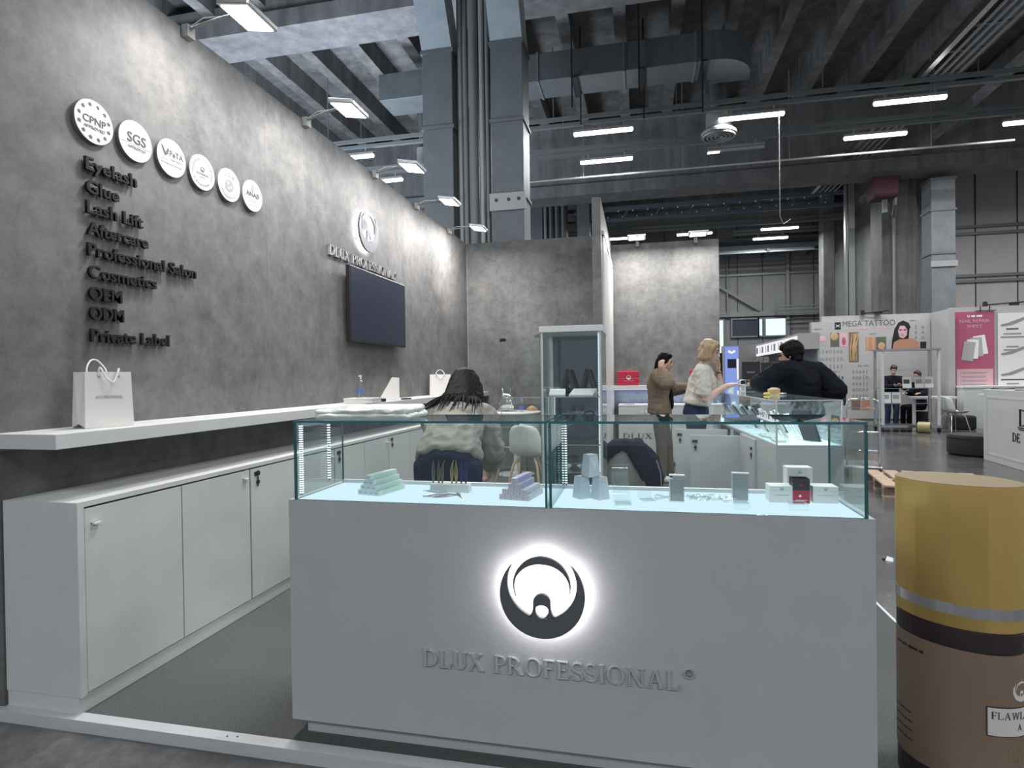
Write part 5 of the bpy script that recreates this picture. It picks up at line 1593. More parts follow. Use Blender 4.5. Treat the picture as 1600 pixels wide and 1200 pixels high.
# plastic-wrapped pack lying on the case
PW = pbr('translucent_white_plastic', (0.66, 0.70, 0.66), 0.25, spec=0.5)
t = thing('plastic_pack', 'folded white plastic-wrapped pack lying on the left end of the glass case', 'package', (-1.03, 2.135, 1.2035))
fuse('lower_fold', [[((-0.155, -0.11, 0.014), (0.03, 0.02, 0.013)), ((0.175, -0.105, 0.014), (0.02, 0.02, 0.013)), ((-0.15, 0.10, 0.014), (0.03, 0.02, 0.013)), ((0.17, 0.10, 0.016), (0.02, 0.02, 0.014))]], 0.005, PW, t, 2, 0.005, 18, (0.6, 2, 1.5))
fuse('upper_fold', [[((-0.165, -0.10, 0.036), (0.02, 0.02, 0.010)), ((0.165, -0.10, 0.040), (0.024, 0.02, 0.014)), ((-0.10, 0.10, 0.046), (0.03, 0.02, 0.012)), ((0.16, 0.09, 0.046), (0.02, 0.02, 0.012))], [((-0.06, -0.07, 0.05), (0.05, 0.03, 0.010)), ((0.06, 0.05, 0.052), (0.06, 0.03, 0.008))]], 0.005, PW, t, 2, 0.006, 16, (0.7, 1.6, 1.5), seed=3)
t.scale = (1, 1, 0.78)

# ------------------------------------------------------------------ tall glass showcase with its open door
sw = thing('glass_showcase', 'tall narrow glass showcase with white top and LED strips', 'showcase', (-0.485, 4.20, 0))
bxo('base', M['white'], sw, -0.222, 0.222, 0.0, 0.50, 0.0, 0.34, 0.003)
bxo('top_slab', M['whitegloss'], sw, -0.228, 0.228, -0.006, 0.506, 1.678, 1.722, 0.002)
for x0, x1, y0, y1, nm in ((-0.222, -0.214, 0.0, 0.5, 'left_pane'), (0.214, 0.222, 0.0, 0.5, 'right_pane'), (-0.20, 0.20, 0.0, 0.006, 'front_pane')):
    MB().pane(x0, x1, y0, y1, 0.341, 1.677).build(nm, [M['glass'], M['ductlight']], sw)
bxo('mirror_back', M['mirror'], sw, -0.205, 0.205, 0.488, 0.498, 0.341, 1.677)
for sx in (-0.208, 0.208):
    MB().box(sx-0.008, sx+0.008, 0.482, 0.499, 0.341, 1.677).box(sx-0.006, sx+0.006, -0.002, 0.01, 0.341, 1.677).build('corner_post', M['alu'], sw)
for z in (0.50, 0.66, 0.86, 1.205):
    MB().pane(-0.205, 0.205, 0.012, 0.48, z, z+0.007).build('glass_shelf', [M['glass'], M['ductlight']], sw)
led_strip(sw, 0.200, 0.13, 0.36, 1.665, 0.0285, size=0.0072)
led_strip(sw, 0.196, 0.018, 0.36, 1.67, 0.0105, size=0.0032)
led_strip(sw, -0.190, 0.47, 0.36, 1.20, 0.012, size=0.0025)
dh = 0.42
dT = Matrix.Translation((-0.226, 0.02, 0)) @ Matrix.Rotation(PI-0.58, 4, 'Z')
MB().pane(0.0, dh, -0.003, 0.003, 0.36, 1.655, dT).build('glass_door', [M['glass'], M['ductlight']], sw)
MB().box(dh-0.052, dh-0.004, -0.011, 0.010, 1.635, 1.658, T=dT).build('door_lock', M['black'], sw)
MB().box(-0.02, 0.045, -0.010, 0.010, 1.645, 1.668, T=dT).box(-0.02, 0.045, -0.010, 0.010, 0.37, 0.395, T=dT).build('hinge', M['steel'], sw)
def on_shelf(z):
    return z+0.0075
for i, (x_, y_, rz, w_) in enumerate(((-0.615, 4.42, 0.1, 0.12), (-0.42, 4.40, -0.12, 0.18))):
    o = MB().box(-w_/2, w_/2, -0.09, 0.09, 0, 0.002, T=Matrix.Translation((0, 0, 0.028)) @ Matrix.Rotation(0.25, 4, 'X')).box(-w_/2, w_/2, -0.087, -0.084, 0, 0.01).box(-w_/2, w_/2, 0.084, 0.087, 0, 0.05).build('price_card', M['paper2'], loc=(x_, y_, on_shelf(1.205)))
    o.rotation_euler = (0, 0, rz)
    tag(o, ('narrow white card on the upper showcase shelf', 'wide white card on the upper showcase shelf')[i], 'card')
for i, (x_, y_) in enumerate(((-0.55, 4.56), (-0.40, 4.56))):
    t = thing('tent_display', ('left black tent-shaped display with a round label in the showcase', 'right black tent-shaped display with two round labels in the showcase')[i], 'display', (x_, y_, on_shelf(1.205)))
    MB().poly([(-0.075, 0), (-0.05, 0), (0.012, 0.20), (-0.012, 0.20)], on_front(0, 0, 0), -0.05, 0.05).build('side', M['blackmatte'], t)
    MB().poly([(0.05, 0), (0.075, 0), (0.012, 0.20), (-0.012, 0.20)], on_front(0, 0, 0), -0.05, 0.05).build('side', M['blackmatte'], t)
    for u in ((-0.055,) if i == 0 else (0.045, 0.07)):
        MB().poly(loopc(u, 0.02, 0.013, 18), on_front(0, 0, -0.05), 0, 0.002).build('round_label', M['paper2'], t)
t = thing('dark_pouch', 'dark crumpled pouch on the showcase shelf just above the counter glass', 'bag', (-0.46, 4.42, on_shelf(0.868)))
fuse('pouch', [[((-0.10, 0, 0.03), (0.05, 0.08, 0.03)), ((0.05, 0.02, 0.08), (0.05, 0.06, 0.06)), ((0.10, 0, 0.04), (0.05, 0.07, 0.04))]], 0.009, M['navy'], t, 3, 0.006, 12)
MB().tube([(-0.02, -0.05, 0.10), (0.0, -0.05, 0.18), (0.06, -0.03, 0.19), (0.09, -0.03, 0.12)], 0.006, 8).build('strap', M['black'], t, smooth=True)
for i, (x_, z, w_, lab) in enumerate(((-0.57, 0.66, 0.12, 'low white tray on the middle showcase shelf'), (-0.40, 0.66, 0.14, 'white fan-shaped sample tray on the middle showcase shelf'), (-0.55, 0.50, 0.16, 'white dish on the lowest showcase shelf'))):
    t = thing('sample_tray', lab, 'tray', (x_, 4.38, on_shelf(z)))
    MB().lathe([(w_*0.35, 0), (w_*0.5, 0.022), (w_*0.5, 0.026), (w_*0.46, 0.026), (w_*0.33, 0.006)], n=24).build('dish', M['whitegloss'], t, smooth=True)
    MB().box(-w_*0.3, w_*0.3, -0.02, 0.02, 0.008, 0.03).build('sample', M['greyink'], t)

# ------------------------------------------------------------------ right-hand display counter
RZ = 0.047
rc = thing('display_counter', 'white display counter on the right with lit case, people leaning over it', 'counter', (0.868, 4.14, 0), RZ)
RW, RL = 0.415, 2.55
bxo('front_block', M['white2'], rc, 0.0, RW, 0.0, 1.03, 0.05, 0.873, 0.001)
car = MB().box(0.02, RW, 1.031, RL, 0.05, 0.07).box(0.02, RW, 1.031, RL, 0.85, 0.873).box(RW-0.02, RW, 1.031, RL, 0.07, 0.85).box(0.02, RW-0.02, 1.48, 1.62, 0.07, 0.85).box(0.02, RW-0.02, 2.12, RL, 0.07, 0.85)
car.build('carcass', M['white2'], rc)
bxo('inner_shelf', M['white2'], rc, 0.03, RW-0.03, 1.04, 2.11, 0.45, 0.465)
bxo('plinth', M['white2'], rc, 0.03, RW-0.02, 0.03, RL-0.02, 0.0, 0.05)
bxo('top_board', M['white2'], rc, 0.0, RW, 0.0, RL, 0.8735, 0.884)
dA = bxo('door', M['white2'], rc, -0.018, -0.001, 0.53, 1.022, 0.07, 0.865, 0.001)
def rlock(parent, T_):
    k = MB().box(-0.03, 0.012, -0.008, 0.0, -0.011, 0.011, T=T_).build('lock', M['black'], parent)
    MB().cyl(T_ @ Vector((-0.005, -0.01, -0.05)), T_ @ Vector((-0.005, -0.002, -0.05)), 0.012, n=12).box(-0.009, -0.001, -0.008, -0.004, -0.08, -0.03, T=T_).build('key', M['black'], k)
    return k
rlock(dA, Matrix.Translation((-0.018, 0.60, 0.79)) @ Matrix.Rotation(-PI/2, 4, 'Z'))
for y_, L_ in ((1.035, 0.41), (1.625, 0.47)):
    T_ = Matrix.Translation((-0.004, y_, 0)) @ Matrix.Rotation(PI-0.10, 4, 'Z')
    d = MB().box(0.0, L_, -0.009, 0.009, 0.07, 0.845, T=T_).build('open_door', M['white2'], rc, bevel=0.001)
    rlock(d, T_ @ Matrix.Translation((L_-0.05, 0.009, 0.795)) @ Matrix.Rotation(PI, 4, 'Z'))
    MB().cyl((0.0, y_-0.004, 0.70), (0.0, y_-0.004, 0.76), 0.008, n=10).build('hinge', M['steel'], d)
ZR0, ZR1 = 0.8845, 1.182
l = area('case_fill_light', (0.03, 1.27, 1.165), 0.02, 2.4, 7.0, (0.8, 0.93, 1.0), (0, -0.6, 0))  # fill lights added inside the case to brighten the leaning cards
l.parent = rc
l = area('case_fill_light', (RW-0.03, 1.27, 1.165), 0.02, 2.4, 5.0, (0.8, 0.93, 1.0), (0, 0.6, 0))
l.parent = rc
bxo('light_panel', M['ledpanel_bright'], rc, 0.012, RW-0.012, 0.012, RL-0.012, 0.8841, ZR0+0.001)
rg = [M['glass'], M['alu']]
MB().pane(0.004, RW-0.004, 0.004, 0.010, ZR0+0.0012, ZR1-0.007).build('front_pane', rg, rc)
MB().pane(0.004, 0.010, 0.0105, RL-0.01, ZR0+0.0012, ZR1-0.007).build('side_pane', rg, rc)
MB().pane(RW-0.010, RW-0.004, 0.0105, RL-0.01, ZR0+0.0012, ZR1-0.007).build('side_pane', rg, rc)
MB().pane(0.004, RW-0.004, 0.004, 1.27, ZR1-0.0065, ZR1).build('top_pane', rg, rc)
MB().pane(0.004, RW-0.004, 1.275, RL-0.01, ZR1-0.0065, ZR1).build('top_pane', rg, rc)
MB().box(0.002, 0.012, 0.002, 0.012, ZR0+0.001, ZR1-0.007).box(RW-0.012, RW-0.002, 0.002, 0.012, ZR0+0.001, ZR1-0.007).build('corner_post', M['alu'], rc)
Rr = Matrix.Rotation(RZ, 3, 'Z')
def rcw(x_, y_, z):
    p = Rr @ Vector((x_, y_, 0))
    return (0.868+p.x, 4.14+p.y, z)
ZK = ZR0+0.0016
# leaning product cards, light and dark in turn
ORD = ['first', 'second', 'third', 'fourth', 'fifth', 'sixth', 'seventh', 'eighth', 'ninth', 'tenth', 'eleventh', 'twelfth', 'thirteenth', 'fourteenth', 'fifteenth', 'sixteenth', 'seventeenth', 'last']
for i in range(34):
    y_ = 0.30+(i//2)*0.125+0.05*(i % 2)
    dk = i in (7, 8, 11, 14, 17, 20, 23)
    row = i % 2
    o = thing('tweezer_card', 'slim %s leaning card, %s row of right glass case, %s from near end' % ('dark' if dk else 'white', ('inner', 'outer')[row], ORD[i//2] if i//2 < 16 else 'last'), 'card', rcw(0.155+0.12*row, y_, ZK), RZ+0.35, 'leaning cards in the right glass case')
    T_ = Matrix.Translation((0, 0, 0.009)) @ Matrix.Rotation(-0.50-0.05*(i % 3), 4, 'Y') @ Matrix.Rotation(-0.12, 4, 'X')
    wv = 0.016 if i % 3 else 0.024
    hh = 0.19+0.02*(i % 3)
    MB().box(-0.002, 0.002, -wv, wv, 0.003, hh, T=T_).build('card', M['black' if dk else 'paper2'], o)
    MB().box(-0.004, -0.002, -0.004, 0.004, 0.03, hh-0.02, T=T_).build('tweezer', M['steel'] if not dk else M['silver'], o)
    MB().box(-0.05, 0.02, -wv, wv, 0.0, 0.003).build('foot', M['acryledge'], o)
t = thing('display_board', 'black padded display board leaning at the near end of the right case', 'board', rcw(0.30, 0.24, ZK), RZ+0.35)
T_ = Matrix.Rotation(-0.35, 4, 'Y')
MB().box(-0.008, 0.008, -0.085, 0.085, 0.004, 0.235, T=T_).build('board', M['blackmatte'], t, bevel=0.004)
MB().box(-0.010, -0.008, -0.03, 0.03, 0.15, 0.17, T=T_).build('print', M['gold'], t)
MB().pane(-0.05, 0.05, -0.06, 0.06, 0, 0.003).build('foot', ac, t)
for i in range(7):
    o = fuse('plastic_sachet', [[((-0.03, -0.02, 0.008), 0.008), ((0.03, -0.015, 0.010), 0.009), ((-0.025, 0.02, 0.008), 0.008), ((0.03, 0.02, 0.012), 0.009)]], 0.005, PW, None, 2, 0.003, 30, seed=i, loc=rcw(0.052+0.006*(i % 4), 0.10+0.085*i, ZK+0.004))
    o.rotation_euler = (0, 0, i*0.7)
    tag(o, 'crumpled clear sachet on the lit deck of the right case, %s from its near end' % ORD[i], 'sachet', 'sachets in the right glass case')
# on top of the right case
t = thing('yellow_brush', 'small yellow brush lying on the right glass case', 'brush', rcw(0.26, 1.05, ZR1+0.0005), 0.4)
MB().tube([(-0.09, 0, 0.012), (-0.03, 0.0, 0.013), (0.05, 0, 0.012)], [0.008, 0.012, 0.014], 10).build('handle', M['yellow'], t, smooth=True)
MB().lathe([(0.02, 0), (0.045, 0.02), (0.05, 0.045), (0.02, 0.06)], n=16).build('bristle_head', M['peach'], t, smooth=True)
MB().tube([(0.05, 0, 0.012), (0.12, 0.01, 0.010)], [0.008, 0.004], 8).build('tip', M['steel'], t, smooth=True)
t = thing('card_terminal', 'small white card terminal standing on the far end of the right case', 'terminal', rcw(0.27, 2.27, ZR1+0.0005), 0.2)
bxo('body', M['whitegloss'], t, -0.03, 0.03, -0.012, 0.012, 0, 0.12, 0.004)
bxo('display', M['screen'], t, -0.024, 0.024, -0.014, -0.012, 0.075, 0.112)
for k in range(3):
    bxo('key_row', M['ink2'], t, -0.02, 0.02, -0.0135, -0.012, 0.012+k*0.018, 0.022+k*0.018)
t = thing('paper_cup', 'white paper cup on the right case near the raised hand', 'cup', rcw(0.12, 2.10, ZR1+0.0005))
MB().lathe([(0.026, 0), (0.036, 0.085), (0.038, 0.088), (0.034, 0.088), (0.025, 0.004)], n=24).build('cup', M['paper2'], t, smooth=True)
MB().lathe([(0.0345, 0.05), (0.0355, 0.06)], n=24).build('band', M['greyink'], t)

# ------------------------------------------------------------------ back right: shelf, cabinets, red cases
t = thing('wall_shelf', 'white shelf lit from below on the right back wall', 'shelf', (-0.431, YR, 1.15))
bxo('board', M['white'], t, 0.002, 1.62, -0.33, 0.0, 0.0, 0.062, 0.002)
bxo('led_strip', emat('shelf_led', (0.55, 0.66, 1.0), 3.2), t, 0.03, 1.60, -0.06, -0.045, -0.008, 0.0)
l = area('shelf_lamp', (0.8, -0.12, -0.012), 1.5, 0.05, 5.0, (0.55, 0.68, 1.0))
l.parent = t
for i in range(2):
    t = thing('base_cabinet', ('white base cabinet under the right back shelf beside the partition', 'white base cabinet under the right back shelf, behind the people')[i], 'cabinet', (-0.33+i*0.78, 9.05, 0), 0, 'white base cabinets at the right back wall')
    bxo('carcass', M['white'], t, 0.0, 0.776, 0.0, 0.44, 0.06, 0.90, 0.001)
    bxo('worktop', M['whitegloss'], t, 0.0, 0.776, -0.015, 0.44, 0.90, 0.925, 0.001)
    bxo('plinth', M['badgeside'], t, 0.02, 0.756, 0.03, 0.42, 0.0, 0.06)
    for k in (0, 1):
        d = bxo('door', M['white'], t, 0.006+k*0.385, 0.385+k*0.385, -0.02, -0.002, 0.07, 0.89, 0.001)
        MB().box(0.35 if k == 0 else 0.40, 0.37 if k == 0 else 0.42, -0.035, -0.02, 0.80, 0.82).build('handle', M['whitegloss'], d)
def red_case(x_, lab):
    t = thing('red_case', lab, 'case', (x_, 9.28, 1.2125))
    bxo('lower_shell', M['red'], t, -0.168, 0.168, -0.06, 0.06, 0, 0.12, 0.012)
    bxo('upper_shell', M['red'], t, -0.168, 0.168, -0.06, 0.06, 0.122, 0.225, 0.012)
    e = MB()
    emblem_shape(e, 0.035, on_front(0.01, 0.125, -0.06), 0, 0.003)
    e.build('emblem', M['paper2'], t)
    MB().box(-0.07, 0.09, -0.063, -0.06, 0.068, 0.074).build('print', M['pinklight'], t)
    MB().tube([(-0.05, 0, 0.222), (-0.045, 0, 0.243), (0.045, 0, 0.243), (0.05, 0, 0.222)], 0.006, 8).build('handle', M['red'], t)
red_case(-0.185, 'red case with a white emblem on the lit back shelf')
red_case(0.90, 'second red case on the back shelf, mostly hidden by the woman in white')
tag(MB().box(-0.08, 0.08, -0.01, 0.01, 0, 0.008).build('pen_tray', M['ink2'], loc=(-0.17, 9.15, 0.9255)), 'thin grey tray on the cabinet under the lit shelf', 'tray')

t = thing('carrier_bag', 'large white carrier bag lettered DLUX P behind the chair with the jacket', 'bag', (0.02, 8.55, 0))
bb = MB()
bb.add([(-0.30, -0.1, 0), (0.36, -0.1, 0), (0.36, 0.1, 0), (-0.30, 0.1, 0), (-0.30, -0.06, 0.66), (0.36, -0.06, 0.66), (0.36, 0.06, 0.66), (-0.30, 0.06, 0.66)], [(0, 1, 5, 4), (1, 2, 6, 5), (2, 3, 7, 6), (3, 0, 4, 7), (0, 3, 2, 1)])
bb.build('body', M['paper'], t)
lt = MB()
serif(lt, 'DLUX PROFESSIONAL'[:6], 0.075, basis((1, 0, 0), (0, 0.06, 1), (0, -1, 0.06), (-0.27, -0.074, 0.47)), 0.003, width=0.55)
lt.build('lettering', M['ink'], t)
for sy in (-0.06, 0.06):
    MB().tube([(-0.1, sy, 0.64), (-0.09, sy, 0.76), (0.0, sy, 0.80), (0.1, sy, 0.76), (0.11, sy, 0.64)], 0.006, 8).build('cord_handle', M['paper2'], t, smooth=True)

# ------------------------------------------------------------------ table and chairs in the booth
t = thing('bar_table', 'white round pedestal table in front of the back wall', 'table', (-1.72, 8.05, 0))
MB().lathe([(0.36, 0.855), (0.37, 0.862), (0.37, 0.878), (0.36, 0.885)], n=40).build('table_top', M['whitegloss'], t, smooth=True)
MB().lathe([(0.035, 0.03), (0.030, 0.45), (0.035, 0.855)], n=20).build('pedestal', M['whitegloss'], t, smooth=True)
MB().lathe([(0.26, 0), (0.26, 0.012), (0.10, 0.028), (0.035, 0.05)], n=36).build('foot_disc', M['whitegloss'], t, smooth=True)
t = thing('plastic_bag', 'clear plastic bag standing on the round table', 'bag', (-1.83, 8.0, 0.894))
fuse('bag', [[((-0.10, 0, 0.02), (0.04, 0.07, 0.02)), ((0.11, 0, 0.02), (0.04, 0.07, 0.02)), ((-0.06, 0, 0.2), (0.03, 0.04, 0.05)), ((0.05, 0, 0.19), (0.03, 0.04, 0.05))], [((-0.055, 0, 0.2), (0.025, 0.03, 0.04)), ((-0.06, 0, 0.32), (0.008, 0.01, 0.02))], [((0.05, 0, 0.2), (0.025, 0.03, 0.04)), ((0.055, 0, 0.30), (0.008, 0.01, 0.02))]], 0.012, M['film'], t, 2, 0.008, 14, (1, 1, 2))
fuse('contents', [[((-0.05, 0.01, 0.04), (0.05, 0.05, 0.04)), ((0.05, 0, 0.05), (0.05, 0.05, 0.04))]], 0.012, M['paper'], t, 2, 0.004, 20)
t = thing('water_bottle', 'clear bottle with a blue label on the round table', 'bottle', (-1.60, 7.92, 0.8855))
MB().lathe([(0.030, 0), (0.032, 0.01), (0.031, 0.05), (0.033, 0.09), (0.029, 0.11), (0.031, 0.13), (0.024, 0.16), (0.012, 0.175), (0.012, 0.185)], n=18).build('body', M['film'], t, smooth=True)
MB().lathe([(0.0325, 0.03), (0.0335, 0.085)], n=18).build('label', M['bluecap'], t, smooth=True)
MB().lathe([(0.0145, 0.183), (0.0145, 0.198)], n=14).build('cap', M['bluecap'], t, smooth=True)
t = thing('croissant', 'pale bread roll on a napkin on the round table', 'food', (-1.48, 8.05, 0.8855))
MB().box(-0.09, 0.09, -0.07, 0.07, 0, 0.003).build('napkin', M['paper2'], t)
fuse('roll', [[((-0.06, 0.01, 0.028), 0.02), ((0, -0.01, 0.045), 0.035)], [((0, -0.01, 0.045), 0.035), ((0.06, 0.012, 0.028), 0.018)]], 0.008, M['peach'], t, 3, 0.003, 30)
shell_chair((-1.52, 7.35, 0), 2.5, 'pale shell chair with beech legs by the round table', 'cream', 'wood')
shell_chair((-1.25, 6.70, 0), 1.3, 'pale shell chair seen from behind, left of the showcase', 'cream', 'wood')
shell_chair((-0.74, 6.15, 0), 0.6, 'white shell chair seen through the glass showcase', 'whitegloss', 'wood')
shell_chair((-0.10, 5.02, 0), PI/2-0.05, 'grey-white shell chair seen from behind under a navy jacket', 'cream', 'metal')
jk = thing('jacket', 'navy jacket draped over the back of the shell chair', 'jacket', (-0.10, 5.02, 0))
fuse('cloth', [[((-0.20, -0.22, 0.715), (0.06, 0.06, 0.05)), ((-0.09, -0.24, 0.80), (0.07, 0.07, 0.045))], [((-0.09, -0.24, 0.80), (0.07, 0.07, 0.045)), ((0.06, -0.24, 0.80), (0.07, 0.07, 0.055))],
    [((0.06, -0.24, 0.80), (0.07, 0.07, 0.06)), ((0.15, -0.25, 0.69), (0.075, 0.09, 0.08))], [((0.15, -0.25, 0.69), (0.085, 0.09, 0.07)), ((0.20, -0.27, 0.56), (0.075, 0.085, 0.06))], [((0.20, -0.27, 0.56), (0.075, 0.085, 0.06)), ((0.195, -0.27, 0.46), (0.055, 0.07, 0.03))], [((0.05, -0.28, 0.76), (0.06, 0.05, 0.06)), ((0.14, -0.30, 0.60), (0.06, 0.05, 0.08))], [((-0.20, -0.2, 0.70), (0.04, 0.05, 0.05)), ((-0.22, -0.1, 0.58), (0.03, 0.08, 0.05))]],
    0.010, M['navy'], jk, 3, 0.010, 9, (1.5, 1.5, 0.7))
MB().tube([(0.215, -0.352, 0.70), (0.245, -0.355, 0.60), (0.25, -0.345, 0.50)], 0.005, 6).build('zip', M['ink2'], jk, smooth=True)

# ------------------------------------------------------------------ oversized display bottle at the right
BX, BY, BR = 1.005, 2.175, -0.62
t = thing('giant_bottle', 'oversized display bottle with gold cap, silver band and brown label', 'bottle', (BX, BY, 0))
ba, bb_ = 0.172, 0.134
def bl(nm, prof, mat, n=72):
    return MB().lathe(prof, n=n, sx=ba, sy=bb_, rot=BR).build(nm, mat, t, smooth=True)
bl('foot', [(0.90, 0.0), (0.985, 0.012), (0.985, 0.085)], M['collar'])
body = bl('body', [(0.985, 0.0855), (1.0, 0.095), (1.0, 0.492)], M['brownlabel'])
bl('collar', [(0.975, 0.4925), (0.99, 0.497), (0.99, 0.553), (0.96, 0.557)], M['collar'])
cap = bl('cap', [(0.985, 0.5575), (1.0, 0.560), (1.0, 0.994), (0.994, 1.0)], M['gold'])
bl('cap_top', [(0.993, 1.0002), (0.985, 1.002)], M['goldtop'])
MB().strip([(ba*1.006*math.cos(q), bb_*1.006*math.sin(q)) for q in [2*PI*k/72 for k in range(72)]], [(ba*math.cos(q), bb_*math.sin(q)) for q in [2*PI*k/72 for k in range(72)]], Matrix.Rotation(BR, 4, 'Z'), 0.598, 0.632, True).build('silver_band', M['chrome'], cap, smooth=False)
def wrap(me_obj, z0, ang0):
    # bend a flat drawing (x along, y up, z out) around the oval body
    N = 720
    ang, arc, L = [], [], 0.0
    px, py = ba*math.cos(ang0), bb_*math.sin(ang0)
    for i in range(N+1):
        a = ang0+2*PI*i/N
        x_, y_ = ba*math.cos(a), bb_*math.sin(a)
        L += math.hypot(x_-px, y_-py)
        px, py = x_, y_
        ang.append(a)
        arc.append(L)
    TOT = L
    for v in me_obj.data.vertices:
        s_ = v.co.x % TOT
        lo = 0
        hi = N
        while hi-lo > 1:
            m_ = (lo+hi)//2
            if arc[m_] <= s_:
                lo = m_
            else:
                hi = m_
        a = ang[lo]
        nx, ny = math.cos(a)/ba, math.sin(a)/bb_
        k = math.hypot(nx, ny)
        x_, y_ = ba*math.cos(a)+nx/k*v.co.z, bb_*math.sin(a)+ny/k*v.co.z
        zz = z0+v.co.y
        v.co = (x_*math.cos(BR)-y_*math.sin(BR), x_*math.sin(BR)+y_*math.cos(BR), zz)
A0 = -1.02      # parametric angle where the framed label begins
def grid_plate(x0, x1, y0, y1, d):
    b = MB()
    n = 24
    b.strip([(x0+(x1-x0)*i/n, y0) for i in range(n+1)], [(x0+(x1-x0)*i/n, y1) for i in range(n+1)], ID, 0.0003, d)
    return b
o = grid_plate(0.0, 0.20, 0.0, 0.090, 0.0018).build('label_frame', M['collar'], body)
wrap(o, 0.248, A0)
o2 = grid_plate(0.003, 0.197, 0.003, 0.087, 0.0026).build('label_plate', M['paper'], body)
wrap(o2, 0.248, A0)
lt = MB()
serif(lt, 'FLAWL', 0.022, Matrix.Translation((0.012, 0.054, 0.0026)), 0.0008, width=0.098)
serif(lt, 'A', 0.018, Matrix.Translation((0.085, 0.022, 0.0026)), 0.0008)
o3 = lt.build('label_text', M['ink'], body)
wrap(o3, 0.248, A0)
for s_, x_, z_, h_ in (('DLUX', 0.055, 0.325, 0.016), ('FOR', 0.062, 0.195, 0.016), ('EYEL', 0.062, 0.168, 0.014)):
    lt = MB()
    serif(lt, s_, h_, Matrix.Translation((x_, 0, 0.0003)), 0.0006)
    o4 = lt.build('label_text', M['tape'], body)
    wrap(o4, z_, A0)
em = MB()
emblem_shape(em, 0.032, Matrix.Translation((0.105, 0.03, 0.0003)), 0, 0.0008)
o5 = em.build('label_emblem', M['paper'], body)
wrap(o5, 0.355, A0)
tm = scribble(MB(), -0.27, -0.16, 0, 0.009, ID, 0.0002, 0.0008, 11).build('side_text', M['collar'], body)
wrap(tm, 0.445, A0)
for k in range(4):
    q = scribble(MB(), -0.28, -0.20, 0, 0.005, ID, 0.0002, 0.0008, 20+k).build('side_text', M['collar'], body)
    wrap(q, 0.23-0.03*k, A0)
tag(MB().poly([(-0.03, -0.02), (0.02, -0.03), (0.035, 0.01), (0.0, 0.03)], basis((1, 0, 0), (0, 0.9, 0.43), (0, -0.43, 0.9)), 0.012, 0.0135).poly([(-0.03, -0.02), (0.0, 0.03), (-0.04, 0.02)], basis((1, 0, 0), (0, 0.9, -0.43), (0, 0.43, 0.9)), 0.012, 0.0135).build('paper_scrap', M['paper2'], loc=(1.79, 4.85, FZ)), 'small crumpled white paper scrap on the concrete floor by the counter', 'scrap')

# ------------------------------------------------------------------ people
def V(*a):
    return Vector(a if len(a) > 1 else a[0])
def frame(s, u):
    # columns: right, forward, up
    u = V(u).normalized()
    s = V(s)
    s = (s-u*s.dot(u)).normalized()
    f = u.cross(s)
    return Matrix((s, f, u)).transposed()
def hand_pieces(w, d, n, th, curl=0.5, k=1.0):
    # wrist, finger direction, palm normal, thumb side, curl 0..1
    w, d, n, th = V(w), V(d).normalized(), V(n), V(th)
    n = (n-d*n.dot(d)).normalized()
    th = (th-d*th.dot(d)-n*th.dot(n)).normalized()
    P = [[(w, 0.023*k), (w+d*0.03*k+th*0.02*k, 0.015*k), (w+d*0.03*k-th*0.022*k, 0.014*k), (w+d*0.085*k+th*0.03*k, 0.011*k), (w+d*0.08*k-th*0.03*k, 0.010*k)]]
    for off, L, ex in ((0.029, 0.070, 0.1), (0.010, 0.079, 0.0), (-0.010, 0.073, 0.08), (-0.029, 0.057, 0.2)):
        b = w+d*0.084*k+th*off*k
        c = curl+ex
        d1 = (d+n*c*0.55+th*off*2).normalized()
        d2 = (d+n*c*1.5+th*off*2).normalized()
        d3 = (d+n*c*2.4).normalized()
        p1 = b+d1*L*0.45*k
        p2 = p1+d2*L*0.32*k
        p3 = p2+d3*L*0.23*k
        P += chain([b, p1, p2, p3], [0.0100*k, 0.0095*k, 0.009*k, 0.008*k])
    b = w+d*0.025*k+th*0.026*k
    p1 = b+(d*0.6+th*0.8+n*0.3).normalized()*0.036*k
    p2 = p1+(d*0.9+th*0.3+n*0.4).normalized()*0.030*k
    P += chain([b, p1, p2], [0.0125*k, 0.011*k, 0.009*k])
    return P
def head_pieces(c, F, k=0.9):
    # F: columns right, forward, up
    def q(s, f, u):
        return V(c)+F @ (V(s, f, u)*k)
    P = [[(q(0, -0.012, 0.032), (0.075*k, 0.095*k, 0.103*k), F)],
         [(q(0, 0.042, 0.0), (0.058*k, 0.050*k, 0.075*k), F), (q(0, 0.066, -0.092), (0.022*k, 0.020*k, 0.018*k), F), (q(0.044, 0.0, -0.055), 0.022*k), (q(-0.044, 0.0, -0.055), 0.022*k)],
         [(q(0, 0.088, 0.012), 0.009*k), (q(0, 0.106, -0.026), 0.012*k), (q(0.013, 0.09, -0.030), 0.009*k), (q(-0.013, 0.09, -0.030), 0.009*k)],
         [(q(0.03, 0.078, 0.034), 0.011*k), (q(-0.03, 0.078, 0.034), 0.011*k)],
         [(q(0, 0.084, -0.058), (0.022*k, 0.012*k, 0.009*k), F)]]
    for s in (-1, 1):
        P.append([(q(0.077*s, -0.012, 0.012), (0.007*k, 0.016*k, 0.018*k), F), (q(0.073*s, -0.006, -0.018), (0.006*k, 0.010*k, 0.012*k), F)])
    return P
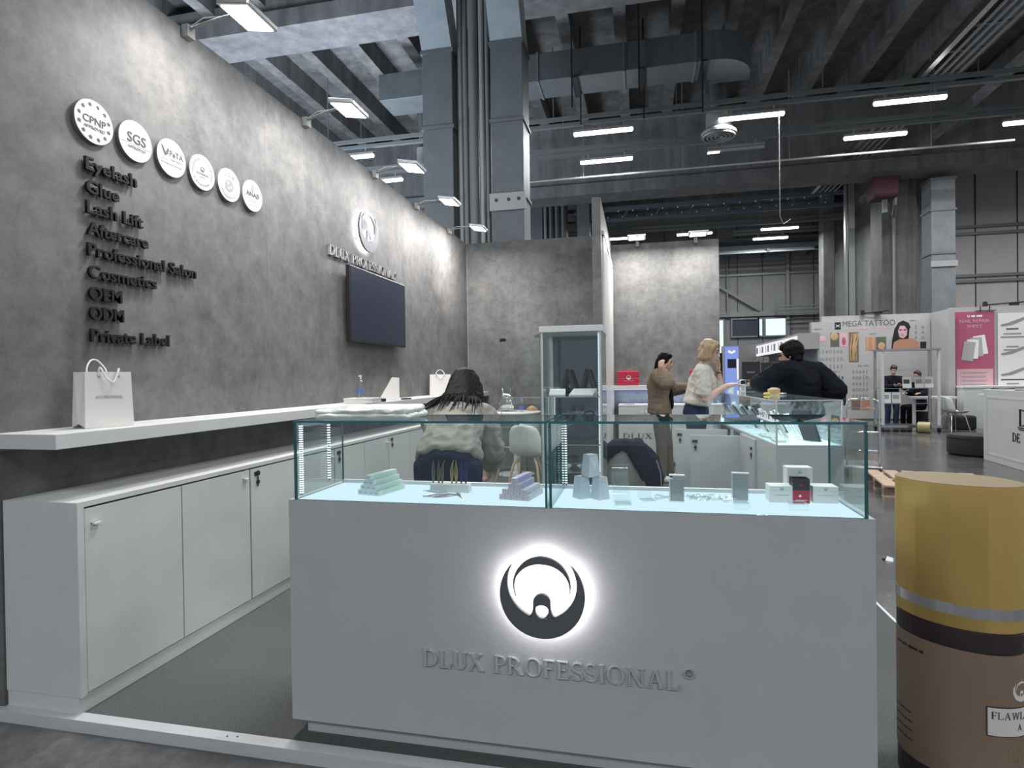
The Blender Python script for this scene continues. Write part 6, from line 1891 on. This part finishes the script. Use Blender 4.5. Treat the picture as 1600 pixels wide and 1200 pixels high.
def face_parts(t, c, F, k, lip=True):
    def q(s, f, u):
        return V(c)+F @ (V(s, f, u)*k)
    for s in (-1, 1):
        MB().ball((0, 0, 0), (0.012*k, 0.007*k, 0.007*k), 10, T=Matrix.Translation(q(0.030*s, 0.088, 0.012)) @ F.to_4x4()).build('eye', M['eye'], t, smooth=True)
        MB().tube([q(0.014*s, 0.091, 0.036), q(0.030*s, 0.090, 0.042), q(0.047*s, 0.078, 0.036)], 0.0035*k, 6).build('eyebrow', M['hairbrown'], t, smooth=True)
    if lip:
        MB().ball((0, 0, 0), (0.023*k, 0.006*k, 0.008*k), 10, T=Matrix.Translation(q(0, 0.093, -0.060)) @ F.to_4x4()).build('lips', M['lips'], t, smooth=True)
def limb(a, b, c, r0, r1, r2, r3=None):
    a, b, c = V(a), V(b), V(c)
    m1 = a.lerp(b, 0.45)
    m2 = b.lerp(c, 0.35)
    return chain([a, m1, b, m2, c], [r0, (r0+r1)/2*1.05, r1, (r1*1.06+r2*0.2)/1.2 if r3 is None else r3, r2])
def torso(pel, wai, che, nek, shl, shr, sp, sc, g=0.0, dep=1.0):
    # hips to shoulders; g adds cloth thickness
    up1 = (V(wai)-V(pel)).normalized()
    up2 = (V(nek)-V(che)).normalized()
    Fp, Fc = frame(sp, up1), frame(sc, up2)
    Fw = frame(V(sp)+V(sc), V(che)-V(pel))
    P = [[(pel, (0.165+g, 0.115*dep+g, 0.09), Fp), (wai, (0.135+g, 0.10*dep+g, 0.06), Fw)],
         [(wai, (0.135+g, 0.10*dep+g, 0.06), Fw), (che, (0.155+g, 0.115*dep+g, 0.10), Fc)],
         [(che, (0.155+g, 0.115*dep+g, 0.10), Fc), (V(shl)*0.75+V(shr)*0.25, 0.058+g), (V(shr)*0.75+V(shl)*0.25, 0.058+g), (V(nek)-up2*0.02, 0.055+g)],
         [(shl, 0.054+g), (V(shl)*0.7+V(shr)*0.3, 0.06+g)], [(shr, 0.054+g), (V(shr)*0.7+V(shl)*0.3, 0.06+g)]]
    return P
def person(label, loc, J, top, trousers, shoes, sleeve=1.0, skin='skin', hair_fn=None, dep=1.0, k=0.9, group=None, hem=None, g=0.022, wr=0.006, shoe_mat='whitegloss', vox=0.008, hands=(0.5, 0.5), face=True, name='person'):
    t = thing(name, label, 'person', loc, 0, group)
    L = V(loc)
    J = {a: (V(b)-L if a not in ('hf', 'hu', 'sp', 'sc', 'hdL', 'hdR', 'hnL', 'hnR', 'htL', 'htR', 'toeL', 'toeR') else V(b)) for a, b in J.items()}
    HF = frame(J['hf'].cross(J['hu']), J['hu'])
    P = torso(J['pel'], J['wai'], J['che'], J['nek'], J['shL'], J['shR'], J['sp'], J['sc'], -0.012, dep)
    P += chain([J['nek']-(J['nek']-J['che'])*0.15, J['nek'], J['head']-HF @ V(0, 0.012, 0.035)], [0.06, 0.054, 0.050])
    P += head_pieces(J['head'], HF, k)
    for s in 'LR':
        P += limb(J['sh'+s], J['el'+s], J['wr'+s], 0.046, 0.037, 0.024)
        P += hand_pieces(J['wr'+s], J['hd'+s], J['hn'+s], J['ht'+s], hands[0 if s == 'L' else 1])
        P += limb(J['hip'+s], J['kn'+s], J['an'+s], 0.075, 0.050, 0.034)
        P += [[(J['an'+s], 0.036), (J['an'+s]+J['toe'+s]*0.13-V(0, 0, 0.045), 0.022), (J['an'+s]-J['toe'+s]*0.03-V(0, 0, 0.04), 0.025)]]
    fuse('body', P, vox*0.8, M[skin], t, 3)
    if face:
        face_parts(t, J['head'], HF, k)
    # top with sleeves
    P = torso(J['pel'] if hem is None else J['pel'].lerp(J['wai'], hem), J['wai'], J['che'], J['nek'], J['shL'], J['shR'], J['sp'], J['sc'], g, dep)
    P[0] = [(P[0][0][0], (P[0][0][1][0], P[0][0][1][1], 0.05), P[0][0][2]), P[0][1]]
    P += [[(J['nek']-(J['nek']-J['che'])*0.12, 0.062+g*0.6), (J['nek'], 0.052+g*0.4)]]
    for s in 'LR':
        if sleeve >= 1.0:
            e = J['el'+s].lerp(J['wr'+s], min(1.0, sleeve-1.0+0.001))
            P += limb(J['sh'+s], J['el'+s], e, 0.052+g, 0.046+g, 0.036+g*0.8) if sleeve > 1.2 else chain([J['sh'+s], J['sh'+s].lerp(J['el'+s], 0.5), J['el'+s]], [0.052+g, 0.05+g, 0.046+g])
        else:
            P += chain([J['sh'+s], J['sh'+s].lerp(J['el'+s], sleeve)], [0.052+g, 0.050+g*1.1])
    fuse('top', P, vox, M[top], t, 3, wr, 9, (1, 1, 1.4), seed=len(label))
    # trousers
    P = [[(J['pel'].lerp(J['wai'], 0.45), (0.15, 0.12*dep, 0.03), frame(J['sp'], J['wai']-J['pel'])), (J['pel'], (0.175, 0.13*dep, 0.07), frame(J['sp'], J['wai']-J['pel'])), (J['hipL'], 0.085), (J['hipR'], 0.085)]]
    for s in 'LR':
        P += chain([J['hip'+s], J['hip'+s].lerp(J['kn'+s], 0.5), J['kn'+s], J['kn'+s].lerp(J['an'+s], 0.5), J['an'+s]+V(0, 0, 0.01)], [0.100, 0.086, 0.070, 0.064, 0.060])
    fuse('trousers', P, vox, M[trousers], t, 3, wr*0.8, 8, (1, 1, 0.6), seed=2)
    for s in 'LR':
        a, to = J['an'+s], J['toe'+s].normalized()
        fuse('shoe', [[(a-V(0, 0, 0.01), 0.044), (a+to*0.12-V(0, 0, 0.045), (0.040, 0.040, 0.028)), (a-to*0.05-V(0, 0, 0.045), (0.034, 0.034, 0.03))], [(a+to*0.17-V(0, 0, 0.05), (0.034, 0.034, 0.022)), (a+to*0.08-V(0, 0, 0.04), (0.04, 0.04, 0.03))]], 0.008, M[shoe_mat], t, 2)
    if hair_fn:
        hair_fn(t, J, HF, k)
    return t
def hq(J, F, k):
    return lambda s, f, u: J['head']+F @ (V(s, f, u)*k)
def cap_hair(q, F, k, th=0.012, front=0.02):
    # skullcap that leaves the face free
    return [[(q(0, -0.026, 0.045), ((0.078+th)*k, (0.088+th)*k, (0.096+th)*k), F)], [(q(0, 0.045, 0.105), (0.06*k, 0.035*k, 0.028*k), F), (q(0, -0.02, 0.10), (0.07*k, 0.07*k, 0.045*k), F)], [(q(0, -0.07, -0.03), (0.066*k, 0.035*k, 0.05*k), F), (q(0, -0.06, 0.05), (0.078*k, 0.06*k, 0.06*k), F)]]

# woman bending over with her back to the camera
def long_hair(t, J, F, k):
    # straight dark hair that falls from the bowed head over the nape and spreads in strands on the back
    q = hq(J, F, k)
    P = cap_hair(q, F, k, 0.022)
    n = J['nek']
    P += [[(q(0, -0.03, 0.075), 0.105*k), (n+V(-0.095, 0.02, 0.02), 0.035), (n+V(0.100, 0.03, 0.03), 0.035), (n+V(-0.05, -0.055, 0.055), 0.035), (n+V(0.06, -0.055, 0.055), 0.035)]]
    P += [[(q(-0.07, 0.0, 0.06), 0.05*k), (n+V(-0.115, 0.02, -0.01), 0.022)], [(q(0.07, 0.0, 0.06), 0.05*k), (n+V(0.130, 0.03, -0.01), 0.022)]]
    rnd = random.Random(4)
    for i in range(15):
        u = (i+0.5)/15*2-1
        a = n+V(0.110*u, -0.050+0.05*u*u, 0.072-0.03*u*u)
        ln = 0.10+0.08*rnd.random()+(0.06 if i in (7, 8, 10) else 0)
        sw = (rnd.random()-0.55)*0.07
        b = a+V(sw*0.5+u*0.02, -0.58*ln, -ln*0.16)
        c = b+V(sw*0.6+u*0.02, -0.55*ln, -ln*0.32)
        P += chain([a+V(0, 0.03, 0.01), a, b, c], [0.026, 0.020, 0.012, 0.005])
    fuse('hair', P, 0.0055, M['hairblack'], t, 1, 0.002, 30, (1, 1, 0.3))
    st = MB()
    for i in range(46):
        u = rnd.random()*2-1
        a = n+V(0.112*u, -0.055+0.05*u*u, 0.080-0.03*u*u)
        ln = 0.12+0.13*rnd.random()
        sw = (rnd.random()-0.5)*0.08
        b = a+V(sw*0.5+u*0.03, -0.55*ln, -ln*0.10)
        c = b+V(sw*0.7+u*0.02, -0.55*ln, -ln*0.28)
        st.tube(curve([a+V(0, 0.05, 0.01), a, b, c], 4), [0.007]*4+[0.0065]*4+[0.005, 0.004, 0.003, 0.002, 0.0008], 5)
    q_ = st.build('hair_strands', M['hairblack'], t, smooth=True)
    q_['kind'] = 'stuff'
A_loc = (-1.04, 3.05, 0)
person('person bending forward in a cream sweater, seen from behind, long dark hair', A_loc, dict(
    pel=(-1.03, 3.05, 0.90), wai=(-1.035, 3.12, 1.01), che=(-1.075, 3.30, 1.075), nek=(-1.085, 3.46, 1.185), head=(-1.095, 3.56, 1.255), hf=(0, 0.72, -0.69), hu=(0, 0.69, 0.72), sp=(1, 0, 0), sc=(1, 0.05, 0),
    shL=(-1.245, 3.41, 1.115), shR=(-0.925, 3.41, 1.115), elL=(-1.25, 3.52, 0.90), elR=(-0.885, 3.44, 0.925), wrL=(-1.16, 3.70, 0.80), wrR=(-0.95, 3.66, 0.80), hdL=(0.3, 0.6, -0.7), hdR=(-0.3, 0.6, -0.7), hnL=(0.7, -0.3, -0.3), hnR=(-0.7, -0.3, -0.3), htL=(0.3, 0.6, 0.6), htR=(-0.3, 0.6, 0.6),
    hipL=(-1.125, 3.05, 0.86), hipR=(-0.935, 3.05, 0.86), knL=(-1.14, 3.10, 0.48), knR=(-0.93, 3.10, 0.48), anL=(-1.15, 3.02, 0.075), anR=(-0.92, 3.02, 0.075), toeL=(-0.1, 1, 0), toeR=(0.1, 1, 0)),
    'sweater', 'denim', 'black', 1.9, 'skin2', long_hair, 1.05, 0.96, g=0.030, wr=0.012, hem=0.25, vox=0.008, shoe_mat='black')

# woman in the taupe fleece, hand at her ear
def tied_hair(t, J, F, k):
    q = hq(J, F, k)
    P = cap_hair(q, F, k, 0.014)
    P += [[(q(0, -0.095, 0.0), 0.05*k), (q(0, -0.10, -0.10), 0.045*k)], [(q(0.06, -0.04, 0.0), 0.035*k), (q(0.055, -0.06, -0.12), 0.035*k)], [(q(-0.06, -0.04, 0.0), 0.035*k), (q(-0.055, -0.06, -0.12), 0.035*k)]]
    fuse('hair', P, 0.007, M['hairblack'], t, 2, 0.003, 25)
B = person('person in a taupe fleece jacket standing by the back shelf, hand at the ear', (0.30, 7.72, 0), dict(
    pel=(0.235, 7.73, 0.90), wai=(0.235, 7.73, 1.05), che=(0.235, 7.74, 1.23), nek=(0.265, 7.74, 1.40), head=(0.315, 7.72, 1.525), hf=(0.93, -0.22, -0.20), hu=(0.20, -0.02, 0.97), sp=(0.10, -1, 0), sc=(0.15, -1, 0),
    shL=(0.27, 7.91, 1.35), shR=(0.21, 7.56, 1.35), elL=(0.42, 8.00, 1.17), elR=(0.33, 7.40, 1.26), wrL=(0.60, 7.90, 1.20), wrR=(0.255, 7.545, 1.43), hdL=(0.9, -0.2, 0.1), hdR=(0.05, 0.35, 0.93), hnL=(0, -0.3, -1), hnR=(0.2, 0.9, -0.3), htL=(0, -1, 0.2), htR=(0.9, -0.1, 0.1),
    hipL=(0.25, 7.83, 0.88), hipR=(0.24, 7.64, 0.88), knL=(0.33, 7.85, 0.47), knR=(0.255, 7.66, 0.47), anL=(0.36, 7.88, 0.075), anR=(0.26, 7.66, 0.075), toeL=(1, 0.1, 0), toeR=(1, -0.25, 0)),
    'fleece', 'taupe', 'whitegloss', 1.85, 'skin', tied_hair, 1.05, 0.88, g=0.036, wr=0.008, hem=0.0)
L_ = V(0.30, 7.72, 0)
fuse('black_undershirt', [[(V(0.345, 7.70, 1.33)-L_, (0.045, 0.06, 0.05)), (V(0.385, 7.69, 1.0)-L_, (0.03, 0.05, 0.08))]], 0.009, M['blackcloth'], B, 3)

# woman in the off-white top leaning on the right counter
def bob_hair(t, J, F, k):
    q = hq(J, F, k)
    P = cap_hair(q, F, k, 0.013)
    for s in (-1, 1):
        P += [[(q(0.072*s, -0.01, 0.05), (0.022*k, 0.055*k, 0.04*k), F), (q(0.080*s, 0.012, -0.05), (0.020*k, 0.04*k, 0.03*k), F), (q(0.070*s, -0.06, -0.07), (0.028*k, 0.04*k, 0.03*k), F)]]
    P += [[(q(0, -0.095, 0.0), (0.07*k, 0.035*k, 0.05*k), F), (q(0, -0.085, -0.075), (0.065*k, 0.035*k, 0.025*k), F)], [(q(-0.05, 0.062, 0.085), (0.03*k, 0.02*k, 0.03*k), F), (q(-0.07, 0.03, 0.03), (0.018*k, 0.03*k, 0.04*k), F)], [(q(0.05, 0.062, 0.085), (0.03*k, 0.02*k, 0.03*k), F), (q(0.07, 0.03, 0.03), (0.018*k, 0.03*k, 0.04*k), F)]]
    fuse('hair', P, 0.007, M['hairblond'], t, 2, 0.003, 25, (1, 1, 0.3))
Cw = person('person with a blond bob in an off-white short-sleeved top leaning on the right counter', (0.53, 6.10, 0), dict(
    pel=(0.535, 6.10, 0.98), wai=(0.555, 6.10, 1.12), che=(0.60, 6.10, 1.27), nek=(0.615, 6.09, 1.43), head=(0.672, 6.06, 1.575), hf=(0.93, -0.30, -0.20), hu=(0.20, -0.05, 0.98), sp=(0.05, -1, 0), sc=(0.05, -1, 0),
    shL=(0.63, 6.26, 1.375), shR=(0.58, 5.93, 1.375), elL=(0.79, 6.28, 1.23), elR=(0.60, 5.87, 1.125), wrL=(0.765, 6.20, 1.40), wrR=(0.80, 5.94, 1.245), hdL=(0.0, -0.45, 0.9), hdR=(0.93, 0.25, 0.25), hnL=(-0.9, -0.2, 0), hnR=(0.1, 0.2, -1), htL=(0.2, -0.8, -0.3), htR=(0.0, 0.9, 0.4),
    hipL=(0.54, 6.20, 0.94), hipR=(0.535, 6.01, 0.94), knL=(0.56, 6.21, 0.50), knR=(0.52, 6.00, 0.50), anL=(0.50, 6.22, 0.075), anR=(0.46, 6.00, 0.075), toeL=(1, 0.1, 0), toeR=(1, -0.1, 0)),
    'tee', 'denim', 'whitegloss', 0.72, 'skin2', bob_hair, 1.0, 0.90, g=0.024, wr=0.007, hem=0.75, hands=(0.35, 0.45))
L_ = V(0.53, 6.10, 0)
MB().tube([V(0.90, 5.965, 1.272)-L_, V(0.96, 6.0, 1.305)-L_, V(1.0, 6.02, 1.30)-L_], [0.004, 0.004, 0.002], 8).build('pen', M['whitegloss'], Cw, smooth=True)
MB().strip(loopc(0, 0, 0.031, 20), loopc(0, 0, 0.027, 20), basis((1, 0, 0), (0, 0.894, 0.447), (0, -0.447, 0.894), V(0.766, 6.205, 1.385)-L_), -0.004, 0.004, True).build('wristband', M['black'], Cw)
MB().ball(V(0.64, 5.985, 1.545)-L_, 0.007, 8).build('earring', M['steel'], Cw, smooth=True)

# man in black on the visitors' side of the right counter
def short_hair(t, J, F, k):
    q = hq(J, F, k)
    P = cap_hair(q, F, k, 0.018)
    P += [[(q(0, 0.05, 0.10), (0.06*k, 0.045*k, 0.03*k), F), (q(0, 0.075, 0.075), (0.055*k, 0.02*k, 0.016*k), F)], [(q(0.072, -0.03, 0.02), (0.014*k, 0.04*k, 0.03*k), F), (q(0.06, -0.06, -0.04), (0.02*k, 0.035*k, 0.03*k), F)], [(q(-0.072, -0.03, 0.02), (0.014*k, 0.04*k, 0.03*k), F), (q(-0.06, -0.06, -0.04), (0.02*k, 0.035*k, 0.03*k), F)]]
    fuse('hair', P, 0.007, M['hairblack'], t, 2, 0.003, 30)
D = person('person in black with glasses seen from behind, leaning on the right counter', (1.56, 6.02, FZ+0.045), dict(
    pel=(1.53, 6.02, 0.95), wai=(1.50, 5.98, 1.10), che=(1.46, 5.93, 1.25), nek=(1.415, 5.90, 1.42), head=(1.375, 5.90, 1.525), hf=(-0.90, 0.42, -0.10), hu=(-0.12, 0, 0.99), sp=(0.42, 0.90, 0), sc=(0.75, 0.66, 0),
    shL=(1.25, 5.76, 1.375), shR=(1.62, 6.04, 1.375), elL=(1.12, 5.78, 1.275), elR=(1.77, 5.93, 1.20), wrL=(1.10, 6.04, 1.27), wrR=(1.60, 6.12, 1.12), hdL=(-0.3, 0.9, 0.05), hdR=(-0.9, 0.3, 0), hnL=(0, 0, -1), hnR=(0, 0, -1), htL=(-0.9, -0.3, 0.1), htR=(0.3, 0.9, 0.1),
    hipL=(1.53, 5.93, 0.92), hipR=(1.58, 6.10, 0.92), knL=(1.56, 5.93, 0.50), knR=(1.62, 6.12, 0.50), anL=(1.60, 5.92, 0.075), anR=(1.64, 6.14, 0.075), toeL=(-1, 0.2, 0), toeR=(-1, 0.4, 0)),
    'blackcloth', 'blackcloth', 'black', 1.92, 'skin', short_hair, 1.1, 0.95, g=0.045, wr=0.007, hem=0.0, shoe_mat='black')
L_ = V(1.56, 6.02, 0)
HFm = frame(V(-0.90, 0.42, -0.10).cross(V(-0.12, 0, 0.99)), V(-0.12, 0, 0.99))
hc = V(1.375, 5.90, 1.525)-L_
def hm(s, f, u):
    return hc+HFm @ (V(s, f, u)*0.95)
gl = MB()
for s in (-1, 1):
    gl.tube([hm(0.034*s+0.024*math.cos(q), 0.112, 0.012+0.019*math.sin(q)) for q in [2*PI*j/16 for j in range(16)]], 0.0024, 6, closed=True)
    gl.tube([hm(0.058*s, 0.110, 0.02), hm(0.082*s, 0.05, 0.02), hm(0.084*s, -0.02, 0.015)], 0.0026, 6)
gl.tube([hm(-0.012, 0.113, 0.016), hm(0.012, 0.113, 0.016)], 0.0024, 6)
gl.build('glasses', M['black'], D, smooth=True)
MB().strip(loopc(0, 0, 0.074, 24), loopc(0, 0, 0.066, 24), basis((0.9, 0, 0.3), (0, 1, 0), (-0.3, 0, 0.9), V(1.418, 5.90, 1.425)-L_), -0.02, 0.018, True).build('collar', M['blackcloth'], D)

# person far behind the glass rack, looking at a leaflet
def far_hair(t, J, F, k):
    q = hq(J, F, k)
    fuse('hair', cap_hair(q, F, k, 0.014), 0.010, M['hairbrown'], t, 2)
E_ = person('distant person in a black jacket and jeans behind the wheeled rack, face mask on', (6.26, 16.7, FZ), dict(
    pel=(6.26, 16.7, 0.78), wai=(6.26, 16.68, 0.92), che=(6.26, 16.66, 1.08), nek=(6.27, 16.63, 1.24), head=(6.27, 16.58, 1.42), hf=(-0.25, -0.85, -0.45), hu=(0, -0.45, 0.9), sp=(-1, 0.05, 0), sc=(-1, 0.05, 0),
    shL=(6.44, 16.63, 1.19), shR=(6.09, 16.64, 1.19), elL=(6.50, 16.50, 0.98), elR=(6.04, 16.50, 0.98), wrL=(6.36, 16.36, 1.02), wrR=(6.18, 16.36, 1.02), hdL=(-0.6, -0.7, 0.2), hdR=(0.6, -0.7, 0.2), hnL=(-0.5, 0, 0.8), hnR=(0.5, 0, 0.8), htL=(0, -0.5, 0.8), htR=(0, -0.5, 0.8),
    hipL=(6.36, 16.70, 0.76), hipR=(6.17, 16.70, 0.76), knL=(6.36, 16.66, 0.40), knR=(6.17, 16.66, 0.40), anL=(6.36, 16.72, 0.035), anR=(6.17, 16.72, 0.035), toeL=(0.1, -1, 0), toeR=(-0.1, -1, 0)),
    'blackcloth', 'jeans', 'black', 1.9, 'skin2', far_hair, 1.1, 0.92, g=0.03, wr=0.004, hem=0.1, vox=0.012, shoe_mat='black')
L_ = V(6.26, 16.7, FZ)
HFe = frame(V(-0.25, -0.85, -0.45).cross(V(0, -0.45, 0.9)), V(0, -0.45, 0.9))
he = V(6.27, 16.58, 1.42)-L_
fuse('face_mask', [[(he+HFe @ V(0, 0.085, -0.02), (0.05, 0.022, 0.03), HFe), (he+HFe @ V(0, 0.075, -0.075), (0.045, 0.025, 0.03), HFe)]], 0.010, M['pinklight'], E_, 2)
# dark-haired visitor sitting behind the rack
S_ = person('distant dark-haired seated person in black behind the right side of the rack', (7.0, 16.95, FZ), dict(
    pel=(7.0, 16.95, 0.50), wai=(7.0, 16.95, 0.66), che=(7.0, 16.93, 0.88), nek=(6.98, 16.91, 1.08), head=(6.93, 16.89, 1.27), hf=(-0.8, -0.5, -0.25), hu=(-0.2, -0.1, 0.97), sp=(-0.5, 0.85, 0), sc=(-0.5, 0.85, 0),
    shL=(7.08, 16.78, 1.03), shR=(6.92, 17.08, 1.03), elL=(7.06, 16.70, 0.82), elR=(6.86, 17.05, 0.82), wrL=(6.90, 16.62, 0.83), wrR=(6.72, 16.95, 0.83), hdL=(-0.9, -0.3, 0), hdR=(-0.9, -0.3, 0), hnL=(0, 0, -1), hnR=(0, 0, -1), htL=(0, 1, 0.2), htR=(0, -1, 0.2),
    hipL=(7.03, 16.87, 0.48), hipR=(6.95, 17.02, 0.48), knL=(6.68, 16.72, 0.46), knR=(6.60, 16.88, 0.46), anL=(6.68, 16.74, 0.035), anR=(6.60, 16.90, 0.035), toeL=(-1, -0.4, 0), toeR=(-1, -0.4, 0)),
    'blackcloth', 'blackcloth', 'black', 1.9, 'skin', far_hair, 1.1, 0.92, g=0.03, wr=0.004, hem=0.1, vox=0.014, shoe_mat='black')
tag(MB().lathe([(0.16, 0.0), (0.18, 0.02), (0.17, 0.36), (0.14, 0.39)], n=24).build('stool', M['blackmatte'], loc=(7.06, 16.98, FZ), smooth=True), 'black stool under the distant seated person', 'stool')
